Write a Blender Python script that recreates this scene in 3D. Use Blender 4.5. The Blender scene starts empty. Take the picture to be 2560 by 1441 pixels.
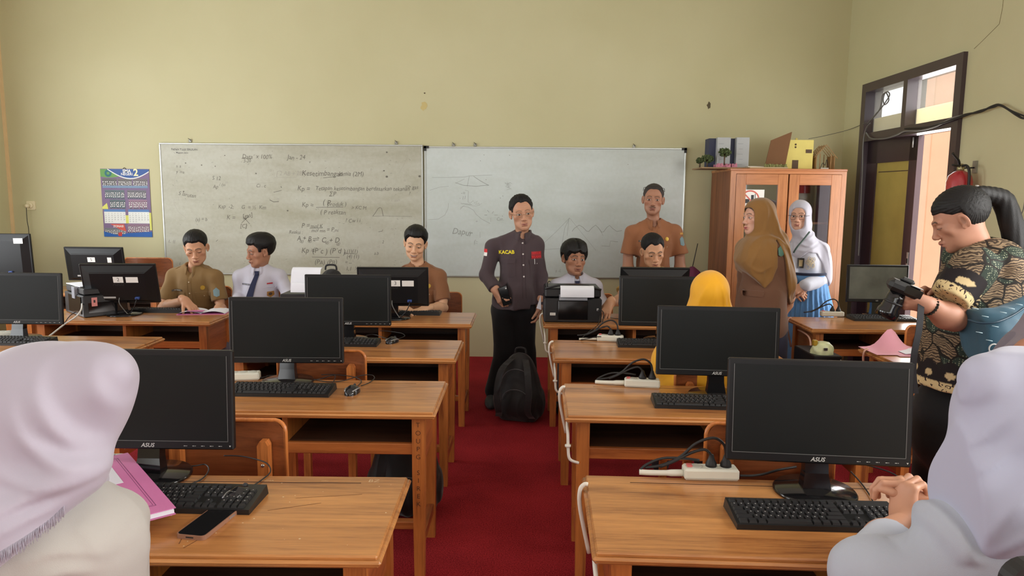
import bpy, math, random
import numpy as np
from mathutils import Vector, Matrix, Euler
from mathutils.bvhtree import BVHTree
random.seed(7); RNG = np.random.RandomState(5)
PI = math.pi; R = math.radians
SC = bpy.context.scene
COL = SC.collection

# ------------------------------------------------------------------ camera
F_PX, CXP, CYP, CAM_H = 1780.0, 1280.0, 720.5, 1.56
YAW, PITCH, ROLL = 0.012830, 0.126684, 0.0087266
cam_d = bpy.data.cameras.new('camera'); cam = bpy.data.objects.new('camera', cam_d); COL.objects.link(cam)
cam_d.sensor_width = 36.0; cam_d.lens = F_PX / 2560 * 36.0; cam_d.clip_start = 0.05; cam_d.clip_end = 200
CAM_M = Matrix.Rotation(YAW, 3, 'Z') @ Matrix.Rotation(PI/2 - PITCH, 3, 'X') @ Matrix.Rotation(ROLL, 3, 'Z')
cam.matrix_world = Matrix.Translation((0, 0, CAM_H)) @ CAM_M.to_4x4()
SC.camera = cam

# ------------------------------------------------------------------ world (bright hazy tropical sky)
w = bpy.data.worlds.new('world'); SC.world = w; w.use_nodes = True
nt = w.node_tree; nt.nodes.clear()
bg = nt.nodes.new('ShaderNodeBackground'); wo = nt.nodes.new('ShaderNodeOutputWorld')
bg.inputs['Color'].default_value = (0.93, 0.97, 1.0, 1); bg.inputs['Strength'].default_value = 1.9
nt.links.new(bg.outputs[0], wo.inputs[0])

# ------------------------------------------------------------------ sun outside the door, daylight in the window openings
def area(name, loc, rot, sx, sy, power, col=(1, 1, 1)):
    d = bpy.data.lights.new(name, 'AREA'); d.shape = 'RECTANGLE'; d.size = sx; d.size_y = sy
    d.energy = power; d.color = col
    o = bpy.data.objects.new(name, d); o.location = loc; o.rotation_euler = rot; COL.objects.link(o); return o
sd = bpy.data.lights.new('sun', 'SUN'); sd.energy = 1.6; sd.angle = R(2); sd.color = (1, .95, .86)
so = bpy.data.objects.new('sun', sd); so.rotation_euler = (R(20), R(28), 0); COL.objects.link(so)
# window openings: left wall (x=-4.95), right wall (x=3.02), rear wall (y=-4)
for i, y in enumerate((-1.2, 1.9, 4.7)):
    area('daylight_left', (-4.86, y, 1.75), (0, R(-90), 0), 1.9, 1.8, (26, 46, 56)[i], (.95, .98, 1.0))
for i, y in enumerate((-2.6, -0.4, 1.8)):
    area('daylight_right', (2.93, y, 1.95), (0, R(90), 0), 1.5, 1.7, (24, 42, 66)[i], (1.0, .97, .93))
for i, x in enumerate((-3.2, -0.9, 1.4)):
    area('daylight_rear', (x, -3.9, 2.1), (R(90), 0, 0), 1.9, 1.5, 18, (1.0, .99, .97))
area('daylight_door', (3.10, 5.40, 1.6), (0, R(90), 0), 1.9, .7, 24, (1.0, .98, .95))
SC.view_settings.view_transform = 'Standard'; SC.view_settings.look = 'None'
SC.view_settings.exposure = 0.12; SC.view_settings.gamma = 1.0; SC.view_settings.use_curve_mapping = False
SC.cycles.use_denoising = True
SC.cycles.max_bounces = 8; SC.cycles.diffuse_bounces = 4; SC.cycles.transparent_max_bounces = 12
SC.cycles.sample_clamp_indirect = 6.0; SC.cycles.caustics_reflective = False; SC.cycles.caustics_refractive = False

# ------------------------------------------------------------------ pixel -> place
def _ray(x, y): return CAM_M @ Vector(((x - CXP) / F_PX, -(y - CYP) / F_PX, -1))
def AY(x, y, Y): r = _ray(x, y); return r * (Y / r.y) + Vector((0, 0, CAM_H))
def AZ(x, y, z): r = _ray(x, y); return r * ((z - CAM_H) / r.z) + Vector((0, 0, CAM_H))
def AX(x, y, X): r = _ray(x, y); return r * (X / r.x) + Vector((0, 0, CAM_H))

# ------------------------------------------------------------------ materials
def srgb(c):
    return tuple((v/255/12.92 if v/255 <= .04045 else ((v/255 + .055)/1.055)**2.4) for v in c)
_mats = {}
def new_mat(name):
    m = bpy.data.materials.new(name); m.use_nodes = True
    return m, m.node_tree, m.node_tree.nodes['Principled BSDF']
def noise_bump(nt, b, scale, strength, dist=.002, detail=3, coord='Object', vec=None):
    tc = nt.nodes.new('ShaderNodeTexCoord'); n = nt.nodes.new('ShaderNodeTexNoise'); bp = nt.nodes.new('ShaderNodeBump')
    n.inputs['Scale'].default_value = scale; n.inputs['Detail'].default_value = detail
    src = tc.outputs[coord]
    if vec:
        mp = nt.nodes.new('ShaderNodeMapping'); mp.inputs['Scale'].default_value = vec
        nt.links.new(src, mp.inputs[0]); src = mp.outputs[0]
    nt.links.new(src, n.inputs['Vector']); nt.links.new(n.outputs['Fac'], bp.inputs['Height'])
    bp.inputs['Strength'].default_value = strength; bp.inputs['Distance'].default_value = dist
    nt.links.new(bp.outputs[0], b.inputs['Normal']); return n
def M(name, rgb, rough=.5, metal=0, spec=.5, var=.0, vscale=8, bump=0, bscale=200, coat=0, sheen=0, vec=None):
    if name in _mats: return _mats[name]
    m, nt, b = new_mat(name); c = srgb(rgb)
    b.inputs['Base Color'].default_value = (*c, 1); b.inputs['Roughness'].default_value = rough
    b.inputs['Metallic'].default_value = metal; b.inputs['Specular IOR Level'].default_value = spec
    if coat: b.inputs['Coat Weight'].default_value = coat; b.inputs['Coat Roughness'].default_value = .1
    if sheen: b.inputs['Sheen Weight'].default_value = sheen; b.inputs['Sheen Roughness'].default_value = .5
    if bump: noise_bump(nt, b, bscale, bump, vec=vec)
    tc = nt.nodes.new('ShaderNodeTexCoord'); n = nt.nodes.new('ShaderNodeTexNoise'); r = nt.nodes.new('ShaderNodeValToRGB')
    n.inputs['Scale'].default_value = vscale; n.inputs['Detail'].default_value = 4
    v = var if var else .03
    r.color_ramp.elements[0].position = .3; r.color_ramp.elements[1].position = .7
    r.color_ramp.elements[0].color = (*[x*(1-v) for x in c], 1); r.color_ramp.elements[1].color = (*[min(1, x*(1+v)) for x in c], 1)
    nt.links.new(tc.outputs['Object'], n.inputs['Vector']); nt.links.new(n.outputs['Fac'], r.inputs[0]); nt.links.new(r.outputs[0], b.inputs['Base Color'])
    _mats[name] = m; return m
def wood(name, light, dark, axis='x', rough=.32, coat=.25, scale=1.0):
    if name in _mats: return _mats[name]
    m, nt, b = new_mat(name)
    L, D = srgb(light), srgb(dark)
    tc = nt.nodes.new('ShaderNodeTexCoord'); oi = nt.nodes.new('ShaderNodeObjectInfo')
    ad = nt.nodes.new('ShaderNodeVectorMath'); ad.operation = 'MULTIPLY_ADD'
    cb = nt.nodes.new('ShaderNodeCombineXYZ')
    for k in range(3): nt.links.new(oi.outputs['Random'], cb.inputs[k])
    ad.inputs[1].default_value = (7.3, 3.1, 5.7); nt.links.new(cb.outputs[0], ad.inputs[0]); nt.links.new(tc.outputs['Object'], ad.inputs[2])
    mp = nt.nodes.new('ShaderNodeMapping')
    s = {'x': (1.1, 16, 16), 'y': (16, 1.1, 16), 'z': (16, 16, 1.1)}[axis]
    mp.inputs['Scale'].default_value = [v*scale for v in s]
    nt.links.new(ad.outputs[0], mp.inputs[0])
    n1 = nt.nodes.new('ShaderNodeTexNoise'); n1.inputs['Scale'].default_value = .55; n1.inputs['Detail'].default_value = 3; n1.inputs['Distortion'].default_value = 1.2
    n2 = nt.nodes.new('ShaderNodeTexNoise'); n2.inputs['Scale'].default_value = 5.5; n2.inputs['Detail'].default_value = 6; n2.inputs['Roughness'].default_value = .65
    for n in (n1, n2): nt.links.new(mp.outputs[0], n.inputs['Vector'])
    mx = nt.nodes.new('ShaderNodeMath'); mx.operation = 'MULTIPLY_ADD'; mx.inputs[1].default_value = .45
    ms = nt.nodes.new('ShaderNodeMath'); ms.operation = 'MULTIPLY'; ms.inputs[1].default_value = .6
    nt.links.new(n2.outputs['Fac'], mx.inputs[0]); nt.links.new(n1.outputs['Fac'], ms.inputs[0]); nt.links.new(ms.outputs[0], mx.inputs[2])
    r = nt.nodes.new('ShaderNodeValToRGB'); e = r.color_ramp.elements
    e[0].position = .36; e[0].color = (*D, 1); e[1].position = .68; e[1].color = (*L, 1)
    mid = e.new(.5); mid.color = (*[(a*.55 + c*.45) for a, c in zip(L, D)], 1)
    nt.links.new(mx.outputs[0], r.inputs[0]); nt.links.new(r.outputs[0], b.inputs['Base Color'])
    b.inputs['Roughness'].default_value = rough; b.inputs['Coat Weight'].default_value = coat; b.inputs['Coat Roughness'].default_value = .18
    bp = nt.nodes.new('ShaderNodeBump'); bp.inputs['Strength'].default_value = .12; bp.inputs['Distance'].default_value = .001
    nt.links.new(n2.outputs['Fac'], bp.inputs['Height']); nt.links.new(bp.outputs[0], b.inputs['Normal'])
    _mats[name] = m; return m
def vcol_mat(name, rough=.55, spec=.4, sheen=0, bump=0, bscale=300, sss=0, vec=None):
    if name in _mats: return _mats[name]
    m, nt, b = new_mat(name)
    a = nt.nodes.new('ShaderNodeVertexColor'); a.layer_name = 'Col'
    nt.links.new(a.outputs['Color'], b.inputs['Base Color'])
    b.inputs['Roughness'].default_value = rough; b.inputs['Specular IOR Level'].default_value = spec
    if sheen: b.inputs['Sheen Weight'].default_value = sheen
    if sss: b.inputs['Subsurface Weight'].default_value = sss; b.inputs['Subsurface Radius'].default_value = (.01, .004, .002); b.inputs['Subsurface Scale'].default_value = .5
    if bump: noise_bump(nt, b, bscale, bump, .001, vec=vec)
    _mats[name] = m; return m

# ------------------------------------------------------------------ objects
def tag(o, label=None, cat=None, group=None, kind=None):
    if label: o['label'] = label
    if cat: o['category'] = cat
    if group: o['group'] = group
    if kind: o['kind'] = kind
    return o
def thing(name, label, cat, loc=(0, 0, 0), rz=0, group=None):
    o = bpy.data.objects.new(name, None); o.empty_display_size = .1; COL.objects.link(o)
    o.location = loc; o.rotation_euler = (0, 0, rz); return tag(o, label, cat, group)
def mesh_obj(name, V, Fc, mat, parent=None, smooth=False, mats=None, fm=None):
    me = bpy.data.meshes.new(name)
    me.from_pydata([tuple(v) for v in V], [], [tuple(f) for f in Fc])
    for m in (mats or [mat]): me.materials.append(m)
    if fm: me.polygons.foreach_set('material_index', fm)
    if smooth: me.polygons.foreach_set('use_smooth', [True]*len(me.polygons))
    me.validate(); me.update()
    o = bpy.data.objects.new(name, me); COL.objects.link(o)
    if parent: o.parent = parent
    return o
def dup(o, parent=None):
    c = o.copy(); COL.objects.link(c)
    if parent: c.parent = parent
    for ch in list(o.children): dup(ch, c)
    return c

class MB:
    """collects boxes, tubes, prisms; build() links them as one mesh object"""
    def __init__(s): s.V = []; s.F = []; s.S = []
    def add(s, V, Fc, smooth=False):
        b = len(s.V); s.V += [Vector(v) for v in V]; s.F += [[i + b for i in f] for f in Fc]; s.S += [smooth]*len(Fc); return s
    def box(s, x0, x1, y0, y1, z0, z1, bev=0, rot=None, c=None):
        if x0 > x1: x0, x1 = x1, x0
        if y0 > y1: y0, y1 = y1, y0
        if z0 > z1: z0, z1 = z1, z0
        if bev <= 0:
            V = [(x, y, z) for z in (z0, z1) for y in (y0, y1) for x in (x0, x1)]
            Fc = [(0, 2, 3, 1), (4, 5, 7, 6), (0, 1, 5, 4), (2, 6, 7, 3), (0, 4, 6, 2), (1, 3, 7, 5)]
        else:
            b = min(bev, (x1-x0)/2.01, (y1-y0)/2.01, (z1-z0)/2.01); V = []; idx = {}
            for ix, X in enumerate((x0, x1)):
                for iy, Y in enumerate((y0, y1)):
                    for iz, Z in enumerate((z0, z1)):
                        sx, sy, sz = (1 if ix == 0 else -1), (1 if iy == 0 else -1), (1 if iz == 0 else -1)
                        idx[ix, iy, iz] = len(V)
                        V += [(X, Y+sy*b, Z+sz*b), (X+sx*b, Y, Z+sz*b), (X+sx*b, Y+sy*b, Z)]
            g = lambda a, c, d, k: idx[a, c, d] + k
            Fc = [[g(0,0,0,0), g(0,0,1,0), g(0,1,1,0), g(0,1,0,0)], [g(1,0,0,0), g(1,1,0,0), g(1,1,1,0), g(1,0,1,0)],
                  [g(0,0,0,1), g(1,0,0,1), g(1,0,1,1), g(0,0,1,1)], [g(0,1,0,1), g(0,1,1,1), g(1,1,1,1), g(1,1,0,1)],
                  [g(0,0,0,2), g(0,1,0,2), g(1,1,0,2), g(1,0,0,2)], [g(0,0,1,2), g(1,0,1,2), g(1,1,1,2), g(0,1,1,2)]]
            for a in (0, 1):
                for c in (0, 1):
                    Fc += [[g(0,a,c,1), g(1,a,c,1), g(1,a,c,2), g(0,a,c,2)], [g(a,0,c,0), g(a,1,c,0), g(a,1,c,2), g(a,0,c,2)], [g(a,c,0,0), g(a,c,1,0), g(a,c,1,1), g(a,c,0,1)]]
                    for d in (0, 1): Fc.append([g(a,c,d,0), g(a,c,d,1), g(a,c,d,2)])
            cc = Vector(((x0+x1)/2, (y0+y1)/2, (z0+z1)/2)); out = []
            for f in Fc:
                p = [Vector(V[i]) for i in f]; n = (p[1]-p[0]).cross(p[2]-p[0]); m = sum(p, Vector())/len(p)
                out.append(f if n.dot(m-cc) > 0 else f[::-1])
            Fc = out
        if rot is not None:
            o = Vector(c) if c is not None else Vector(((x0+x1)/2, (y0+y1)/2, (z0+z1)/2))
            V = [rot @ (Vector(v)-o) + o for v in V]
        return s.add(V, Fc)
    def tube(s, pts, r, n=8, cap=True):
        pts = [Vector(p) for p in pts]; rs = r if isinstance(r, (list, tuple)) else [r]*len(pts)
        t0 = (pts[1]-pts[0]).normalized(); u = t0.orthogonal().normalized(); V = []; Fc = []
        for i, p in enumerate(pts):
            t = (pts[min(i+1, len(pts)-1)] - pts[max(i-1, 0)]).normalized()
            u = (u - t*u.dot(t))
            u = u.normalized() if u.length > 1e-6 else t.orthogonal().normalized()
            v = t.cross(u)
            for k in range(n):
                a = 2*PI*k/n; V.append(p + (u*math.cos(a) + v*math.sin(a))*rs[i])
        for i in range(len(pts)-1):
            for k in range(n):
                a, b = i*n+k, i*n+(k+1) % n; Fc.append((a, b, b+n, a+n))
        if cap: Fc.append(list(range(n))[::-1]); Fc.append([(len(pts)-1)*n+k for k in range(n)])
        return s.add(V, Fc, True)
    def lathe(s, prof, n=32, c=(0, 0, 0), M_=None):
        V = []; Fc = []
        for r_, z in prof:
            for k in range(n):
                a = 2*PI*k/n; V.append(Vector((r_*math.cos(a), r_*math.sin(a), z)))
        for i in range(len(prof)-1):
            for k in range(n):
                a, b = i*n+k, i*n+(k+1) % n; Fc.append((a, b, b+n, a+n))
        Fc.append(list(range(n))[::-1]); Fc.append([(len(prof)-1)*n+k for k in range(n)])
        if M_ is not None: V = [M_ @ v for v in V]
        return s.add([v+Vector(c) for v in V], Fc, True)
    def prism(s, poly, h0, h1, M_=None):
        """2D polygon (ccw) extruded along local z"""
        n = len(poly); V = [Vector((p[0], p[1], h0)) for p in poly] + [Vector((p[0], p[1], h1)) for p in poly]
        Fc = [list(range(n))[::-1], list(range(n, 2*n))] + [(i, (i+1) % n, n+(i+1) % n, n+i) for i in range(n)]
        if M_ is not None: V = [M_ @ v for v in V]
        return s.add(V, Fc)
    def rot(s, Mx): s.V = [Mx @ v for v in s.V]; return s
    def build(s, name, mat, parent=None):
        o = mesh_obj(name, s.V, s.F, mat, parent)
        if any(s.S) and len(o.data.polygons) == len(s.S): o.data.polygons.foreach_set('use_smooth', s.S)
        return o
def bx(name, mat, parent, *a, **k): return MB().box(*a, **k).build(name, mat, parent)
def rrect(w, h, r, n=6, cx=0, cy=0):
    P = []
    for (sx, sy, a0) in ((1, 1, 0), (-1, 1, 90), (-1, -1, 180), (1, -1, 270)):
        for k in range(n+1):
            a = R(a0+90*k/n); P.append((cx+sx*(w/2-r)+r*math.cos(a), cy+sy*(h/2-r)+r*math.sin(a)))
    return P
XZ = Matrix(((1, 0, 0, 0), (0, 0, 1, 0), (0, 1, 0, 0), (0, 0, 0, 1)))     # local (x,y,z)->(x,z->y,y->z)
def catmull(P, n=8):
    P = [Vector(p) for p in P]; out = []
    for i in range(len(P)-1):
        a, b, c, d = P[max(i-1, 0)], P[i], P[i+1], P[min(i+2, len(P)-1)]
        for k in range(n):
            t = k/n; out.append(.5*((2*b) + (c-a)*t + (2*a-5*b+4*c-d)*t*t + (-a+3*b-3*c+d)*t**3))
    out.append(P[-1]); return out
_tc = {}
def text_geo(s, size=1, bold=0.0, align='CENTER', shear=0):
    key = (s, bold, align, shear)
    if key not in _tc:
        c = bpy.data.curves.new('t', 'FONT'); c.body = s; c.size = 1; c.align_x = align; c.align_y = 'CENTER'; c.offset = bold; c.shear = shear; c.resolution_u = 3
        o = bpy.data.objects.new('t', c); COL.objects.link(o); dg = bpy.context.evaluated_depsgraph_get(); dg.update()
        me = bpy.data.meshes.new_from_object(o.evaluated_get(dg))
        _tc[key] = ([v.co.copy() for v in me.vertices], [list(p.vertices) for p in me.polygons])
        bpy.data.objects.remove(o); bpy.data.curves.remove(c); bpy.data.meshes.remove(me)
    V, Fc = _tc[key]; return [v*size for v in V], Fc
def add_text(mb, s, size, Mx, **k):
    V, Fc = text_geo(s, size, **k); mb.add([Mx @ v for v in V], Fc)
def frame(o, x, y):  # matrix with origin o, local x,y axes; z = x cross y
    x = Vector(x).normalized(); y = Vector(y); y = (y - x*y.dot(x)).normalized(); z = x.cross(y)
    m = Matrix((x, y, z)).transposed().to_4x4(); m.translation = Vector(o); return m
# ================================================================== ROOM
WY, LX, RX, BY, CZ = 6.871, -4.955, 3.019, -4.0, 3.75
def wall_mat(name, rgb):
    m, nt, b = new_mat(name); c = srgb(rgb)
    tc = nt.nodes.new('ShaderNodeTexCoord'); n = nt.nodes.new('ShaderNodeTexNoise'); n.inputs['Scale'].default_value = .9; n.inputs['Detail'].default_value = 5
    n3 = nt.nodes.new('ShaderNodeTexNoise'); n3.inputs['Scale'].default_value = 60; n3.inputs['Detail'].default_value = 3
    r = nt.nodes.new('ShaderNodeValToRGB'); r.color_ramp.elements[0].position = .3; r.color_ramp.elements[1].position = .75
    r.color_ramp.elements[0].color = (c[0]*.93, c[1]*.92, c[2]*.88, 1); r.color_ramp.elements[1].color = (c[0]*1.03, c[1]*1.03, c[2]*1.05, 1)
    nt.links.new(tc.outputs['Object'], n.inputs['Vector']); nt.links.new(tc.outputs['Object'], n3.inputs['Vector'])
    nt.links.new(n.outputs['Fac'], r.inputs[0]); nt.links.new(r.outputs[0], b.inputs['Base Color'])
    bp = nt.nodes.new('ShaderNodeBump'); bp.inputs['Strength'].default_value = .25; bp.inputs['Distance'].default_value = .002
    nt.links.new(n3.outputs['Fac'], bp.inputs['Height']); nt.links.new(bp.outputs[0], b.inputs['Normal'])
    b.inputs['Roughness'].default_value = .75; return m
m_wall = wall_mat('yellow_wall_paint', (206, 203, 164))
m_ceil = M('ceiling_white', (232, 230, 222), .8)
m_brown = M('dark_brown_paint', (66, 52, 58), .35, coat=.3, var=.08)
m_panel = M('yellow_green_door_panel', (176, 160, 84), .5, var=.06)
m_carpet, nt, b = new_mat('red_carpet')
tc = nt.nodes.new('ShaderNodeTexCoord')
n1 = nt.nodes.new('ShaderNodeTexNoise'); n1.inputs['Scale'].default_value = 170; n1.inputs['Detail'].default_value = 2
n2 = nt.nodes.new('ShaderNodeTexNoise'); n2.inputs['Scale'].default_value = 2.2; n2.inputs['Detail'].default_value = 5
ad = nt.nodes.new('ShaderNodeMath'); ad.operation = 'MULTIPLY_ADD'; ad.inputs[1].default_value = .75
ms = nt.nodes.new('ShaderNodeMath'); ms.operation = 'MULTIPLY'; ms.inputs[1].default_value = .32
r = nt.nodes.new('ShaderNodeValToRGB'); r.color_ramp.elements[0].position = .35; r.color_ramp.elements[1].position = .7
r.color_ramp.elements[0].color = (*srgb((100, 20, 26)), 1); r.color_ramp.elements[1].color = (*srgb((176, 48, 54)), 1)
for n in (n1, n2): nt.links.new(tc.outputs['Object'], n.inputs['Vector'])
nt.links.new(n1.outputs['Fac'], ad.inputs[0]); nt.links.new(n2.outputs['Fac'], ms.inputs[0]); nt.links.new(ms.outputs[0], ad.inputs[2])
nt.links.new(ad.outputs[0], r.inputs[0]); nt.links.new(r.outputs[0], b.inputs['Base Color'])
b.inputs['Roughness'].default_value = .95; b.inputs['Specular IOR Level'].default_value = .1; bp = nt.nodes.new('ShaderNodeBump'); bp.inputs['Strength'].default_value = .6; bp.inputs['Distance'].default_value = .004
nt.links.new(n1.outputs['Fac'], bp.inputs['Height']); nt.links.new(bp.outputs[0], b.inputs['Normal'])

def struct(name, mb, mat, parent=None):
    o = mb.build(name, mat, parent)
    if not parent: o['kind'] = 'structure'
    return o
T = .15
struct('floor', MB().box(LX-T, RX+T, BY-T, WY+T, -.1, 0), m_carpet)
struct('ceiling', MB().box(LX-T, RX+T, BY-T, WY+T, CZ, CZ+.1), m_ceil)
struct('wall_front', MB().box(LX-T, RX+T, WY, WY+T, 0, CZ), m_wall)
def wall_holes(name, axis, p0, p1, a0, a1, holes):
    mb = MB(); holes = sorted(holes); e = a0
    def bb(s0, s1, z0, z1):
        if axis == 'x': mb.box(p0, p1, s0, s1, z0, z1)
        else: mb.box(s0, s1, p0, p1, z0, z1)
    for (h0, h1, z0, z1) in holes:
        if h0 > e: bb(e, h0, 0, CZ)
        if z0 > 0: bb(h0, h1, 0, z0)
        bb(h0, h1, z1, CZ); e = h1
    bb(e, a1, 0, CZ); return struct(name, mb, m_wall)
wl = [(y-.95, y+.95, .8, 2.7) for y in (-1.2, 1.9, 4.7)]
wr = [(y-.85, y+.85, 1.2, 2.7) for y in (-2.6, -.4, 1.8)]
wb = [(x-.95, x+.95, 1.35, 2.85) for x in (-3.2, -.9, 1.4)]
D0, D1, DZ = 5.04, 6.49, 2.57
wall_holes('wall_left', 'x', LX-T, LX, BY, WY, wl)
wall_holes('wall_right', 'x', RX, RX+T, BY, WY, wr + [(D0, D1, 0, DZ)])
wall_holes('wall_back', 'y', BY-T, BY, LX, RX, wb)
k = 1
def win(x0, x1, y0, y1, z0, z1):
    global k
    mb = MB(); f = .05
    if abs(x1-x0) < abs(y1-y0):
        for (a, c) in ((y0, y0+f), (y1-f, y1), ((y0+y1)/2-f/2, (y0+y1)/2+f/2)): mb.box(x0, x1, a, c, z0, z1)
        for (a, c) in ((z0, z0+f), (z1-f, z1)): mb.box(x0, x1, y0, y1, a, c)
    else:
        for (a, c) in ((x0, x0+f), (x1-f, x1), ((x0+x1)/2-f/2, (x0+x1)/2+f/2)): mb.box(a, c, y0, y1, z0, z1)
        for (a, c) in ((z0, z0+f), (z1-f, z1)): mb.box(x0, x1, y0, y1, a, c)
    struct('window_%d' % k, mb, m_brown); k += 1
for h in wl: win(LX-.12, LX-.05, *h)
for h in wr: win(RX+.05, RX+.12, *h)
for h in wb: win(h[0], h[1], BY-.12, BY-.05, h[2], h[3])
struct('trim_1', MB().box(LX, LX+.012, BY, WY, 0, .02), m_wall)

# painted-over corner column band on the far left (slightly warmer strip at the very corner)
struct('trim_2', MB().box(LX, LX+.030, WY-.012, WY, 0, CZ), M('peach_column_paint', (232, 205, 158), .75))

# wall blemishes
def blob(name, c, rx, rz, mat, parent, seed=1, y=WY-.0015, n=14):
    rr = random.Random(seed); P = []
    for i in range(n):
        a = 2*PI*i/n; q = 1+rr.uniform(-.3, .3); P.append((c[0]+rx*q*math.cos(a), y, c[2]+rz*q*math.sin(a)))
    return mesh_obj(name, P, [list(range(n))[::-1]], mat, parent)
wf = bpy.data.objects['wall_front']
blob('plaster_chip', AY(1772, 263, WY), .018, .03, M('chipped_plaster', (96, 88, 66), .9), wf, 3)
blob('plaster_chip', AY(1062, 233, WY), .008, .008, M('chipped_plaster', (96, 88, 66), .9), wf, 4)
blob('wall_stain', AY(1060, 266, WY), .03, .035, M('faint_stain', (206, 190, 130), .8), wf, 5)
# crack in the right wall above the door
ck = MB()
pts = [AX(2435, 122, RX-.002), AX(2450, 108, RX-.002), AX(2466, 92, RX-.002), AX(2498, 60, RX-.002), AX(2506, 20, RX-.002), AX(2508, 0, RX-.002)]
ck.tube(pts, .0012, 4); ck.build('wall_crack', M('crack_grey', (150, 140, 104), .9), bpy.data.objects['wall_right'])

# ------------------------------------------------------------------ door (right wall)
door = bpy.data.objects.new('door_1', None); COL.objects.link(door); door['kind'] = 'structure'; door.location = (RX, 0, 0)
fx0, fx1 = -.03, .12; f = .075
mb = MB(); mb.box(fx0, fx1, D0, D0+f, 0, DZ); mb.box(fx0, fx1, D1-f, D1, 0, DZ); mb.box(fx0, fx1, D0+f, D1-f, DZ-f, DZ)
mb.box(fx0, fx1, D0+f, D1-f, 2.07, 2.14); mb.box(fx0, fx1, (D0+D1)/2-.03, (D0+D1)/2+.03, 2.14, DZ-f)
mb.build('door_frame', m_brown, door)
# transom panes: dusty clear glass, lower part backed by a translucent cream strip
gm, nt, b = new_mat('dusty_glass'); nt.nodes.clear()
o_ = nt.nodes.new('ShaderNodeOutputMaterial'); mx = nt.nodes.new('ShaderNodeMixShader'); tr = nt.nodes.new('ShaderNodeBsdfTransparent')
gl = nt.nodes.new('ShaderNodeBsdfPrincipled'); gl.inputs['Base Color'].default_value = (.75, .76, .70, 1); gl.inputs['Roughness'].default_value = .2
mx.inputs[0].default_value = .3; nt.links.new(tr.outputs[0], mx.inputs[1]); nt.links.new(gl.outputs[0], mx.inputs[2]); nt.links.new(mx.outputs[0], o_.inputs[0])
tm, nt, b = new_mat('translucent_cream'); nt.nodes.clear()
o_ = nt.nodes.new('ShaderNodeOutputMaterial'); mx = nt.nodes.new('ShaderNodeMixShader'); tr = nt.nodes.new('ShaderNodeBsdfTranslucent'); gl = nt.nodes.new('ShaderNodeBsdfDiffuse')
tr.inputs[0].default_value = (*srgb((226, 220, 196)), 1); gl.inputs[0].default_value = (*srgb((214, 206, 178)), 1)
mx.inputs[0].default_value = .4; nt.links.new(tr.outputs[0], mx.inputs[1]); nt.links.new(gl.outputs[0], mx.inputs[2]); nt.links.new(mx.outputs[0], o_.inputs[0])
ym = (D0+D1)/2
for (a, c) in ((D0+f, ym-.03), (ym+.03, D1-f)):
    MB().box(.05, .055, a, c, 2.14, DZ-f).build('transom_pane', gm, door)
    MB().box(.057, .059, a, c, 2.14, 2.14+.13).build('cream_strip', tm, door)
# left leaf (far), nearly closed
lf = bpy.data.objects.new('door_leaf', None); COL.objects.link(lf); lf.parent = door; lf.location = (.02, D1-f, 0); lf.rotation_euler = (0, 0, R(6))
mb = MB(); wL = .68; mb.box(0, .04, -wL, -wL+.1, .02, 2.07); mb.box(0, .04, -.14, 0, .02, 2.07)
mb.box(0, .04, -wL, 0, 1.88, 2.07); mb.box(0, .04, -wL, 0, .02, .25); mb.build('leaf_frame', m_brown, lf)
MB().box(.012, .028, -wL+.1, -.14, .25, 1.88).build('leaf_panel', m_panel, lf)
MB().box(.008, .013, -wL+.12, -.17, 1.80, 1.806).build('panel_trim', m_brown, lf)
MB().box(-.002, .045, -wL-.003, -wL, .02, 2.07).build('leaf_edge', M('lit_edge_mauve', (132, 108, 112), .6), lf)  # light on the stile edge is painted in as a paler brown
mb = MB(); mb.box(-.006, 0, -wL+.005, -wL+.03, .92, 1.15, bev=.002); mb.build('lock_plate', M('brushed_steel', (200, 200, 196), .35, metal=.6), lf)
mb = MB(); mb.box(-.008, -.006, -wL+.011, -wL+.024, .96, 1.01); mb.box(-.008, -.006, -wL+.011, -wL+.024, 1.06, 1.10); mb.build('lock_hole', M('black_hole', (20, 20, 20)), lf)
MB().tube([(-.01, -wL+.05, 1.98), (-.01, -wL+.05, 2.06)], .006, 8).build('bolt', M('brushed_steel', (200, 200, 196)), lf)
# right leaf, swung wide open outside against the outer wall
lf2 = bpy.data.objects.new('door_leaf', None); COL.objects.link(lf2); lf2.parent = door; lf2.location = (.12, D0+f, 0); lf2.rotation_euler = (0, 0, R(-170))
mb = MB(); mb.box(0, .04, 0, .1, .02, 2.07); mb.box(0, .04, .54, .68, .02, 2.07); mb.box(0, .04, 0, .68, 1.88, 2.07); mb.box(0, .04, 0, .68, .02, .25); mb.build('leaf_frame', m_brown, lf2)
MB().box(.012, .028, .1, .54, .25, 1.88).build('leaf_panel', m_panel, lf2)

# ------------------------------------------------------------------ outside: terrace, pillar, roof, fence
struct('ground', MB().box(RX+T, RX+14, -2, 22, -.12, -.02), M('terrace_concrete', (196, 188, 176), .9, var=.08))
pil = thing('pillar', 'peach painted terrace pillar seen through the open doorway', 'pillar', (4.378, 7.85, -.02))
MB().box(-.112, .112, -.22, .22, 0, 3.1, bev=.01).build('shaft', M('peach_paint', (226, 170, 140), .7), pil)
MB().box(-.14, .14, -.25, .25, 0, .25, bev=.01).build('plinth', M('brown_tile', (130, 80, 66), .5), pil)
nb = thing('neighbour_building', 'pale school building with tiled roof seen through the doorway', 'building', (10.5, 15.5, 0))
MB().box(-2.2, 3.5, -.1, 4, 0, 1.9).build('wall', M('pale_cream_plaster', (236, 232, 216), .8), nb)
mt, nt, b = new_mat('roof_tile'); tc = nt.nodes.new('ShaderNodeTexCoord'); br = nt.nodes.new('ShaderNodeTexBrick')
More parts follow.
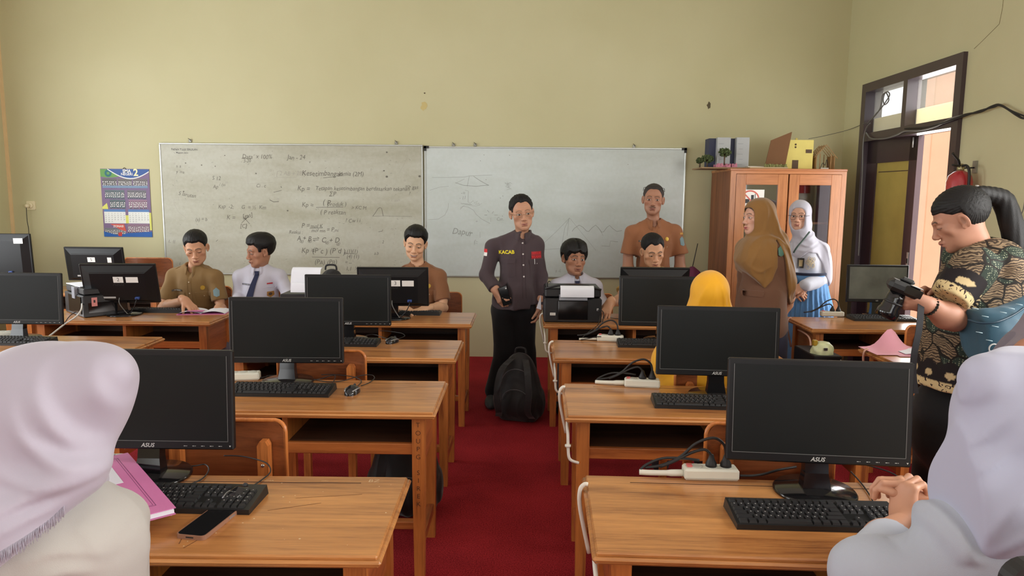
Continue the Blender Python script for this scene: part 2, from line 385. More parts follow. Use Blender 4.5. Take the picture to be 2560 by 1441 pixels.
br.inputs['Color1'].default_value = (*srgb((188, 176, 160)), 1); br.inputs['Color2'].default_value = (*srgb((160, 150, 138)), 1); br.inputs['Mortar'].default_value = (*srgb((92, 84, 78)), 1)
br.inputs['Scale'].default_value = 4; br.inputs['Brick Width'].default_value = .8; br.inputs['Row Height'].default_value = .55; br.inputs['Mortar Size'].default_value = .09
nt.links.new(tc.outputs['Object'], br.inputs['Vector']); nt.links.new(br.outputs[0], b.inputs['Base Color'])
rr = MB().prism([(0, 0), (6.6, 0), (6.6, 2.3), (0, 2.3)], 0, .08).build('roof', mt, nb); rr.rotation_euler = (R(28), 0, 0); rr.location = (-2.8, -.6, 1.75)
MB().box(-2.9, 3.9, 1.3, 1.6, 2.78, 2.98).build('ridge_cap', M('ochre_ridge', (206, 160, 90), .7), nb)
for x in (-1.2, .2, 1.6):
    fw = MB().box(x-.45, x+.45, -.16, -.1, .7, 1.6).build('window', M('blue_grey_frame', (120, 136, 150), .4), nb)
    MB().box(x-.38, x+.38, -.175, -.16, .78, 1.52).build('pane', M('bluish_pane', (70, 86, 104), .1), fw)
fen = thing('iron_fence', 'black iron fence with curled bars beyond the doorway', 'fence', (7.2, 11.0, -.02))
mb = MB(); mb.box(-1.6, 1.6, -.02, .02, 1.0, 1.04); mb.box(-1.6, 1.6, -.02, .02, .15, .19); mb.build('rail', M('fence_black', (46, 48, 52), .5), fen)
for i in range(17):
    x = -1.6+.2*i; q = MB().box(x-.011, x+.011, -.011, .011, 0, 1.08)
    q.tube([(x+.1+.06*math.cos(a), 0, .6+.14*math.sin(a)) for a in np.linspace(0, 2*PI, 13)], .008, 5, False)
    q.build('bar', M('fence_black', (46, 48, 52)), fen)

# ------------------------------------------------------------------ whiteboards
def board_mat(name, base, dirt, amt):
    m, nt, b = new_mat(name); tc = nt.nodes.new('ShaderNodeTexCoord')
    n = nt.nodes.new('ShaderNodeTexNoise'); n.inputs['Scale'].default_value = 2.2; n.inputs['Detail'].default_value = 6; n.inputs['Distortion'].default_value = .6
    n2 = nt.nodes.new('ShaderNodeTexNoise'); n2.inputs['Scale'].default_value = 35; n2.inputs['Detail'].default_value = 4
    mp = nt.nodes.new('ShaderNodeMapping'); mp.inputs['Scale'].default_value = (.5, 1, 2)
    nt.links.new(tc.outputs['Object'], mp.inputs[0]); nt.links.new(mp.outputs[0], n.inputs[0]); nt.links.new(tc.outputs['Object'], n2.inputs[0])
    ad = nt.nodes.new('ShaderNodeMath'); ad.operation = 'MULTIPLY_ADD'; ad.inputs[1].default_value = .3
    nt.links.new(n2.outputs['Fac'], ad.inputs[0]); nt.links.new(n.outputs['Fac'], ad.inputs[2])
    r = nt.nodes.new('ShaderNodeValToRGB'); e = r.color_ramp.elements; e[0].position = .5; e[1].position = .9
    e[0].color = (*srgb(base), 1); e[1].color = (*srgb(dirt), 1)
    nt.links.new(ad.outputs[0], r.inputs[0]); nt.links.new(r.outputs[0], b.inputs['Base Color'])
    b.inputs['Roughness'].default_value = amt; b.inputs['Specular IOR Level'].default_value = .35
    # sheet ripples, so reflections of the windows break up
    bp = nt.nodes.new('ShaderNodeBump'); bp.inputs['Strength'].default_value = .12; bp.inputs['Distance'].default_value = .02
    nt.links.new(n.outputs['Fac'], bp.inputs['Height']); nt.links.new(bp.outputs[0], b.inputs['Normal'])
    return m
m_alu = M('aluminium_trim', (188, 192, 188), .35, metal=.7)
m_ink = M('faded_marker_ink', (112, 110, 100), .7)
m_ink2 = M('fainter_marker_ink', (168, 166, 154), .7)
m_ink3 = M('brown_marker_ink', (128, 100, 84), .7)
def whiteboard(label, x0, x1, z0, z1, mat, corners):
    t = thing('whiteboard', label, 'whiteboard', (x0, WY-.001, z0)); W_, H_ = x1-x0, z1-z0; fr = .014
    MB().box(fr, W_-fr, -.018, -.002, fr, H_-fr).build('panel', mat, t)
    mb = MB(); mb.box(0, W_, -.024, 0, 0, fr, bev=.003); mb.box(0, W_, -.024, 0, H_-fr, H_, bev=.003)
    mb.box(0, fr, -.024, 0, fr, H_-fr, bev=.003); mb.box(W_-fr, W_, -.024, 0, fr, H_-fr, bev=.003); mb.build('edge_trim', m_alu, t)
    if corners:
        for (cx_, cz_, sx, sz) in ((0, H_, 1, -1), (W_, H_, -1, -1), (0, 0, 1, 1), (W_, 0, -1, 1)):
            q = MB(); q.box(cx_-.003*sx, cx_+.045*sx, -.027, 0, cz_-.003*-sz*-1, cz_+.02*sz); q.box(cx_-.003*sx, cx_+.02*sx, -.027, 0, cz_, cz_+.045*sz)
            q.build('corner_cap', M('black_plastic', (30, 31, 32)), t)
    return t, W_, H_
B1 = whiteboard('older stained whiteboard crowded with faded equations, left of the two', -3.462, -.945, .792, 2.047, board_mat('old_whiteboard', (194, 196, 182), (170, 169, 148), .38), False)
B2 = whiteboard('cleaner bright whiteboard with sketched waves, right of the two', -.932, 1.547, .790, 2.035, board_mat('clean_whiteboard', (206, 216, 214), (192, 202, 196), .22), True)
yb = WY-.0195
def wpt(x, y): p = AY(x, y, yb); return Vector((p.x, yb, p.z))
class Ink:
    def __init__(s): s.L = []; s.mb = MB()
    def st(s, pts, r=.0022):
        P = [wpt(*p) for p in pts]; V = []; Fc = []
        for i, p in enumerate(P):
            t = (P[min(i+1, len(P)-1)]-P[max(i-1, 0)]); n = Vector((-t.z, 0, t.x)).normalized()*r; V += [p+n, p-n]
        m_ = MB().add(V, [(2*i, 2*i+2, 2*i+3, 2*i+1) for i in range(len(P)-1)]); s.L.append(m_)
    def tx(s, x, y, txt, px, rot=0, thin=0.0, sh=.2):
        c = wpt(x, y); sz = px/258*1.12; rr = random.Random(hash(txt) % 999 if False else len(txt)*7+int(x))
        xx = 0; V, Fc = text_geo(txt, sz, bold=thin, align='LEFT', shear=sh)
        a = rot
        out = []
        for v in V:
            wob = .05*sz*math.sin(v.x/sz*2.1+x) + .03*sz*math.sin(v.x/sz*5.3)
            X = v.x*.92; Z = v.y + wob
            out.append((c.x+X*math.cos(a)-Z*math.sin(a), yb, c.z+X*math.sin(a)+Z*math.cos(a)))
        s.L.append(MB().add(out, Fc))
    def build(s, name, mat, par, merge=False):
        loc = par.location
        if s.mb.V: s.L.append(s.mb)
        if merge:
            m_ = MB()
            for q in s.L: m_.add(q.V, q.F)
            s.L = [m_]
        for m_ in s.L: m_.V = [v-loc for v in m_.V]; o = m_.build(name, mat, par)
        if merge: o['kind'] = 'stuff'
I = Ink()
T_ = I.tx
T_(754, 434, 'Kesetimbangan', 16); T_(846, 435, 'kimia (2M)', 14)
I.st([(808, 445), (838, 442)])
T_(743, 472, 'Kp =', 15); T_(788, 471, 'Tetapan kesetimbangan berdasarkan tekanan', 12.5); T_(1012, 468, '=> gas', 12); T_(1022, 484, '?', 10)
T_(822, 486, 'ΣP', 14); T_(754, 513, 'Kp =', 14); T_(806, 507, '( P', 17); T_(818, 511, 'produk )', 13)
I.st([(790, 519), (858, 518)]); T_(800, 531, '( P reaktan', 14)
T_(878, 520, '> KC M', 11); T_(863, 552, '? Cw i i', 12)
T_(753, 565, 'P =', 15); T_(776, 566, 'mol K', 12); I.st([(774, 571), (806, 570)]); T_(778, 577, 'mol mn', 11); T_(816, 575, '= P', 13); T_(836, 577, 'mi', 10)
T_(722, 581, 'Reaksi :', 11, .0); T_(742, 598, 'A', 15); T_(749, 603, '(g)', 9); T_(756, 597, '+ B', 15); T_(769, 602, '(g)', 9)
I.st([(782, 597), (798, 596)]); I.st([(783, 601), (797, 600)]); I.st([(793, 593), (798, 596)]); I.st([(783, 601), (788, 604)])
T_(803, 601, 'C', 16); T_(812, 606, '(g)', 9); T_(822, 602, '+ D', 16); T_(840, 609, '(g)', 9)
T_(753, 627, 'Kp =', 16); T_(780, 628, '(P´c ) (P´d )', 17); I.st([(780, 643), (849, 644)]); T_(786, 656, '(Pᴀ) (Pʙ)', 15)
T_(858, 634, '=', 12); T_(866, 629, '(1)(1)', 12); I.st([(864, 634), (890, 635)]); T_(866, 642, '(4) (1)', 12); T_(862, 657, '= --', 11); T_(864, 672, '1,1  ½   2', 12)
I.st([(932, 541), (938, 533), (945, 522), (950, 519), (954, 521), (956, 530), (958, 541)]); I.st([(931, 541), (960, 540), (1000, 541), (1030, 542)], .0012)
T_(605, 392, 'Data´ x 100%', 13); T_(608, 403, '3-20', 10)
I.st([(604, 396), (628, 397)])
T_(718, 394, 'Jan - 24', 14); T_(772, 405, 'v', 9)
T_(446, 484, 'S larutan', 12, -.15); T_(440, 416, 's. a', 9); T_(440, 430, 'y  ma', 9); T_(530, 446, 'S 12', 12); T_(532, 467, 'Ap', 11); T_(548, 462, '/ (ss', 9)
T_(545, 517, 'Ksp  -2;', 12); T_(603, 519, 'G  = ½  Km', 12); T_(640, 465, 'Ci . c', 11)
T_(566, 545, 'K =', 14); T_(606, 542, '[gas]', 13, .2); I.st([(604, 558), (622, 540)]); I.st([(608, 542), (624, 560)]); T_(600, 565, '[C]', 12); T_(488, 549, '(s) = b', 11)
I.st([(674, 500), (684, 505), (697, 504)], .003); I.st([(684, 481), (697, 478), (704, 476)]); I.st([(702, 466), (704, 470)], .003)
T_(420, 604, '1,  ((', 9); T_(448, 660, '(', 9); I.st([(540, 604), (545, 600)]); T_(935, 634, 'a.b', 10); T_(955, 606, '2', 9); I.st([(946, 580), (956, 578), (957, 574)])
I.build('handwriting', m_ink, B1[0])
I = Ink()
for (x, y, q) in ((967, 381, 3), (967, 442, 4), (1049, 441, 4), (960, 427, 2.5), (459, 479, 2.6), (562, 389, 2), (538, 416, 2), (464, 408, 2.4), (504, 413, 2.4), (719, 527, 3), (640, 434, 2.6)):
    c = wpt(x, y); s_ = q/258*.8; I.mb.add([c+Vector((s_*math.cos(a), 0, s_*math.sin(a)*.8)) for a in np.linspace(0, 2*PI, 9)[:-1]], [list(range(8))])
rr = random.Random(4)
for i in range(90):
    x, y = rr.uniform(420, 1050), rr.uniform(375, 675); a = rr.uniform(-.6, .9); l = rr.uniform(1, 5); I.st([(x, y), (x+l*math.cos(a), y+l*math.sin(a))], .0011)
I.build('ink_specks', m_ink, B1[0], True)
I = Ink(); T_ = I.tx
T_(690, 434, '[ 2 AB + 2B ]', 13); I.st([(683, 425), (686, 444), (741, 444), (745, 426)], .0013)
T_(760, 470, '', 10) if False else None
I.st([(447, 500), (438, 470), (436, 450), (446, 425)], .001); I.st([(434, 500), (436, 512), (446, 530), (466, 546)], .0012); I.st([(434, 500), (500, 501), (560, 500)], .001)
I.st([(618, 432), (620, 460), (650, 458), (682, 456)], .001); I.st([(611, 510), (640, 508), (668, 510)], .001); I.st([(712, 510), (734, 511)], .001)
I.st([(1020, 390), (1008, 415), (998, 432)], .001); T_(968, 500, '-- i  asn', 10); T_(925, 540, '.', 9)
I.build('faint_writing', m_ink2, B1[0])
I = Ink(); T_ = I.tx
for i in range(60):
    x, y = rr.uniform(420, 1050), rr.uniform(375, 675); T_(x, y, rr.choice(['m', 'c', '~', 'n', '=', '/', 'b', 'o', '1']), rr.uniform(5, 10), rr.uniform(-.3, .3))
I.build('erased_letters', m_ink2, B1[0], True)
I = Ink(); I.tx(428, 374, 'PAPAN TULIS SEKOLAH', 6, sh=0, thin=.02); I.tx(440, 382, 'Magetan, Jatim', 5, sh=0, thin=.01)
I.build('printed_text', M('print_grey', (96, 96, 92)), B1[0])
I = Ink(); T_ = I.tx
I.st([(1080, 444), (1120, 444), (1160, 443), (1174, 440), (1230, 438)], .0013)
I.st([(1138, 457), (1160, 464), (1190, 466), (1222, 463)], .0022); I.st([(1173, 441), (1168, 466)], .0015); I.st([(1184, 441), (1200, 452), (1222, 464)], .002); I.st([(1140, 458), (1161, 448)], .0012)
I.st([(1074, 476), (1100, 468), (1122, 466)], .0013); I.st([(1070, 550), (1096, 548), (1112, 538), (1120, 522), (1121, 508)], .0013)
I.st([(1163, 476), (1171, 478), (1170, 505), (1175, 509), (1183, 502), (1186, 508), (1194, 502), (1189, 512), (1198, 508)], .0015)
T_(1152, 483, '-=', 11); T_(1148, 495, '- 11', 10); I.st([(1152, 509), (1180, 512)], .002); T_(1196, 511, ':.', 9)
I.st([(1150, 524), (1158, 516), (1170, 518), (1184, 526), (1190, 536), (1204, 548), (1225, 559)], .0015); I.st([(1150, 520), (1164, 512), (1190, 516), (1205, 509)], .001)
T_(1130, 578, 'Dapur', 19, -.12); T_(1170, 583, '÷', 14); T_(1188, 555, '÷', 10)
T_(1241, 548, 'Cm.', 10); I.st([(1211, 538), (1218, 538)], .0025); I.st([(1236, 538), (1244, 538)], .002); I.st([(1218, 526), (1223, 531)], .002); I.st([(1230, 534), (1234, 529)], .002); I.st([(1227, 545), (1227, 555)], .0012)
T_(1184, 605, '(::', 12); I.st([(1200, 580), (1200, 595)], .0012)
I.st([(1430, 579), (1436, 571), (1448, 563), (1458, 569), (1466, 578), (1472, 579), (1480, 570), (1489, 563), (1496, 570), (1504, 581), (1509, 580), (1517, 569), (1524, 564), (1532, 572), (1542, 579), (1555, 577)], .0022)
I.st([(1360, 608), (1390, 580), (1424, 545)], .0012); I.st([(1424, 545), (1412, 570), (1406, 605), (1402, 622), (1360, 624)], .0013); I.st([(1424, 545), (1440, 565), (1490, 627)], .0010); I.st([(1422, 548), (1418, 590)], .0012)
I.st([(1504, 615), (1524, 616), (1526, 603), (1545, 605)], .0018); T_(1388, 678, 's -l.', 10); I.st([(1500, 575), (1508, 590)], .001)
for (x, y) in ((1209, 387), (1214, 449), (1250, 495), (1256, 490), (1569, 411), (1273, 388), (1200, 402), (1255, 540)):
    I.st([(x, y), (x+2, y+1)], .003)
I.build('handwriting', M('grey_marker_ink', (150, 156, 152), .7), B2[0])
I = Ink()
for i in range(14): I.st([(1260+rr.uniform(0, 20), 455+rr.uniform(0, 20)), (1262+rr.uniform(0, 20), 457+rr.uniform(0, 20))], .001)
I.build('ink_specks', M('grey_marker_ink', (150, 156, 152), .7), B2[0], True)

# board hooks above the boards
for i, (x, y, lab) in enumerate(((476, 352, 'small white bracket above the left end of the old whiteboard'), (991, 357, 'thin nail bracket above the right end of the old whiteboard'),
                                 (1134, 362, 'grey clip above the left part of the clean whiteboard'), (1188, 362, 'grey clip with a nail, second above the clean whiteboard'), (1585, 366, 'grey clip above the right part of the clean whiteboard'))):
    p = AY(x, y, WY); t = thing('wall_hook', lab, 'hook', (p.x, WY, p.z), group='hooks above the whiteboards')
    MB().box(-.014, .014, -.012, 0, -.016, .012, bev=.003).build('plate', M('galvanised', (150, 150, 140), .4, metal=.5), t)
    MB().tube([(.006, -.012, 0), (.004, -.02, .01), (-.012, -.022, .022)], .0025, 6).build('nail', M('dark_nail', (60, 56, 50)), t)
# ================================================================== FURNITURE
DH = .72
w_top = wood('desk_top_wood', (212, 148, 84), (126, 72, 36), 'x', .28, .45)
w_x = wood('desk_rail_wood', (196, 118, 58), (124, 64, 28), 'x', .4, .2)
w_z = wood('desk_leg_wood', (206, 128, 62), (128, 68, 30), 'z', .4, .25)
w_y = wood('desk_side_wood', (190, 110, 58), (112, 56, 30), 'y', .4, .2)
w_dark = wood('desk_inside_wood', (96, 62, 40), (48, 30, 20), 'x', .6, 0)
w_board = wood('chair_board_wood', (158, 92, 52), (92, 48, 26), 'x', .35, .3)
w_edge = wood('chair_post_wood', (226, 140, 72), (150, 82, 38), 'z', .35, .3)
m_pvc = M('white_pvc', (226, 222, 210), .4)
m_pvc2 = M('pinkish_pvc', (206, 160, 140), .45)

def desk(label, x, y, rz=0, conduit=None, slot=True, mirror=False, W=1.24, D=.50, group='wooden school computer desks'):
    """x = left front corner of the top (or right front corner if mirror), y = front edge"""
    t = thing('school_desk', label, 'desk', (x, y, 0), rz, group)
    s = -1 if mirror else 1
    x0, x1 = (0, W) if not mirror else (-W, 0)
    # top with moulded edge and a groove
    mb = MB()
    prof = [(.0, -.030), (.006, -.012), (.002, -.006), (.009, 0)]
    mb.box(x0+.004, x1-.004, .004, D-.004, DH-.030, DH-.012, bev=.006)
    mb.box(x0, x1, 0, D, DH-.022, DH-.010, bev=.005)
    mb.box(x0+.010, x1-.010, .010, D-.010, DH-.013, DH, bev=.004)
    mb.build('tabletop', w_top, t)
    if slot:
        MB().box(x0+.14, x1-.14, D-.062, D-.0585, DH-.002, DH+.0004).build('pencil_groove', M('groove_shadow_wood', (60, 34, 20), .8), t)
    ins = .05; lg = .05; fy, ry = .045, D-.045
    for lx, hx in ((x0+ins, 1), (x1-ins, -1)):
        for ly in (fy, ry):
            mb = MB(); xa, xb = lx, lx+hx*lg; ya, yb_ = (ly, ly+lg) if ly == fy else (ly-lg, ly)
            top = [(xa, ya), (xb, ya), (xb, yb_), (xa, yb_)]
            if hx < 0: top = [(xb, ya), (xa, ya), (xa, yb_), (xb, yb_)]
            cx_, cy_ = (xa+xb)/2, (ya+yb_)/2
            V = []
            for z, q in ((DH-.028, 1.0), (.45, 1.0), (0, .8)): V += [(cx_+(a-cx_)*q, cy_+(c-cy_)*q, z) for a, c in top]
            Fc = [(0, 1, 2, 3)] + [(4*i+k, 4*i+4+k, 4*i+4+(k+1) % 4, 4*i+(k+1) % 4) for i in (0, 1) for k in range(4)] + [(11, 10, 9, 8)]
            mb.add(V, Fc).build('leg', w_z, t)
        # side apron, side foot stretcher
        ax = lx+hx*.012
        bx('side_panel', w_y, t, ax, ax+hx*.022, fy+lg, ry-lg, .47, DH-.028)
        bx('foot_rail', w_y, t, lx+hx*.010, lx+hx*.040, fy+lg*.9, ry-lg*.9, .12, .165, bev=.003)
    xi0, xi1 = x0+ins+lg*.0+.012, x1-ins-.012
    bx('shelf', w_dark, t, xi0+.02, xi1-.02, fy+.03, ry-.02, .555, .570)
    bx('shelf_rail', w_x, t, x0+ins+lg-.002, x1-ins-lg+.002, fy+.006, fy+.030, .530, .575, bev=.003)
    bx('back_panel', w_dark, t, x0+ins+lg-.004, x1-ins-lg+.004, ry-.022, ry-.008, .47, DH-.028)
    bx('divider', w_z, t, (x0+x1)/2-.011, (x0+x1)/2+.011, fy+.035, ry-.022, .57, DH-.028)
    bx('cross_stretcher', w_x, t, x0+ins+.03, x1-ins-.03, D/2-.02, D/2+.02, .125, .16, bev=.003)
    if conduit:
        mat = m_pvc if conduit == 'w' else m_pvc2
        mb = MB(); xx = x0+.028
        P = catmull([(x0+.012, D-.10, DH+.007), (x0+.002, D-.10, DH+.007), (x0-.010, D-.10, DH-.012), (x0-.008, D-.10, DH-.07), (x0+.020, D-.11, DH-.2)], 5)
        mb.tube(P, .0065, 8); mb.build('cable_conduit', mat, t)
        mb = MB(); mb.tube(catmull([(xx, .30, DH-.06), (xx-.01, .18, DH-.055), (xx-.016, .08, DH-.06), (xx-.014, .04, DH-.09), (xx-.012, .03, DH-.15), (xx-.004, .026, DH-.185), (xx+.03, .03, DH-.2)], 5), .006, 8)
        mb.build('cable_conduit', mat, t)
        MB().lathe([(.012, -.004), (.012, .004)], 10, (xx-.014, .03, DH-.13)).build('conduit_clip', mat, t)
    return t
RZ = R
desk('near left desk with pink folder and phone, scratched top', -.321, 1.565, R(.6), mirror=True)
desk('second left desk holding keyboard and mouse, carved leg by the aisle', -.330, 2.695, R(.0), mirror=True)
desk('third left desk with mouse at its right end, before the front row', -.334, 3.635, R(-.3), mirror=True)
desk('front row desk under the monitor numbered 3, left of the aisle', -.323, 4.655, R(-.2), mirror=True, W=1.26)
desk('near right desk with large monitor and white pipe on its left edge', .176, 1.600, R(-1.9), conduit='w')
desk('second right desk behind the nearest right one, with long keyboard', .176, 2.680, R(-1.6), conduit='w')
desk('third right desk, in front of the desk holding the big printer', .172, 3.680, R(-1.0), conduit='w')
desk('front row desk under the big black printer, right of the aisle', .151, 4.680, 0, conduit='w')
desk('desk against the right side under the greyish monitor, hand resting on its corner', 1.905, 4.620, R(-.5), conduit='p', slot=False, W=1.05)
desk('desk with pink papers beside the woman in patterned shirt', 1.945, 3.560, R(0), conduit='p', W=1.0)
desk('front row desk under the monitor numbered 2, far left', -2.060, 4.630, R(.3), mirror=True, slot=False)
desk('left-most desk of the third row under a monitor showing its screen', -2.115, 3.640, 0, mirror=True, slot=False)
desk('far left desk close to the front wall, under the monitor numbered 5', -3.06, 5.92, 0, mirror=True, slot=False)
# carved writing on the second left desk's front leg
cl = [o for o in bpy.data.objects if o.name.startswith('leg') and o.parent and 'carved leg' in o.parent.get('label', '')]
lp = cl[0].parent
for i, ch in enumerate('TOUPG SIREK'):
    if ch == ' ': continue
    mb = MB(); add_text(mb, ch, .028, frame((-.075, .044, .655-.033*i), (1, 0, 0), (0, 0, 1)), bold=-.01); mb.build('carved_letter', M('carved_dark', (66, 36, 20), .8), lp)
# chalk scribbles on the near left desk
nd = [o for o in bpy.data.objects if o.get('label', '').startswith('near left desk')][0]
m_chalk = M('chalk', (226, 206, 170), .9)
for tx_, sz_, x_, y_ in (('BZ', .028, -.105, .455), ('RISMA', .014, -.42, .450), ('milo', .012, -.25, .452)):
    mb = MB(); add_text(mb, tx_, sz_, frame((x_, y_, DH+.0006), (1, 0, 0), (0, 1, 0)), bold=-.02); mb.build('chalk_word', m_chalk, nd)
mb = MB(); rr = random.Random(3)
for i in range(26):
    x, y = rr.uniform(-.62, -.02), rr.uniform(.02, .46); s_ = rr.uniform(.0008, .0026)
    mb.add([(x+s_*rr.uniform(.6, 1.5)*math.cos(a), y+s_*math.sin(a), DH+.0006) for a in np.linspace(0, 2*PI, 7)[:-1]], [list(range(6))])
mb.build('chalk_specks', m_chalk, nd)['kind'] = 'stuff'
for (a, c, d_, e) in ((-.43, .17, -.48, .04), (-.52, .15, -.50, .06), (-.3, .33, -.12, .36), (-.35, .25, -.22, .30)):
    v = Vector((d_-a, e-c, 0)).normalized(); n = Vector((-v.y, v.x, 0))*.0008; MB().add([Vector((a, c, DH+.0005))-n, Vector((d_, e, DH+.0005))-n, Vector((d_, e, DH+.0005))+n, Vector((a, c, DH+.0005))+n], [(0, 1, 2, 3)]).build('scratch', M('scratch_brown', (104, 62, 36), .7), nd)

# ------------------------------------------------------------------ chairs
def chair(label, x, y, rz=0, top=.82, w_=.42, group='wooden classroom chairs'):
    """origin: under the middle of the back board, seat towards +y"""
    t = thing('wooden_chair', label, 'chair', (x, y, 0), rz, group)
    mb = MB(); h = .32
    P = []
    for (px_, pz) in rrect(w_, h, .035, 5, 0, top-h/2): P.append((px_, pz))
    n = len(P); V = []
    for yy in (.0, .014):
        for (px_, pz) in P: V.append((px_, yy + .03*(1-(px_/(w_/2))**2), pz))
    Fc = [list(range(n)), list(range(2*n-1, n-1, -1))] + [(i, n+i, n+(i+1) % n, (i+1) % n) for i in range(n)]
    # board as strips so the curve shows
    mb2 = MB(); m_ = 16
    prof = lambda px_: .035-math.sqrt(max(0, .035**2-max(0, abs(px_)-(w_/2-.035))**2)) if abs(px_) > w_/2-.035 else 0
    V = []; 
    for i in range(m_+1):
        px_ = -w_/2 + w_*i/m_; c_ = prof(px_); yy = .025*(1-(px_/(w_/2))**2)
        V += [(px_, yy, top-h+c_), (px_, yy, top-c_), (px_, yy+.014, top-c_), (px_, yy+.014, top-h+c_)]
    Fc = []
    for i in range(m_):
        for k_ in range(4): Fc.append((4*i+k_, 4*i+(k_+1) % 4, 4*i+4+(k_+1) % 4, 4*i+4+k_))
    Fc += [(3, 2, 1, 0), (4*m_, 4*m_+1, 4*m_+2, 4*m_+3)]
    mb2.add([Vector(v) for v in V], [f[::-1] for f in Fc]).build('backrest', w_board, t)
    # light bevelled rim round the board
    rim = MB(); Pp = [(-w_/2, top-h+.03)] + [(-w_/2, top-.035)] + [(-w_/2+.035-.035*math.cos(a), top-.035+.035*math.sin(a)) for a in np.linspace(0, PI/2, 5)] + [(w_/2-.035+.035*math.sin(a), top-.035+.035*math.cos(a)) for a in np.linspace(0, PI/2, 5)] + [(w_/2, top-h+.03)]
    rim.tube([(a, .007+.025*(1-(a/(w_/2))**2), c) for a, c in Pp], .0075, 6); rim.build('board_rim', w_edge, t)
    for s in (-1, 1):
        xx = s*(w_/2-.065)
        mb = MB(); pr = [(-.018, 0), (.018, 0), (.018, top-.075), (.010, top-.060), (-.010, top-.060), (-.018, top-.075)]
        V = [(xx+a, -.030, z) for a, z in pr] + [(xx+a, .006, z) for a, z in pr]; n = 6
        mb.add(V, [list(range(n)), list(range(2*n-1, n-1, -1))] + [(i, n+i, n+(i+1) % n, (i+1) % n) for i in range(n)]); mb.build('rear_leg', w_edge, t)
        MB().lathe([(.006, 0), (.006, .002)], 10, M_=Matrix.Rotation(PI/2, 4, 'X'), c=(xx, -.031, top-.14)).build('bolt', M('bolt_steel', (170, 168, 160), .3, metal=.8), t)
        bx('front_leg', w_edge, t, s*(w_/2-.03)-.018, s*(w_/2-.03)+.018, .34, .376, 0, .42)
        bx('side_rail', w_y, t, s*(w_/2-.05)-.010, s*(w_/2-.05)+.010, .0, .35, .37, .42)
    bx('seat', w_board, t, -w_/2, w_/2, .01, .41, .42, .44, bev=.008)
    bx('front_rail', w_x, t, -w_/2+.05, w_/2-.05, .345, .365, .36, .42)
    return t
chair('chair between the near and second left desks, back board to the camera', -.985, 2.26, 0)
chair('chair between the second and third left desks, bolt in its post', -.955, 3.33, R(1))
chair('chair mostly hidden behind the nearest right monitor', .83, 2.28, R(-2))
chair('chair at the desk of the greyish monitor, pink papers before it', 2.52, 4.20, R(-2), w_=.44)
for (lab, x, y, rz, top, w_) in (('chair behind the khaki man seated far left', -2.60, 5.80, 180, .81, .42), ('chair beneath the white shirted student, beside the khaki man', -2.12, 5.82, 180, .79, .36),
                             ('chair behind the smiling man in brown, beside the aisle', -.70, 5.80, 180, .78, .42), ('chair behind the student seated at the big printer', .54, 5.80, 180, .78, .42),
                             ('chair of the man looking down behind a monitor', 1.08, 5.84, 180, .78, .42)):
    chair(lab, x, y, R(rz), top, w_)
chair('tall-backed chair peeking above the monitor numbered 2', -3.50, 6.62, R(180), .965, .45)
# seats of the near pupils (mostly below the frame)
chair('chair under the pupil in white headscarf at the near left', -1.02, .98, 0, .74)
chair('chair under the pupil with clasped hands at the near right', .98, 1.02, 0, .74)
chair('chair under the woman in yellow headscarf', .93, 3.225, 0, .78)

# ------------------------------------------------------------------ cabinet
c_z = wood('cabinet_front_wood', (204, 134, 78), (154, 90, 46), 'z', .4, .3)
c_x = wood('cabinet_rail_wood', (202, 132, 80), (152, 88, 46), 'x', .4, .3)
c_s = wood('cabinet_side_wood', (150, 92, 58), (104, 56, 34), 'z', .5, .1)
CY0, CY1 = 6.18, 6.80
cl_ = AY(1828, 425, CY0); cr_ = AY(2118, 425, CY0)
CX0, CX1 = cl_.x, cr_.x; CTOP = AY(1980, 422, CY0).z; cw = CX1-CX0
cab = thing('display_cabinet', 'tall wooden cabinet with two glazed doors, handmade models on top', 'cabinet', (CX0, CY0, 0)); cd = CY1-CY0
bx('side_panel', c_s, cab, 0, .022, .02, cd, 0, CTOP-.02); bx('side_panel', c_s, cab, cw-.022, cw, .02, cd, 0, CTOP-.02)
bx('back_panel', M('cabinet_back', (120, 96, 76), .7), cab, .02, cw-.02, cd-.012, cd, .05, CTOP-.02)
bx('top_board', c_x, cab, -.005, cw+.005, -.004, cd, CTOP-.022, CTOP, bev=.004)
bx('bottom_board', c_x, cab, .02, cw-.02, .02, cd-.01, .06, .08); bx('plinth', c_x, cab, .02, cw-.02, .03, .05, 0, .06)
for z in (.55, .98, 1.35): bx('shelf', c_x, cab, .024, cw-.024, .08, cd-.015, z, z+.018)
bx('face_frame', c_z, cab, 0, .045, 0, .022, 0, CTOP-.02); bx('face_frame', c_z, cab, cw-.04, cw, 0, .022, 0, CTOP-.02); bx('face_frame', c_x, cab, .045, cw-.04, 0, .022, CTOP-.045, CTOP-.022)
gmat, nt, b = new_mat('cabinet_glass'); nt.nodes.clear()
o_ = nt.nodes.new('ShaderNodeOutputMaterial'); mx = nt.nodes.new('ShaderNodeMixShader'); tr = nt.nodes.new('ShaderNodeBsdfTransparent'); tr.inputs[0].default_value = (.8, .8, .8, 1)
gl = nt.nodes.new('ShaderNodeBsdfGlossy'); gl.inputs['Color'].default_value = (.9, .92, .95, 1); gl.inputs['Roughness'].default_value = .03
mx.inputs[0].default_value = .22; nt.links.new(tr.outputs[0], mx.inputs[1]); nt.links.new(gl.outputs[0], mx.inputs[2]); nt.links.new(mx.outputs[0], o_.inputs[0])
ym_ = .045+(cw-.085)*.5
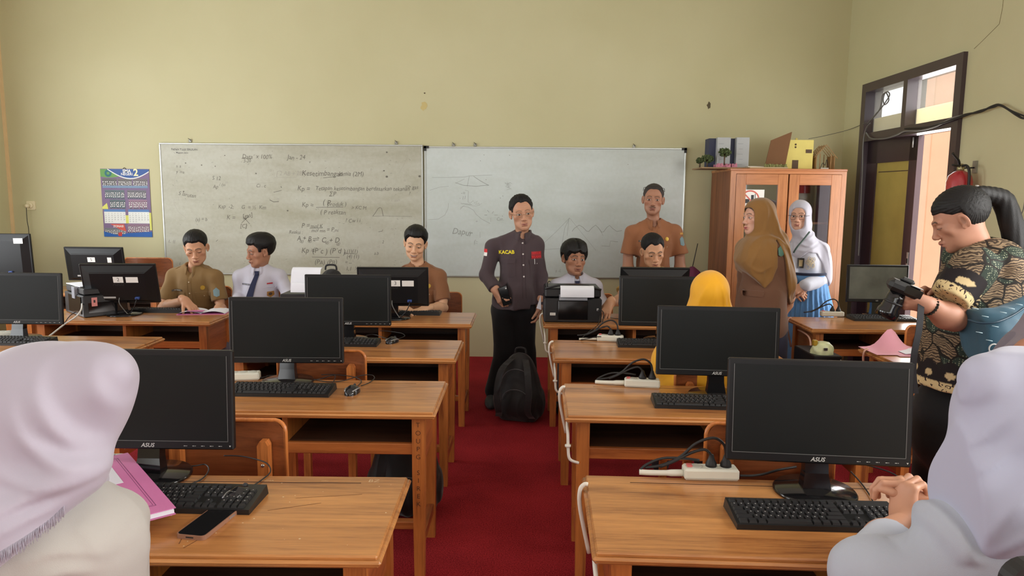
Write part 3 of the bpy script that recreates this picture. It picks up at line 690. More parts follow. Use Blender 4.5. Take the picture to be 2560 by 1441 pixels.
for (a, c, swing) in ((.047, ym_-.006, 0), (ym_+.006, cw-.042, R(-2))):
    dr = bpy.data.objects.new('door', None); COL.objects.link(dr); dr.parent = cab; ww = c-a; z0, z1 = .09, CTOP-.048
    dr.location = (a, 0, 0)
    st = .085
    bx('stile', c_z, dr, 0, st, -.004, .018, z0, z1, bev=.002); bx('stile', c_z, dr, ww-st, ww, -.004, .018, z0, z1, bev=.002)
    bx('rail', c_x, dr, st, ww-st, -.004, .018, z1-.09, z1, bev=.002); bx('rail', c_x, dr, st, ww-st, -.004, .018, .72, .80, bev=.002); bx('rail', c_x, dr, st, ww-st, -.004, .018, z0, z0+.09, bev=.002)
    bx('glass', gmat, dr, st, ww-st, .006, .010, .80, z1-.09); bx('lower_panel', c_s, dr, st, ww-st, .004, .012, z0+.09, .72)
MB().lathe([(.008, 0), (.012, .012), (.004, .018)], 12, M_=Matrix.Rotation(PI/2, 4, 'X'), c=(ym_+.04, -.004, 1.0)).build('knob', M('dark_knob', (70, 46, 34), .4), cab)
# books inside
rr = random.Random(11)
for (z, n_, x_a) in ((.998, 9, .12), (.568, 12, .1), (.998, 6, .72)):
    x = CX0+x_a
    for i in range(n_):
        th = rr.uniform(.018, .035); hh = rr.uniform(.18, .27); dp = rr.uniform(.15, .2)
        lab = 'book on the cabinet shelf seen dimly through the glass'
        o = bx('book', M('book_%d' % rr.randrange(6), [(122, 128, 132), (92, 88, 84), (150, 140, 124), (74, 84, 96), (170, 164, 150), (108, 92, 80)][rr.randrange(6)], .7), None, 0, th, 0, dp, 0, hh, bev=.002)
        o.location = (x, CY0+.22, z); x += th+.003; tag(o, lab, 'book', 'books inside the cabinet')
# notice taped on the left glass
np_ = AY(1842, 474, CY0-.006); nq = AY(1907, 571, CY0-.006); NW, NH = nq.x-np_.x, np_.z-nq.z
nt_ = thing('notice_poster', 'white no eating and drinking notice taped to the cabinet glass', 'poster', (np_.x, CY0+.004, nq.z))
mb = MB(); mb.box(0, NW, -.0012, 0, 0, NH); mb.build('paper', M('notice_white', (244, 244, 240), .6), nt_)
red = M('notice_red', (214, 112, 100), .6)
def ring(mb, cx_, cz_, r0, r1, y, n=36):
    V = []; 
    for k_ in range(n): a = 2*PI*k_/n; V += [(cx_+r0*math.cos(a), y, cz_+r0*math.sin(a)), (cx_+r1*math.cos(a), y, cz_+r1*math.sin(a))]
    mb.add(V, [(2*k_, 2*k_+1, (2*k_+3) % (2*n), (2*k_+2) % (2*n)) for k_ in range(n)])
mb = MB(); cxn, czn, rn = NW*.5, NH*.74, NW*.34
ring(mb, cxn, czn, rn*.84, rn, -.0016); mb.box(-rn*.9, rn*.9, -.0017, -.0015, -rn*.07, rn*.07)
mb.V[-8:] = [Matrix.Rotation(R(45), 4, 'Y') @ v + Vector((cxn, 0, czn)) for v in mb.V[-8:]]
mb.build('prohibition_ring', red, nt_)
mb = MB(); mb.add([(cxn-.05*1.1, -.0014, czn+.005), (cxn+.0, -.0014, czn+.005), (cxn-.01, -.0014, czn-.03), (cxn-.045, -.0014, czn-.03)], [(0, 3, 2, 1)])
mb.box(cxn+.008, cxn+.032, -.0015, -.0013, czn-.02, czn+.04); mb.box(cxn+.040, cxn+.046, -.0015, -.0013, czn-.02, czn+.05); mb.build('pictogram', M('notice_black', (60, 60, 62), .6), nt_)
bx('banner', red, nt_, NW*.08, NW*.92, -.0018, -.0013, NH*.29, NH*.47)
mb = MB(); fr_ = lambda x, z: frame((x, -.0021, z), (1, 0, 0), (0, 0, 1))
add_text(mb, 'DILARANG', NW*.15, fr_(NW*.5, NH*.43), bold=.01); add_text(mb, 'MAKAN & MINUM', NW*.11, fr_(NW*.5, NH*.34), bold=.01); mb.build('banner_text', M('notice_white', (244, 244, 240)), nt_)
mb = MB(); add_text(mb, 'DI', NW*.16, fr_(NW*.5, NH*.2), bold=.01); add_text(mb, 'LAB KOMPUTER', NW*.125, fr_(NW*.5, NH*.09), bold=.012); mb.build('notice_text', M('notice_black', (60, 60, 62)), nt_)

# ------------------------------------------------------------------ models on the cabinet
zt = CTOP
def at_top(px, y): p = AY(px, 400, y); return p.x
# building model with trees
m1 = thing('building_model', 'handmade grey and navy building model on the cabinet, left end', 'model', (at_top(1818, 6.42), 6.42, zt))
MB().box(-.26, .17, -.15, .20, 0, .012).build('base_board', M('hardboard', (150, 124, 92), .8), m1)
mb = MB(); mb.box(-.16, .15, .02, .16, .012, .27); mb.build('core', M('navy_card', (52, 58, 84), .6), m1)
for (a, c, y_) in ((-.10, .015, -.03), (.065, .175, -.045)):
    mb = MB(); mb.box(a, c, y_, .02, .012, .275); mb.build('grey_tower', M('pale_grey_card', (176, 180, 182), .7), m1)
    q = MB()
    for i in range(5): z = .04+.045*i; q.box(a+.01+.012*(i % 2), a+.055, y_-.002, y_-.0005, z, z+.002)
    q.build('pencil_lines', M('pencil', (130, 134, 138), .7), m1)
def tree(par, x, y, r_, h, seed):
    rr = random.Random(seed); tr_ = MB(); tr_.tube([(x, y, .012), (x, y, h)], .006, 6); f_ = tr_.build('model_tree', M('tree_stem', (90, 70, 50)), par)
    mb = MB()
    for i in range(140):
        d_ = Vector((rr.gauss(0, 1), rr.gauss(0, 1), rr.gauss(0, .6))).normalized()*r_*rr.uniform(.5, 1.05); p = Vector((x, y, h+r_*.3))+Vector((d_.x*1.1, d_.y, d_.z*.85)); s_ = rr.uniform(.007, .014)
        u = Vector((rr.gauss(0, 1), rr.gauss(0, 1), rr.gauss(0, 1))).normalized(); v_ = u.orthogonal().normalized()
        mb.add([p+u*s_, p+v_*s_, p-u*s_, p-v_*s_, p+u.cross(v_)*s_, p-u.cross(v_)*s_], [(0, 1, 4), (1, 2, 4), (2, 3, 4), (3, 0, 4), (1, 0, 5), (2, 1, 5), (3, 2, 5), (0, 3, 5)])
    mb.build('foliage', M('moss_green', (74, 88, 52), .9, var=.4, vscale=40), f_)
tree(m1, -.19, -.06, .045, .075, 1); tree(m1, -.055, -.11, .045, .13, 2); tree(m1, -.225, .06, .03, .07, 5)
mb = MB(); rr = random.Random(9)
for i in range(120):
    x, y = rr.uniform(-.13, .05), rr.uniform(-.14, -.06); s_ = .006; mb.box(x-s_, x+s_, y-s_, y+s_, .012, .012+rr.uniform(.01, .035))
o = mb.build('flower_bed', M('pink_flowers', (196, 130, 150), .9, var=.3, vscale=50), m1); o['kind'] = 'stuff'
# cardboard model with brown upright wall
m2 = thing('cardboard_model', 'flat model board with a slanting brown cardboard wall, middle of the cabinet', 'model', (at_top(1905, 6.40), 6.40, zt))
MB().box(-.155, .17, -.17, .16, 0, .014).build('base_board', M('pale_board', (200, 176, 140), .8), m2)
mb = MB(); bwn = M('brown_cardboard', (124, 88, 58), .85)
P = [(.015, .014), (.175, .014), (.215, .32), (.055, .25)]
V = [(a, -.03+a*-.3, z) for a, z in P] + [(a, -.022+a*-.3, z) for a, z in P]
mb.add(V, [(0, 1, 2, 3), (7, 6, 5, 4), (0, 4, 5, 1), (1, 5, 6, 2), (2, 6, 7, 3), (3, 7, 4, 0)]).build('cardboard_wall', bwn, m2)
bx('white_card', M('white_card', (232, 228, 218), .7), m2, -.15, 0, -.1, .02, .014, .024)
mb = MB(); rr = random.Random(12)
for i in range(100):
    x, y = rr.uniform(-.02, .17), rr.uniform(-.15, -.12); s_ = .005; mb.box(x-s_, x+s_, y-s_, y+s_, .014, .014+rr.uniform(.008, .03))
mb.build('moss_strip', M('olive_moss', (132, 134, 84), .9, var=.3, vscale=50), m2)['kind'] = 'stuff'
# yellow house
yl = AY(1953, 380, 6.36).x; yr = AY(2033, 380, 6.36).x; yh = AY(1990, 350, 6.36).z-zt
m3 = thing('yellow_house_model', 'yellow cardboard house model with dark windows on the cabinet', 'model', (yl, 6.36, zt)); yw = yr-yl
bx('walls', M('yellow_card', (232, 218, 124), .7, var=.05), m3, 0, yw, 0, .2, 0, yh); dk = M('dark_window_card', (92, 72, 52), .7)
for (a, c, z0, z1) in ((.004, .045, yh*.56, yh*.68), (yw-.065, yw-.012, yh*.56, yh*.68)): bx('window', dk, m3, a, c, -.003, -.0005, z0, z1)
bx('door', dk, m3, yw*.36, yw*.55, -.003, -.0005, 0, yh*.32)
for z in (.845, .755): MB().lathe([(.008, 0), (.008, .002)], 10, M_=Matrix.Rotation(PI/2, 4, 'X'), c=(yw*.44, -.001, yh*z)).build('round_hole', dk, m3)
bx('tab', M('yellow_card', (232, 218, 124)), m3, yw*.5, yw*.56, .05, .06, yh, yh+.02)
# stick house
sl = AY(2040, 400, 6.36).x; m4 = thing('stick_house_model', 'small open house model of wooden sticks, right end of the cabinet', 'model', (sl, 6.36, zt)); sk = wood('balsa', (196, 158, 108), (140, 104, 66), 'z', .7, 0); sw = .165; sh_ = AY(2060, 390, 6.36).z-zt; pk = AY(2067, 362, 6.36).z-zt
bx('base_board', sk, m4, -.02, sw+.03, -.02, .17, 0, .006)
bx('side_wall', sk, m4, 0, .006, 0, .15, .006, sh_); bx('side_wall', sk, m4, sw-.006, sw, 0, .15, .006, sh_)
for y_ in (0, .15):
    for x_ in (.003, .035, sw-.035, sw-.003): MB().tube([(x_, y_, .006), (x_, y_, sh_+(.02 if x_ in (.035, sw-.035) else 0))], .0035, 6).build('post', sk, m4)
for y_ in (0, .05, .1, .15):
    MB().tube([(-.015, y_, sh_-.015), (sw/2, y_, pk), (sw+.02, y_, sh_-.02)], .004, 6).build('rafter', sk, m4)
mb = MB()
for i in range(7):
    q = i/7; mb.box(-.012+q*(sw/2+.012), -.012+q*(sw/2+.012)+.011, 0, .15, sh_-.012+q*(pk-sh_+.012), sh_-.008+q*(pk-sh_+.012))
mb.build('roof_slats', sk, m4)
mb = MB(); mb.tube(catmull([(sw*.3, .02, .015), (sw*.42, .02, .06), (sw*.55, .02, .04), (sw*.65, .03, .09), (sw*.75, .03, .02)], 5), .0025, 5); mb.build('wire', M('black_wire', (34, 34, 36)), m4); bx('battery_holder', M('white_card', (232, 228, 218)), m4, sw*.3, sw*.72, .01, .03, .006, .018)
# loose thing hanging over the cabinet edge
# purple duster with handle leaning against the wall
pd = AY(1735, 682, 6.55)
du = thing('feather_duster', 'purple cloth duster with a thin black handle leaning by the cabinet', 'duster', (pd.x, 6.62, 0))
mb = MB(); zt_ = pd.z+.05
mb.lathe([(.012, zt_), (.03, zt_-.012), (.07, zt_-.045), (.085, zt_-.1), (.08, zt_-.3), (.05, .02), (.03, 0)], 20)
for i, v in enumerate(mb.V): a = math.atan2(v.y, v.x); mb.V[i] = Vector((v.x*(1+.12*math.sin(a*7)), v.y*(1+.12*math.sin(a*7)), v.z))
mb.build('purple_cloth', M('purple_cloth', (110, 44, 78), .8), du)
MB().tube([(0, 0, zt_-.01), (.055, .06, zt_+.21)], .004, 8).build('handle', M('black_plastic', (30, 31, 32)), du)

# ------------------------------------------------------------------ wall things
so_p = AY(79, 514, WY)
so_ = thing('wall_socket', 'cream wall socket with a plug in it, far left of the front wall', 'socket', (so_p.x, WY, so_p.z))
cream = M('cream_plastic', (232, 222, 188), .4)
MB().prism(rrect(.085, .085, .012), 0, .012, Matrix.Rotation(PI/2, 4, 'X')).build('plate', cream, so_)
MB().lathe([(.024, 0), (.024, .012), (.020, .014)], 20, M_=Matrix.Rotation(PI/2, 4, 'X'), c=(0, -.012, 0)).build('socket_ring', cream, so_)
pl = MB().lathe([(.018, 0), (.018, .03), (.012, .036)], 16, M_=Matrix.Rotation(PI/2, 4, 'X')).build('power_plug', cream, None); pl.location = (so_p.x-.012, WY-.026, so_p.z-.004)
tag(pl, 'cream round plug pushed into the wall socket', 'plug')
mb = MB(); a0 = Vector((so_p.x-.014, WY-.055, so_p.z-.02)); mb.tube(catmull([a0, a0+Vector((-.003, 0, -.12)), AY(72, 580, WY-.05), AY(71, 640, WY-.05), AY(70, 760, WY-.05)], 6), .003, 6)
tag(mb.build('power_cable', M('black_cable', (28, 28, 30), .5), None), 'black cable hanging from the plug down behind the monitors', 'cable')
# calendar
kx0, kz1 = AY(251, 423, WY).x, AY(251, 422, WY).z; kx1, kz0 = AY(382, 593, WY).x, AY(382, 593, WY).z
kw, kh = kx1-kx0, kz1-kz0
cal = thing('wall_calendar', 'colourful two-month school calendar hanging left of the whiteboards', 'calendar', (kx0, WY-.004, kz0))
def cm(n_, c): return M('cal_'+n_, c, .45, spec=.3)
def quad(mb, P, y): mb.add([(a*kw, y, b_*kh) for a, b_ in P], [list(range(len(P)))])
mb = MB(); mb.box(0, kw, -.002, 0, 0, kh); mb.build('sheet', cm('purple', (126, 104, 140)), cal)
arc = [(x, 1-.115*math.sin(PI*min(1, max(0, (x-.16)/.84))**.9)) for x in np.linspace(.16, 1, 16)]
def shp(name, polys, col, y):
    mb = MB()
    for P in polys: quad(mb, P, y)
    return mb.build(name, cm(name, col), cal)
curve = [(x, .995-.135*math.sin(PI*min(1, (x-.15)/.92))) for x in np.linspace(.15, 1.0, 14)]
shp('green_corner', [[(0, .995), (0, .885), (.12, .872), (.24, .872), (.4, .89), (.3, .93), (.16, .995)]], (106, 160, 84), -.0024)
shp('blue_header', [[(.16, .995)] + [c for c in curve[1:]] + [(1, .995)]], (54, 92, 160), -.0026)
V = []
mb = MB()
for (x, z) in curve: V += [(x*kw, -.003, z*kh+.004), (x*kw, -.003, z*kh-.006)]
mb.add(V, [(2*i, 2*i+1, 2*i+3, 2*i+2) for i in range(len(curve)-1)]); mb.build('white_band', cm('white', (236, 240, 236)), cal)
mb = MB(); ring(mb, kw*.16, kh*.935, .014, .034, -.0028, 24); mb.build('crest', cm('crest', (40, 110, 120)), cal)
mb = MB(); fr_ = lambda x, z: frame((x*kw, -.0034, z*kh), (1, 0, 0), (0, 0, 1))
add_text(mb, 'SMA', .042, fr_(.545, .966), bold=.03); add_text(mb, 'NEGERI', .034, fr_(.545, .922), bold=.02); mb.build('school_name', cm('white', (236, 240, 236)), cal)
mb = MB(); add_text(mb, '2', .092, fr_(.73, .944), bold=.03); mb.build('school_number', cm('pale_yellow', (240, 240, 190)), cal)
rr = random.Random(21)
def photo(x0, x1, z0, z1, sky, y=-.0028):
    nonlocal_y = y; n = bx('group_photo', cm('photo_%s' % str(sky[0]), sky), cal, x0*kw, x1*kw, y, -.0022, z0*kh, z1*kh)
    rows = 3; cols = int((x1-x0)*26)
    mbs = [MB(), MB(), MB()]
    for r_ in range(rows):
        for i in range(cols):
            cx_ = (x0+(x1-x0)*(i+.5+rr.uniform(-.2, .2))/cols)*kw; cz_ = (z0+(z1-z0)*(.66-.2*r_+rr.uniform(-.03, .03)))*kh; s_ = .0045
            mbs[0].box(cx_-s_, cx_+s_, y-.0004, y-.0001, cz_-.009, cz_+.004); mbs[1].box(cx_-s_*.8, cx_+s_*.8, y-.0006, y-.0003, cz_+.004, cz_+.011); 
            if r_ == 2: mbs[2].box(cx_-s_, cx_+s_, y-.0004, y-.0001, cz_-.024, cz_-.009)
    mbs[0].build('white_shirts', cm('shirt', (222, 222, 222)), n); mbs[1].build('dark_heads', cm('heads', (70, 62, 60)), n); mbs[2].build('dark_trousers', cm('trousers', (74, 82, 98)), n)
for (a, c, d_, e, s_) in ((.03, .33, .72, .86, (104, 104, 104)), (.35, .64, .72, .855, (112, 110, 108)), (.66, .96, .72, .86, (118, 112, 116)), (.07, .47, .565, .69, (96, 112, 118)), (.53, .92, .565, .69, (110, 110, 118)), (.16, .48, .42, .55, (90, 106, 112)), (.55, .93, .42, .55, (150, 120, 140))): photo(a, c, d_, e, s_)
shp('pavement', [[(.03, .72), (.96, .72), (.96, .755), (.03, .755)]], (120, 146, 176), -.0034)
shp('yellow_wedge', [[(0, .44), (.1, .5), (.12, .41), (0, .41)], [(.47, .2), (.53, .2), (.53, .32), (.47, .32)], [(.96, .1), (1, .1), (1, .36), (.96, .36)]], (222, 224, 110), -.0036)
for (a, c) in ((.03, .47), (.53, .96)):
    g = bx('month_grid', cm('white', (236, 240, 236)), cal, a*kw, c*kw, -.0036, -.002, .2*kh, .37*kh)
    bx('month_header', cm('header_blue', (88, 132, 190)), g, a*kw, c*kw, -.004, -.0036, .37*kh, .405*kh)
    mb = MB(); n_ = 1
    for r_ in range(5):
        for i in range(7):
            if n_ <= 31: add_text(mb, str(n_), .014, frame(((a+(c-a)*(i+.5)/7)*kw, -.0042, (.345-.03*r_)*kh), (1, 0, 0), (0, 0, 1)))
            n_ += 1
    mb.build('dates', cm('date_ink', (90, 96, 100)), g)
shp('blue_footer', [[(0, 0), (1, 0), (1, .08), (.5, .055), (.3, .02), (0, .08)]], (40, 98, 178), -.0036)
photo(.5, .94, .06, .19, (150, 156, 160), -.003); photo(.02, .45, .03, .13, (120, 124, 130), -.003)
shp('red_panel', [[(.14, .19), (.43, .19), (.47, .08), (.33, .11)]], (214, 92, 78), -.0044)
mb = MB(); add_text(mb, 'ZONASI', .028, frame((.31*kw, -.0048, .155*kh), (1, 0, 0), (0, 0, 1)), bold=.02); mb.build('panel_text', cm('white', (236, 240, 236)), cal)
shp('red_spot', [[(.3, .01), (.37, .01), (.38, .07), (.3, .06)]], (204, 66, 58), -.0046)
MB().tube([(kw*.47, -.001, kh+.001), (kw*.5, -.004, kh+.012), (kw*.53, -.001, kh+.001)], .0025, 6).build('hanger', M('dark_nail', (60, 56, 50)), cal)

# fire extinguisher on the right wall
ex = AX(2400, 440, RX-.1)
fe = thing('fire_extinguisher', 'red fire extinguisher hung on the wall right of the door', 'extinguisher', (ex.x, ex.y, ex.z-.40)); zr = .42
fe_z = AX(2400, 430, RX-.1).z
rd = M('extinguisher_red', (176, 42, 52), .3, coat=.6)
MB().lathe([(.07, 0), (.078, .01), (.078, .36), (.068, .40), (.04, .425), (.022, .435)], 28).build('cylinder', rd, fe)
MB().lathe([(.022, .43), (.022, .46), (.014, .465), (.014, .48)], 14).build('valve', M('brass', (170, 160, 120), .35, metal=.7), fe)
MB().tube(catmull([(-.01, 0, .475), (-.03, -.02, .50), (-.07, -.04, .53), (-.09, -.05, .545)], 4), .008, 8).build('lever', M('black_plastic', (30, 31, 32)), fe)
MB().tube(catmull([(.0, 0, .47), (-.03, -.02, .465), (-.08, -.04, .47)], 4), .007, 8).build('grip', M('black_plastic', (30, 31, 32)), fe)
MB().tube([(0, 0, .45), (.1, 0, .455)], .005, 8).build('wall_bracket', M('black_plastic', (30, 31, 32)), fe)
MB().box(.088, .1, -.02, .02, .42, .50).build('bracket_plate', M('galvanised', (150, 150, 140)), fe)
MB().tube(catmull([(0, -.02, .465), (0, -.07, .46), (0, -.10, .40), (0, -.10, .2), (0, -.085, .08)], 5), .009, 8).build('hose', M('black_plastic', (30, 31, 32)), fe)
MB().lathe([(.0785, .18), (.0785, .30)], 28).build('label_band', M('extinguisher_label', (214, 206, 196), .5), fe)

# cables strung over the door
def cable(name, label, pts, r_, mat, cat='cable', n=8, group=None):
    mb = MB(); mb.tube(catmull(pts, n), r_, 6); return tag(mb.build(name, mat, None), label, cat, group)
m_blk = M('black_cable', (28, 28, 30), .5); m_gry = M('grey_cable', (112, 112, 108), .5); m_wht = M('white_cable', (214, 212, 204), .5)
XW = RX-.045
def dx(*P): return [AX(x, y, XW) for x, y in P]
cable('wall_cable', 'grey cable sagging across the door transom bar', dx((2165, 332), (2178, 346), (2210, 347), (2240, 338), (2262, 328), (2300, 326), (2340, 316), (2380, 296), (2412, 287)), .006, m_gry)
cable('wall_cable', 'thick black cable looping from the transom to the right frame edge', dx((2262, 322), (2320, 318), (2380, 300), (2412, 287), (2450, 280), (2480, 266), (2498, 262), (2518, 272), (2545, 290), (2562, 296), (2600, 290), (2760, 270), (3000, 240)), .007, m_blk)
cable('wall_cable', 'second black cable twisted along the one right of the door', dx((2300, 324), (2350, 310), (2412, 290), (2450, 277), (2484, 268), (2500, 264), (2530, 278), (2560, 290), (2590, 296), (2760, 262), (3000, 236)), .006, m_blk)
cable('wall_cable', 'black cable running down the left side of the door frame', dx((2175, 308), (2164, 325), (2158, 360), (2156, 420), (2152, 500), (2150, 560), (2146, 640)), .006, m_gry)
cable('wall_cable', 'looped white cable dangling before the left transom pane', dx((2168, 310), (2185, 290), (2205, 268), (2216, 252), (2224, 238), (2220, 230), (2212, 234), (2208, 250), (2212, 262), (2222, 250), (2215, 232), (2206, 240), (2200, 272), (2178, 300)), .005, m_gry)
cable('wall_cable', 'thin wire from the yellow house model to the door corner', [AY(2022, 347, 6.5), AY(2060, 340, 6.7), AX(2120, 325, RX-.02), AX(2166, 306, RX-.04)], .0025, m_gry)
cable('wall_cable', 'thin dark wire curving down the wall at the right edge', [AX(2562, 500, RX-.02), AX(2556, 530, RX-.02), AX(2540, 556, RX-.02), AX(2536, 562, RX-.02)], .003, m_gry)
# ================================================================== DEVICES
m_blkp = M('black_plastic', (30, 31, 32))
m_case = M('monitor_case_plastic', (17, 18, 20), .42, spec=.35)
m_scr = M('dark_screen', (22, 25, 25), .42, spec=.22, bump=.05, bscale=900)
m_scrg = M('reflection_grey_screen', (98, 104, 98), .3, spec=.6, var=.35, vscale=6)  # uneven grey is a reflection painted into the screen colour
m_gloss = M('glossy_black', (20, 20, 22), .12, spec=.6)
m_logo = M('silver_logo', (190, 192, 190), .4)
m_label = M('white_label', (240, 240, 236), .6)
def monitor(label, px, py, rz=0, facing='screen', tilt=3, w_=.512, h_=.298, zb=.088, num=None, Y=None, logo='ASUS', stick=None, base_r=.115, scr=None, zbase=DH, loc=None):
    p = Vector(loc) if loc else AZ(px, py, zbase)
    t = thing('monitor', label, 'monitor', (p.x, p.y, zbase), R(rz), 'flat black monitors on the desks')
    MB().lathe([(base_r, 0), (base_r, .006), (base_r*.96, .011), (.02, .018)], 48).build('base', m_gloss, t)
    mb = MB(); V = []
    for z, a, yy, d_ in ((.012, .040, .0, .022), (.06, .033, .008, .018), (.13, .032, .018, .016)):
        V += [(-a, yy-d_, z), (a, yy-d_, z), (a, yy+d_, z), (-a, yy+d_, z)]
    mb.add(V, [(3, 2, 1, 0)] + [(4*i+k_, 4*i+(k_+1) % 4, 4*i+4+(k_+1) % 4, 4*i+4+k_) for i in (0, 1) for k_ in range(4)] + [(8, 9, 10, 11)]).build('neck', m_gloss, t)
    T4 = Matrix.Translation((0, 0, zb)) @ Matrix.Rotation(-R(tilt), 4, 'X')
    def P(mb, name, mat, par=t): return mb.rot(T4).build(name, mat, par)
    hz = h_; b1, b2 = .016, .026
    mb = MB(); mb.box(-w_/2, w_/2, -.010, .012, 0, hz, bev=.004)
    # tapered rear bulge
    V = [(-w_/2+.012, .012, .012), (w_/2-.012, .012, .012), (w_/2-.012, .012, hz-.012), (-w_/2+.012, .012, hz-.012),
         (-w_/2+.07, .040, .03), (w_/2-.07, .040, .03), (w_/2-.07, .040, hz-.06), (-w_/2+.07, .040, hz-.06)]
    mb.add(V, [(0, 4, 5, 1), (1, 5, 6, 2), (2, 6, 7, 3), (3, 7, 4, 0), (4, 7, 6, 5)])
    body = P(mb, 'housing', m_case)
    scm = scr or m_scr
    P(MB().box(-w_/2+b1, w_/2-b1, -.0108, -.0098, b2, hz-b1), 'screen', scm)
    ln = MB(); e_ = .0009
    ln.box(-w_/2+b1, w_/2-b1, -.0114, -.0106, b2-e_, b2+e_); ln.box(-w_/2+b1-e_, -w_/2+b1+e_, -.0114, -.0106, b2, hz-b1); ln.box(w_/2-b1-e_, w_/2-b1+e_, -.0114, -.0106, b2, hz-b1)
    P(ln, 'screen_lip', M('grey_lip', (96, 98, 98), .4))
    if facing == 'screen':
        mb = MB(); add_text(mb, logo, .017 if logo == 'ASUS' else .013, frame((0, -.0108, .0125), (1, 0, 0), (0, 0, 1)), bold=.02, shear=.25 if logo == 'ASUS' else 0); P(mb, 'logo', m_logo)
        if logo == 'ASUS':
            mb = MB()
            for i in range(5): x = w_*.22+i*.026; mb.box(x-.005, x+.001, -.0108, -.0102, .011, .0125); mb.box(x+.003, x+.005, -.0108, -.0102, .011, .0125)
            mb.add([(w_*.22+.13, -.0106, .014), (w_*.22+.136, -.0106, .014), (w_*.22+.133, -.0106, .009)], [(0, 2, 1)]); P(mb, 'button_marks', m_logo)
    else:
        mb = MB(); mb.box(-w_*.36, w_*.36, .030, .037, hz-.060, hz-.052); P(mb, 'vent_groove', M('black_hole', (12, 12, 12)))
        mb = MB(); add_text(mb, 'ASUS', .032, frame((0.0, .0405, hz*.52), (-1, 0, 0), (0, 0, 1)), bold=.01, shear=.25); P(mb, 'embossed_logo', M('embossed_black', (38, 39, 41), .5))
        if num:
            sx = {'2': -.005, '3': -.02, '5': .01}[num]
            P(MB().box(sx-.033, sx+.033, .0405, .0415, hz-.125, hz-.083), 'number_label', m_label)
            mb = MB(); add_text(mb, num, .036, frame((sx, .0418, hz-.104), (-1, 0, 0), (0, 0, 1))); P(mb, 'number', M('label_ink', (70, 74, 76), .6))
        if stick: 
            a, c, z0, z1 = stick; P(MB().box(a, c, .0405, .0415, z0, z1), 'blank_label', m_label)
        P(MB().box(.03, .15, .028, .0415, .045, .057), 'spec_label', M('spec_label', (188, 190, 190), .5))
        P(MB().box(-.13, -.10, .03, .058, .040, .056, bev=.003), 'video_plug', M('vga_blue', (58, 84, 150), .4))
        mb = MB(); mb.tube(catmull([(-.115, .058, .048), (-.115, .085, .03), (-.09, .08, -.02), (-.04, .06, -.07), (.02, .03, -.08)], 5), .0035, 6); P(mb, 'video_cable', m_blk)
        mb = MB(); mb.tube(catmull([(.005, .045, .05), (.0, .07, .02), (-.03, .07, -.04), (-.06, .07, -.075), (-.11, .05, -.079)], 5), .003, 6); P(mb, 'power_cable', m_gry)
    return t
monitor('nearest left monitor, its left half behind a white headscarf', 378, 1192, 0)
monitor('second left monitor, largest one seen whole left of the aisle', 720, 955, 1, tilt=2)
monitor('third left monitor, in front of the monitor numbered 3', 872, 851, 1, w_=.50, tilt=2)
monitor('nearest right monitor with long keyboard before it', 2036, 1231, -5.0, tilt=5)
monitor('second right monitor, in front of the yellow headscarf', 1788, 990, -4.0)
monitor('third right monitor, behind the yellow headscarf', 1655, 853, -3, w_=.52)
monitor('screen side monitor at the left edge of the picture, third row', 48, 848, 0, w_=.53)
monitor('monitor with sticker 3 on its back, beside the smiling man', 985, 796, 183, facing='back', tilt=8, w_=.485, h_=.275, num='3', stick=(-.145, -.065, .15, .19))
monitor('monitor with sticker 2 on its back, before the khaki man', 312, 787, 186, facing='back', tilt=13, w_=.50, h_=.285, num='2', stick=(-.135, -.055, .16, .20))
monitor('monitor with sticker 5 on its back, far left by the wall', 0, 0, 180, facing='back', tilt=8, num='5', stick=(-.165, -.13, .17, .215), loc=(-3.70, 6.14, DH))
monitor('tall monitor back with a white label at the left edge', 0, 0, 184, facing='back', tilt=3, w_=.56, h_=.37, loc=(-4.44, 5.98, DH), stick=(-.235, -.16, .29, .335), zb=.13)
monitor('monitor back before the man looking down, right of the printer', 0, 0, 179, facing='back', tilt=14, w_=.48, h_=.285, loc=(.934, 5.02, DH))
monitor('greyish reflecting screen monitor on the desk at the right wall side', 2188, 790, -1, w_=.44, h_=.275, logo='LG', base_r=.09, scr=m_scrg, zb=.10)
# far left desk's extension holding the two last monitors
desk('far left desk at the corner holding the tall monitor', -4.32+.0, 5.92, 0, mirror=True, slot=False, W=.62)

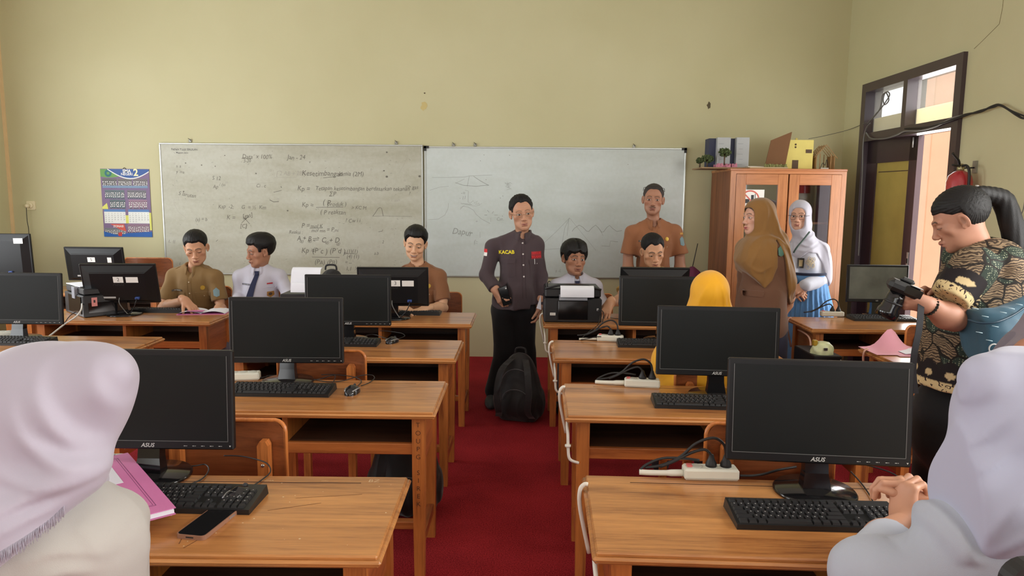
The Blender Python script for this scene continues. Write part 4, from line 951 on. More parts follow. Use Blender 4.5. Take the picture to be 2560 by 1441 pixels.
# ------------------------------------------------------------------ keyboards (one prototype copied)
m_key = M('keycap_black', (34, 35, 37), .45)
m_kbd = M('keyboard_black', (24, 25, 26), .4)
def make_keyboard(w_=.445, d_=.14):
    t = thing('keyboard', '', 'keyboard', group='black keyboards on the desks')
    V = [(-w_/2, -d_/2, .000), (w_/2, -d_/2, .000), (w_/2, d_/2, 0), (-w_/2, d_/2, 0), (-w_/2, -d_/2, .014), (w_/2, -d_/2, .014), (w_/2-.004, d_/2, .026), (-w_/2+.004, d_/2, .026)]
    mb = MB().add(V, [(3, 2, 1, 0), (4, 5, 6, 7), (0, 1, 5, 4), (1, 2, 6, 5), (2, 3, 7, 6), (3, 0, 4, 7)]); mb.build('tray', m_kbd, t)
    ks = MB(); lg_ = MB(); u = .0187; rows = 6
    def key(x0, x1, r_):
        y0 = -d_/2+.008+r_*.0198+(.004 if r_ == 5 else 0); y1 = y0+.0165; zz = lambda y: .014+.012*(y+d_/2)/d_
        a, c = x0+.0012, x1-.0012; zt_ = .006
        q = [(a, y0, zz(y0)), (c, y0, zz(y0)), (c, y1, zz(y1)), (a, y1, zz(y1)), (a+.002, y0+.002, zz(y0)+zt_), (c-.002, y0+.002, zz(y0)+zt_), (c-.002, y1-.001, zz(y1)+zt_), (a+.002, y1-.001, zz(y1)+zt_)]
        ks.add(q, [(4, 5, 6, 7), (0, 1, 5, 4), (1, 2, 6, 5), (2, 3, 7, 6), (3, 0, 4, 7)])
        if r_ in (1, 2, 3, 4) and x1-x0 < .024:
            m_ = (a+c)/2; y_ = (y0+y1)/2; z_ = zz(y_)+zt_+.0005; lg_.add([(m_-.0018, y_-.001, z_), (m_+.0014, y_-.001, z_), (m_+.0014, y_+.003, z_+.0003), (m_-.0018, y_+.003, z_+.0003)], [(0, 1, 2, 3)])
    x0 = -w_/2+.008
    for r_ in range(6):
        if r_ == 0: ws = [1.25, 1.25, 1.25, 6.25, 1.25, 1.25, 1.25, 1.25]
        elif r_ == 1: ws = [2.25]+[1]*10+[2.75]
        elif r_ == 2: ws = [1.75]+[1]*11+[2.25]
        elif r_ == 3: ws = [1.5]+[1]*12+[1.5]
        elif r_ == 4: ws = [1]*13+[2]
        else: ws = [1]*15
        x = x0
        for q in ws: key(x, x+q*u, r_); x += q*u
        xn = x0+15.25*u
        for i in range(3):
            if r_ in (0, 3, 4, 5) or (r_ == 1 and i == 1): key(xn+i*u, xn+(i+1)*u, r_)
        xk = x0+18.5*u
        for i in range(4):
            if xk+(i+1)*u < w_/2-.004 and r_ < 5: key(xk+i*u, xk+(i+1)*u, r_)
    o = ks.build('keys', m_key, t); o['kind'] = 'stuff'
    o2 = lg_.build('key_legends', M('key_legend', (150, 150, 150), .6), t); o2['kind'] = 'stuff'
    return t
kb0 = make_keyboard()
kbs = [('keyboard at the nearest right monitor, pupil with clasped hands', (1840, 1270), (2216, 1278), 1.735), ]
def place_kb(o, label, c, rz): o.location = (c[0], c[1], c[2]); o.rotation_euler = (0, 0, R(rz)); o['label'] = label
first = True
def kb(label, px, py, rz, dx=0, z=DH, loc=None):
    global first
    p = AZ(px, py, z) if loc is None else Vector(loc); o = kb0 if first else dup(kb0); first = False
    place_kb(o, label, (p.x+dx, p.y, z), rz)
kb('keyboard in front of the nearest right monitor', 2037, 1300, -1.5)
kb('keyboard half hidden behind the nearest right monitor', 1768, 1013, -3)
kb('keyboard before the third right monitor, left of the second right screen', 1640, 865, -3)
kb('keyboard partly under the pink folder on the near left desk', 448, 1256, -1)
kb('whole keyboard below the second left monitor', 703, 982, 0)
kb('keyboard beneath the third left monitor, near a mouse', 850, 861, 0)
kb('keyboard under the smiling man\'s hands', 1025, 785, 180)
kb('keyboard left of the open booklet, behind the monitor numbered 2', 400, 779, 180)
kb('keyboard on the desk of the greyish monitor', 2205, 800, -1)
kb('keyboard at the left edge of the picture, third row desk', 28, 858, 0)

# ------------------------------------------------------------------ mice
def make_mouse():
    t = thing('computer_mouse', '', 'mouse', group='black mice on the desks'); V = []; Fc = []; n, m_ = 20, 10
    for i in range(m_+1):
        a = (PI/2)*i/m_
        for k_ in range(n):
            b_ = 2*PI*k_/n; x = .031*math.cos(b_)*math.cos(a); y = .056*math.sin(b_)*math.cos(a); x *= 1-.12*math.cos(2*b_)*.5; z = .004+.032*math.sin(a)*(1-.35*(y/.056)) if y > 0 else .004+.032*math.sin(a)*(1-.15*abs(y/.056)); V.append((x, y, z))
    for i in range(m_):
        for k_ in range(n): Fc.append((i*n+k_, i*n+(k_+1) % n, (i+1)*n+(k_+1) % n, (i+1)*n+k_))
    b_ = [(v[0], v[1], 0) for v in V[:n]]; o = len(V); V += b_; Fc += [(o+k_, o+(k_+1) % n, (k_+1) % n, k_) for k_ in range(n)]
    mesh_obj('shell', V, Fc, M('mouse_gloss', (26, 27, 30), .15, spec=.6), t, smooth=True)
    sv = M('mouse_silver', (170, 174, 180), .25, metal=.6)
    for s in (-1, 1):
        MB().tube(catmull([(s*.017, -.045, .019), (s*.024, -.02, .022), (s*.025, .01, .020), (s*.02, .038, .014)], 4), [.003]*13, 6).build('side_trim', sv, t)
    MB().lathe([(.010, -.003), (.010, .003)], 14, M_=Matrix.Rotation(PI/2, 4, 'Y'), c=(0, .03, .024)).build('wheel', M('rubber', (50, 50, 52), .8), t)
    mb = MB(); add_text(mb, 'ASUS', .010, frame((0, -.028, .0335), (1, 0, 0), (0, 1, -.28)), bold=.01); o = mb.build('logo', m_logo, t)
    return t
ms0 = make_mouse(); mf = True
def mouse(label, px, py, rz, cord=None):
    global mf
    p = AZ(px, py, DH); o = ms0 if mf else dup(ms0); mf = False
    o.location = (p.x, p.y, DH); o.rotation_euler = (0, 0, R(rz)); o['label'] = label
    if cord:
        c_ = MB(); c_.tube(catmull([AZ(x, y, DH+.004) for x, y in cord], 8), .0022, 6); Mi = (Matrix.Translation(o.location) @ Matrix.Rotation(R(rz), 4, 'Z')).inverted(); c_.rot(Mi).build('cord', m_blk, o)
    return o
def mcord(label, pts, r_=.0022, mat=None, z=DH+.004): 
    return cable('desk_cable', label, [AZ(x, y, z) if len(q) == 0 else Vector((AY(x, y, q[0]))) for x, y, *q in pts], r_, mat or m_blk, 'cord')
mouse('big mouse beside the phone on the near left desk', 597, 1248, -14, [(628, 1218), (655, 1200), (676, 1180), (668, 1160), (640, 1149), (600, 1141), (560, 1140)])
mouse('mouse at the right of the second left desk', 881, 983, -6, [(903, 965), (922, 958), (936, 946), (928, 938), (900, 940), (860, 952), (820, 955), (790, 950), (750, 940)])
mouse('mouse at the right end of the third left desk', 981, 857, -20, [(968, 848), (955, 843), (940, 838), (925, 837), (908, 843)])
mouse('mouse mostly hidden behind the clasped hands', 2325, 1246, 0)
mcord('loose cable loop lying beside the base of the nearest left monitor', [(400, 1150), (430, 1162), (480, 1166), (512, 1162), (522, 1176), (505, 1198), (470, 1213), (440, 1222)])
mcord('keyboard cable peeking left of the mouse on the second left desk', [(828, 962), (836, 950), (838, 940), (826, 940), (800, 948), (770, 952)])
mcord('keyboard cable curving below the nearest right monitor', [(2127, 1180), (2150, 1205), (2172, 1235), (2182, 1255), (2178, 1266)])
mcord('cables tangled beside the black printer on desk of monitor 2', [(248, 775), (262, 780), (285, 772), (300, 770), (318, 760), (300, 778), (262, 784)])

# ------------------------------------------------------------------ power strips
m_ps = M('power_strip_white', (222, 222, 208), .45)
m_red = M('switch_red', (220, 110, 110), .4)
def power_strip(label, pxl, pyl, pxr, pyr, z=DH, W=.235, plugs=2, tail=True, extra=0):
    a = AZ(pxl, pyl, z); c = AZ(pxr, pyr, z); ang = math.atan2(c.y-a.y, c.x-a.x); L = (c-a).length
    t = thing('power_strip', label, 'power strip', (a.x, a.y, z), ang, 'white power strips on the desks')
    mb = MB(); mb.box(0, L, 0, .055, 0, .036, bev=.006); mb.build('casing', m_ps, t)
    bx('base_seam', M('seam_grey', (150, 150, 142), .5), t, .002, L-.002, -.0006, 0, .008, .009)
    for i in range(3):
        x = L*(.24+.27*i); MB().lathe([(.019, .036), (.019, .0375), (.015, .0376)], 18, (x, .028, 0)).build('socket', M('socket_grey', (196, 196, 186), .5), t)
    bx('switch', m_red, t, .010, .026, .018, .040, .036, .041, bev=.001)
    if tail:
        mb = MB(); mb.tube(catmull([(0, .028, .014), (-.05, .030, .012), (-.10, .034, .010), (-.13, .04, .009)], 4), [.011]*4+[.009]*9, 8); mb.build('white_lead', m_ps, t)
        mb = MB(); mb.tube(catmull([(-.13, .04, .012), (-.11, .045, .03), (-.06, .05, .05), (0, .04, .055), (.05, .04, .05)], 4), .004, 6); mb.build('spare_cord', m_blk, t)
    for i in range(plugs):
        x = L*(.51+.27*i); g = thing('power_plug', ('left' if i == 0 else 'right')+' black plug in the '+label.split(',')[0], 'plug', t.location.copy(), ang, 'black plugs in the power strips')
        mb = MB(); mb.lathe([(.017, .0376), (.017, .046), (.010, .060), (.006, .074)], 14, (x, .028, 0)); mb.build('plug_body', m_blk, g)
        q = MB()
        if i % 2 == 0: q.tube(catmull([(x, .028, .07), (x-.02, .03, .088), (x-.06, .035, .075), (x-.11, .04, .045), (x-.15, .045, .025)], 5), .0045, 7)
        else: q.tube(catmull([(x, .028, .07), (x-.008, .03, .105), (x-.04, .03, .125), (x-.09, .035, .105), (x-.135, .04, .06), (x-.19, .045, .03), (x-.24, .045, .022)], 5), .0045, 7)
        q.build('cord', m_blk, g)
    return t
power_strip('power strip left of the nearest right monitor, thick black cords', 1712, 1203, 1849, 1206)
power_strip('power strip on the second right desk, one cord arching high', 1561, 969, 1650, 973)
power_strip('power strip behind the third right desk, tangled thin wires on it', 1492, 854, 1558, 857, tail=False)
power_strip('cream power strip beside the resting hand, two upright plugs', 2055, 792, 2111, 793, tail=False)
power_strip('power strip behind the left side of the second left monitor', 560, 955, 648, 952, tail=False, plugs=0)
power_strip('power strip behind the white headscarf at the nearest left monitor', 225, 1178, 303, 1177, tail=False, plugs=0)
power_strip('power strip at the left edge of the picture, third row', -30, 848, 32, 845, tail=False, plugs=0)
cable('desk_cable', 'black power cord running right from the nearest right power strip', [AZ(1850, 1190, DH+.01), AZ(1880, 1190, DH+.01), AZ(1910, 1186, DH+.01), AZ(1945, 1176, DH+.02), AZ(1990, 1168, DH+.02)], .004, m_blk, 'cord')
cable('desk_cable', 'short white usb lead tip on the second left desk', [AZ(648, 945, DH+.006), AZ(664, 943, DH+.006), AZ(672, 940, DH+.006), AZ(700, 940, DH+.006)], .003, m_blk, 'cord')
cable('desk_cable', 'messy thin wires lying along the third right power strip', [AZ(1452, 850, DH+.006), AZ(1475, 846, DH+.02), AZ(1500, 842, DH+.03), AZ(1525, 848, DH+.01), AZ(1560, 852, DH+.006), AZ(1590, 850, DH+.006)], .0028, m_blk, 'cord')
cable('desk_cable', 'white charger lead left of the third right power strip', [AZ(1448, 848, DH+.008), AZ(1470, 848, DH+.008), AZ(1492, 848, DH+.012)], .007, m_ps, 'cord')
cable('desk_cable', 'thin wire sloping from the printer side down to the power strip', [AY(1500, 790, 4.65), AY(1495, 812, 4.4), AY(1475, 828, 4.25), AY(1455, 845, 4.15)], .0025, m_blk, 'cord')
cable('desk_cable', 'white cable drooping from the left printer to the desk below', [AY(205, 760, 4.75), AY(203, 775, 4.6), AY(190, 792, 4.55), AY(163, 810, 4.50), AY(140, 828, 4.3), AY(118, 845, 4.1)], .005, m_wht, 'cord')
cable('desk_cable', 'dark cable dropping beside the white one at the left printer', [AY(190, 780, 4.7), AY(175, 790, 4.58), AY(163, 806, 4.52), AY(155, 820, 4.45)], .003, m_blk, 'cord')
# dark plug bundle
# ------------------------------------------------------------------ printers
m_pr = M('printer_black', (30, 31, 34), .38)
m_paper = M('white_paper', (236, 240, 250), .7)
def curved_sheet(t, name, w_, pts, mat, th=.004):
    V = []; Fc = []; P = catmull([(0, y, z) for y, z in pts], 5)
    for p in P: V += [(-w_/2, p.y, p.z), (w_/2, p.y, p.z), (-w_/2, p.y+th, p.z+th*.6), (w_/2, p.y+th, p.z+th*.6)]
    for i in range(len(P)-1):
        a = 4*i; Fc += [(a, a+1, a+5, a+4), (a+2, a+6, a+7, a+3), (a, a+4, a+6, a+2), (a+1, a+3, a+7, a+5)]
    Fc += [(0, 2, 3, 1), (4*len(P)-4, 4*len(P)-3, 4*len(P)-1, 4*len(P)-2)]
    return mesh_obj(name, V, Fc, mat, t, smooth=False)
# big printer, rear side to the camera
pc = AZ(1432, 808, DH)
pr = thing('printer', 'big black printer with white paper in its rear tray, right of the aisle', 'printer', (pc.x, pc.y+.01, DH))
mb = MB(); mb.box(-.195, .195, 0, .30, 0, .165, bev=.008); mb.build('body', m_pr, pr)
mb = MB(); mb.box(-.190, .190, .02, .31, .168, .232, bev=.01); mb.build('scanner_lid', m_pr, pr)
bx('rear_duct', m_gloss, pr, -.10, .10, -.006, .02, .02, .15, bev=.003)
mb = MB(); mb.box(-.19, -.105, -.004, .02, .012, .155, bev=.003); mb.build('ink_tank_cover', m_pr, pr)
mb = MB(); mb.box(-.155, -.118, -.0055, -.004, .050, .068, bev=.0004); mb.build('white_sticker', m_label, pr)
mb = MB(); add_text(mb, 'EPSON', .009, frame((-.137, -.0059, .059), (1, 0, 0), (0, 0, 1))); mb.build('sticker_text', M('label_ink', (70, 74, 76)), pr)
bx('tray_frame', m_pr, pr, -.09, .13, .0, .05, .17, .225, bev=.006)
mb = MB(); mb.tube([(-.19, .01, .23), (-.10, .02, .252), (.10, .02, .250), (.19, .01, .225)], .008, 6); mb.build('tray_edge', m_pr, pr)
curved_sheet(pr, 'paper_stack', .225, [(.03, .240), (.0, .246), (-.022, .235), (-.030, .20), (-.031, .178)], m_paper, .010)
o = [c for c in pr.children if c.name.startswith('paper_stack')][0]; o.location.x = .025
curved_sheet(pr, 'paper_support', .19, [(.0, .19), (-.010, .17), (-.012, .155)], M('clear_grey_plastic', (150, 154, 164), .3), .004)
bx('usb_plug', m_logo, pr, .160, .172, -.012, 0, .085, .10)
mb = MB(); mb.tube(catmull([(.166, -.014, .09), (.185, -.03, .095), (.205, -.03, .07), (.2, -.02, .02), (.195, -.03, -.05)], 5), .003, 6); mb.build('usb_cable', m_blk, pr)
mb = MB(); mb.tube(catmull([(-.17, .03, .235), (-.175, .02, .26), (-.165, .015, .28), (-.155, .02, .275)], 4), .003, 6); mb.build('tray_hook', m_blk, pr)
# left printer, turned
pr2 = thing('printer', 'black printer with small pink sticker, far left between monitors', 'printer', (AZ(206, 797, DH).x, AZ(206, 797, DH).y+.02, DH), R(48))
mb = MB(); mb.box(0, .23, 0, .40, 0, .15, bev=.006); mb.build('body', m_pr, pr2)
mb = MB(); mb.box(.01, .22, .01, .39, .153, .195, bev=.006); mb.build('scanner_lid', m_pr, pr2)
bx('side_panel', m_gloss, pr2, -.005, 0, .04, .3, .02, .14); bx('front_slot', m_gloss, pr2, .03, .2, -.004, 0, .03, .1)
bx('pink_sticker', M('pink_sticker', (226, 150, 148), .5), pr2, .05, .085, -.006, -.004, .075, .135)
bx('sticker_drop', M('sticker_black', (40, 30, 30)), pr2, .062, .073, -.007, -.006, .10, .118)
bx('paper', m_paper, pr2, .02, .20, .12, .42, .198, .203)
mb = MB(); mb.box(-.01, .02, .14, .2, .12, .2); mb.build('grey_flap', M('clear_grey_plastic', (150, 154, 164)), pr2)
# middle printer (mostly hidden)
pr3 = thing('printer', 'printer with raised white paper behind the third left monitor', 'printer', (AZ(745, 795, DH).x+.06, 4.80, DH))
mb = MB(); mb.box(-.17, .17, 0, .26, 0, .17, bev=.008); mb.build('body', m_pr, pr3)
curved_sheet(pr3, 'paper_stack', .20, [(.10, .34), (.06, .33), (.03, .25), (.02, .18)], m_paper, .01)
curved_sheet(pr3, 'paper_flap', .16, [(.0, .25), (-.02, .24), (-.04, .19)], m_paper, .004)

# ------------------------------------------------------------------ papers, phone, tower
m_pink = M('pink_folder_paper', (206, 120, 172), .6, var=.05)
def flat_quad(name, label, cat, P, th, mat, parent=None, z=DH):
    """P pixel corners lying on height z"""
    V = [AZ(x, y, z+h) for x, y, h in P]; n = len(V); V2 = [v+Vector((0, 0, th)) for v in V]
    o = mesh_obj(name, V+V2, [list(range(n))[::-1], list(range(n, 2*n))]+[(i, (i+1) % n, n+(i+1) % n, n+i) for i in range(n)], mat, parent)
    if label: tag(o, label, cat)
    return o
fo = thing('folder', 'pink paper folder in front of the pupil at the near left', 'folder', (AZ(360, 1250, DH).x, AZ(360, 1250, DH).y, DH+.012), R(0))
a_ = AZ(322, 1168, DH); b_ = AZ(442, 1312, DH); c_ = AZ(300, 1360, DH)
ang = math.atan2(a_.y-b_.y, a_.x-b_.x)
fo.location = (b_.x, b_.y, DH+.044); fo.rotation_euler = (R(0), R(0), ang)
FW, FH = (a_-b_).length, .235
mb = MB(); mb.box(0, FW, 0, FH, 0, .002); mb.build('cover', m_pink, fo)
mb = MB(); mb.box(-.006, FW-.004, .006, FH, -.009, 0); mb.build('inner_pages', m_paper, fo)
mb = MB(); mb.box(-.012, FW-.002, .004, FH, -.011, -.0095); mb.build('back_cover', m_pink, fo)
mb = MB(); e_ = .0012; y0, y1, x0, x1 = .035, FH-.02, .045, FW-.035
for (p, q, r_, s_) in ((x0, x1, y0, y0+e_), (x0, x1, y1, y1+e_), (x0, x0+e_, y0, y1), (x1, x1+e_, y0, y1), (x0+.006, x1-.006, y0+.006, y0+.0068), (x0+.006, x0+.0068, y0+.006, y1-.006)): mb.box(p, q, r_, s_, .002, .0024)
mb.build('printed_border', M('border_ink', (110, 50, 100), .6), fo)
bx('white_label', M('label_white', (226, 226, 236), .6), fo, x0+(x1-x0)*.50, x0+(x1-x0)*.86, y0+.03, y1-.02, .002, .0026)
flat_quad('paper_sheet', 'white sheet under the pink folder beside the keyboard', 'paper', [(352, 1170, .008), (366, 1180, .008), (392, 1226, .008), (430, 1290, .008), (400, 1290, .008)][::-1], .0008, m_paper)
# phone
p0, p1 = AZ(474, 1350, DH), AZ(575, 1272, DH); an = math.atan2(p1.y-p0.y, p1.x-p0.x); L = (p1-p0).length
ph = thing('smartphone', 'smartphone in a brown case lying on the near left desk', 'phone', ((p0.x+p1.x)/2, (p0.y+p1.y)/2, DH), an)
PW = .078
MB().prism(rrect(L, PW, .012), 0, .011).build('case', M('tan_phone_case', (150, 110, 88), .5), ph)
MB().prism(rrect(L-.006, PW-.006, .010), .011, .0118).build('screen', m_gloss, ph)
MB().box(L*.12, L*.26, -PW/2-.0008, -PW/2+.001, .004, .008).build('side_button', M('mouse_silver', (170, 174, 180)), ph)
MB().box(-L/2-.0006, -L/2+.001, -.010, .010, .004, .007).build('charging_port', m_blkp, ph)
# pink papers on the right desk
pp = thing('paper_pile', 'curled pink papers with a white sheet at the edge of the right desk', 'paper', (AZ(2240, 880, DH).x, AZ(2240, 880, DH).y, DH))
def warp_sheet(name, mat, par, x0, x1, y0, y1, zf, n=14, th=.001):
    V = []; Fc = []
    for i in range(n+1):
        for j in range(n+1):
            x = x0+(x1-x0)*i/n; y = y0+(y1-y0)*j/n; V.append((x, y, zf(i/n, j/n)))
    m_ = len(V); V += [(a, c, z+th) for a, c, z in V]
    for i in range(n):
        for j in range(n):
            q = i*(n+1)+j; Fc += [(q, q+1, q+n+2, q+n+1), (m_+q, m_+q+n+1, m_+q+n+2, m_+q+1)]
    return mesh_obj(name, V, Fc, mat, par, smooth=True)
m_pk2 = M('pale_pink_paper', (230, 164, 182), .6)
o = warp_sheet('pink_sheet', m_pk2, pp, -.16, .16, -.11, .11, lambda u, v: .004+.085*max(0, v-.35)**1.3*math.exp(-((u-.55)/.2)**2)*2.2)
o = warp_sheet('white_sheet', m_paper, pp, .0, .17, -.10, .02, lambda u, v: .008+.01*math.sin(u*2))
o = warp_sheet('pink_sheet', m_pk2, pp, -.05, .21, -.14, -.06, lambda u, v: .003)
# open booklet on desk A
bk = thing('booklet', 'open booklet with pink cover under the khaki man\'s hand', 'booklet', (AZ(512, 782, DH).x, AZ(512, 782, DH).y, DH), R(8))
warp_sheet('left_page', m_paper, bk, -.16, 0, -.09, .09, lambda u, v: .004+.018*math.sin(PI*u)**.7)
warp_sheet('right_page', m_paper, bk, 0, .16, -.09, .09, lambda u, v: .004+.018*math.sin(PI*u)**.7)
warp_sheet('pink_picture', m_pink, bk, -.10, .01, -.088, -.02, lambda u, v: .024-.004*u)
bx('cover', m_pink, bk, -.165, .165, -.095, .095, 0, .003)
# tower & bag below the greyish monitor's desk
tw_ = AY(2071, 891, 4.25)
tower = thing('computer_tower', 'black computer case standing on the floor before the right-hand desk', 'computer', (tw_.x, 4.25, 0))
bx('case', m_case, tower, -.085, .085, 0, .32, 0, tw_.z, bev=.005); bx('front_panel', m_gloss, tower, -.08, .08, -.006, 0, .03, tw_.z-.02)
bx('light_strip', m_logo, tower, .070, .076, -.008, -.006, tw_.z-.12, tw_.z-.02)
gb = thing('snack_bag', 'pale green printed snack bag lying on the black computer case', 'bag', (tw_.x-.005, 4.33, tw_.z), R(5))
mb = MB(); n = 24; m_ = 10; V = []; Fc = []
for i in range(m_+1):
    a = PI/2*i/m_
    for k_ in range(n):
        q = 2*PI*k_/n; rr_ = 1+.08*math.sin(q*5+i); V.append((.068*math.cos(q)*math.cos(a)**.6*rr_, .06*math.sin(q)*math.cos(a)**.6, .075*math.sin(a)))
for i in range(m_):
    for k_ in range(n): Fc.append((i*n+k_, i*n+(k_+1) % n, (i+1)*n+(k_+1) % n, (i+1)*n+k_))
mesh_obj('bag_body', V, Fc, M('pale_green_foil', (196, 202, 158), .35, var=.15, vscale=30), gb, smooth=True)
bx('printed_mark', M('sticker_black', (40, 30, 30)), gb, -.02, .0, -.064, -.056, .03, .045)
bx('gold_knot', M('gold_foil', (190, 160, 60), .3, metal=.5), gb, -.065, -.04, -.02, .01, .05, .085, bev=.004)
# ================================================================== SDF BODY TOOLS
def A3(v): return np.array([v[0], v[1], v[2]], float)
def smin(a, b, k): h = np.clip(k-np.abs(a-b), 0, None)/k; return np.minimum(a, b)-h*h*k*.25
def smax(a, b, k): return -smin(-a, -b, k)
class Prim:
    def __init__(s, kind, *a): s.k = kind; s.a = a
    def __call__(s, P):
        a = s.a
        if s.k == 'ell':
            c, r_, Rm = a; q = P-c
            if Rm is not None: q = q @ Rm
            k0 = np.sqrt(((q/r_)**2).sum(1))+1e-9; k1 = np.sqrt(((q/(r_*r_))**2).sum(1))+1e-9
            return k0*(k0-1)/k1
        if s.k == 'cap':
            A, B, ra, rb = a; ba = B-A; h = np.clip(((P-A) @ ba)/(ba @ ba), 0, 1)
            return np.sqrt((((P-A)-h[:, None]*ba)**2).sum(1))-(ra+(rb-ra)*h)
        if s.k == 'ecap':   # flattened capsule: squash along axis n by factor f
            A, B, ra, rb, n, f = a; ba = B-A; h = np.clip(((P-A) @ ba)/(ba @ ba), 0, 1); q = (P-A)-h[:, None]*ba
            dn = q @ n; q = q+(dn*(1/f-1))[:, None]*n
            return (np.sqrt((q**2).sum(1))-(ra+(rb-ra)*h))*f
        if s.k == 'box':
            c, hs, r_, Rm = a; q = P-c
            if Rm is not None: q = q @ Rm
            q = np.abs(q)-(hs-r_); return np.sqrt((np.maximum(q, 0)**2).sum(1))+np.minimum(q.max(1), 0)-r_
        if s.k == 'pl':     # half space: inside where (P-c).n < 0
            c, n = a; return (P-c) @ n
        if s.k == 'fn': return a[0](P)
def ell(c, r_, Rm=None): return Prim('ell', A3(c), A3(r_), Rm)
def cap(a, b, ra, rb=None): return Prim('cap', A3(a), A3(b), ra, ra if rb is None else rb)
def ecap(a, b, ra, rb, n, f): n = A3(n); return Prim('ecap', A3(a), A3(b), ra, rb, n/np.linalg.norm(n), f)
def pbox(c, hs, r_=.005, Rm=None): return Prim('box', A3(c), A3(hs), r_, Rm)
def plane(c, n): n = A3(n); return Prim('pl', A3(c), n/np.linalg.norm(n))
def fn(f): return Prim('fn', f)
class Field:
    def __init__(s): s.o = []; s.warp = None; s.disp = None
    def u(s, p, k=.02): s.o.append(('u', p, k)); return s
    def sub(s, p, k=.01): s.o.append(('s', p, k)); return s
    def inter(s, p, k=.01): s.o.append(('i', p, k)); return s
    def __call__(s, P):
        d = np.full(len(P), 1e3)
        for op, p, k in s.o:
            e = p(P)
            if op == 'u': d = smin(d, e, k)
            elif op == 's': d = smax(d, -e, k)
            else: d = smax(d, e, k)
        if s.disp is not None: d = d-s.disp(P)
        return d
def polygonize(f, lo, hi, h, B=6):
    lo = A3(lo); hi = A3(hi); n = np.maximum(1, np.ceil((hi-lo)/h/B)).astype(int); N = n*B
    I_ = np.stack(np.meshgrid(*[np.arange(k_) for k_ in n], indexing='ij'), -1).reshape(-1, 3)
    C = lo+(I_*B+(B-1)/2)*h; dc = np.concatenate([f(c) for c in np.array_split(C, max(1, len(C)//200000))])
    act = np.abs(dc) < B*h*1.25+.006
    D = np.repeat(np.repeat(np.repeat(dc.reshape(n), B, 0), B, 1), B, 2).astype(np.float32)
    loc = np.stack(np.meshgrid(*[np.arange(B)]*3, indexing='ij'), -1).reshape(-1, 3)
    G = (I_[act][:, None, :]*B+loc[None]).reshape(-1, 3)
    if len(G) == 0: return np.zeros((0, 3)), np.zeros((0, 4), int)
    vals = np.concatenate([f(lo+g*h) for g in np.array_split(G, max(1, len(G)//300000))])
    D[G[:, 0], G[:, 1], G[:, 2]] = vals
    D[0] = D[-1] = 1e-4; D[:, 0] = D[:, -1] = 1e-4; D[:, :, 0] = D[:, :, -1] = 1e-4
    S = D < 0
    cnt = np.zeros(np.array(D.shape)-1, np.int8)
    for a in (0, 1):
        for b_ in (0, 1):
            for c in (0, 1): cnt += S[a:a+cnt.shape[0], b_:b_+cnt.shape[1], c:c+cnt.shape[2]]
    m_ = (cnt > 0) & (cnt < 8); cells = np.argwhere(m_); idx = -np.ones(cnt.shape, np.int32); idx[m_] = np.arange(len(cells))
    acc = np.zeros((len(cells), 3)); w_ = np.zeros(len(cells))
    corners = [(a, b_, c) for a in (0, 1) for b_ in (0, 1) for c in (0, 1)]
    for a in corners:
        for ax in range(3):
            if a[ax] == 0:
                b_ = list(a); b_[ax] = 1
                da = D[cells[:, 0]+a[0], cells[:, 1]+a[1], cells[:, 2]+a[2]]; db = D[cells[:, 0]+b_[0], cells[:, 1]+b_[1], cells[:, 2]+b_[2]]
                cr = (da < 0) != (db < 0); t = np.where(cr, da/(da-db+1e-12), 0)
                p = cells+np.array(a)+0.0; p[:, ax] += t; acc[cr] += p[cr]; w_[cr] += 1
    V = lo+acc/np.maximum(w_, 1)[:, None]*h
    F_ = []
    for ax in range(3):
        s0 = [slice(None)]*3; s1 = [slice(None)]*3; s0[ax] = slice(0, -1); s1[ax] = slice(1, None)
        ch = S[tuple(s0)] != S[tuple(s1)]; E_ = np.argwhere(ch); u_, v_ = [(1, 2), (2, 0), (0, 1)][ax]
        ok = (E_[:, u_] > 0) & (E_[:, v_] > 0) & (E_[:, u_] < cnt.shape[u_]) & (E_[:, v_] < cnt.shape[v_]); E_ = E_[ok]
        if len(E_) == 0: continue
        ins = S[E_[:, 0], E_[:, 1], E_[:, 2]]
        def at(du, dv):
            q = E_.copy(); q[:, u_] -= du; q[:, v_] -= dv; return idx[q[:, 0], q[:, 1], q[:, 2]]
        q = np.stack([at(1, 1), at(0, 1), at(0, 0), at(1, 0)], 1); q[~ins] = q[~ins][:, ::-1]; F_.append(q[(q >= 0).all(1)])
    return V, (np.concatenate(F_) if F_ else np.zeros((0, 4), int))
def sdf_mesh(name, parts, mat, parent=None, colfn=None, smooth=True):
    """parts: list of (V,F) arrays in the parent's frame (or world)"""
    Vs, Fs, b = [], [], 0
    for V, F_ in parts: Vs.append(V); Fs.append(F_+b); b += len(V)
    V = np.concatenate(Vs); Fc = np.concatenate(Fs)
    me = bpy.data.meshes.new(name); me.vertices.add(len(V)); me.vertices.foreach_set('co', V.astype(np.float32).ravel())
    me.loops.add(len(Fc)*4); me.loops.foreach_set('vertex_index', Fc.astype(np.int32).ravel()); me.polygons.add(len(Fc))
    me.polygons.foreach_set('loop_start', (np.arange(len(Fc))*4).astype(np.int32))
    me.polygons.foreach_set('use_smooth', np.ones(len(Fc), bool)); me.materials.append(mat); me.update(calc_edges=True)
    o = bpy.data.objects.new(name, me); COL.objects.link(o)
    if parent: o.parent = parent
    if name not in ('body', 'hair'):
        md = o.modifiers.new('sm', 'SMOOTH'); md.factor = .5; md.iterations = 12 if name == 'headscarf' else 5
    return o
def set_cols(o, C):
    a = o.data.color_attributes.new('Col', 'FLOAT_COLOR', 'POINT'); C4 = np.ones((len(C), 4), np.float32); C4[:, :3] = C; a.data.foreach_set('color', C4.ravel())
def lin(c): return np.array(srgb(c))
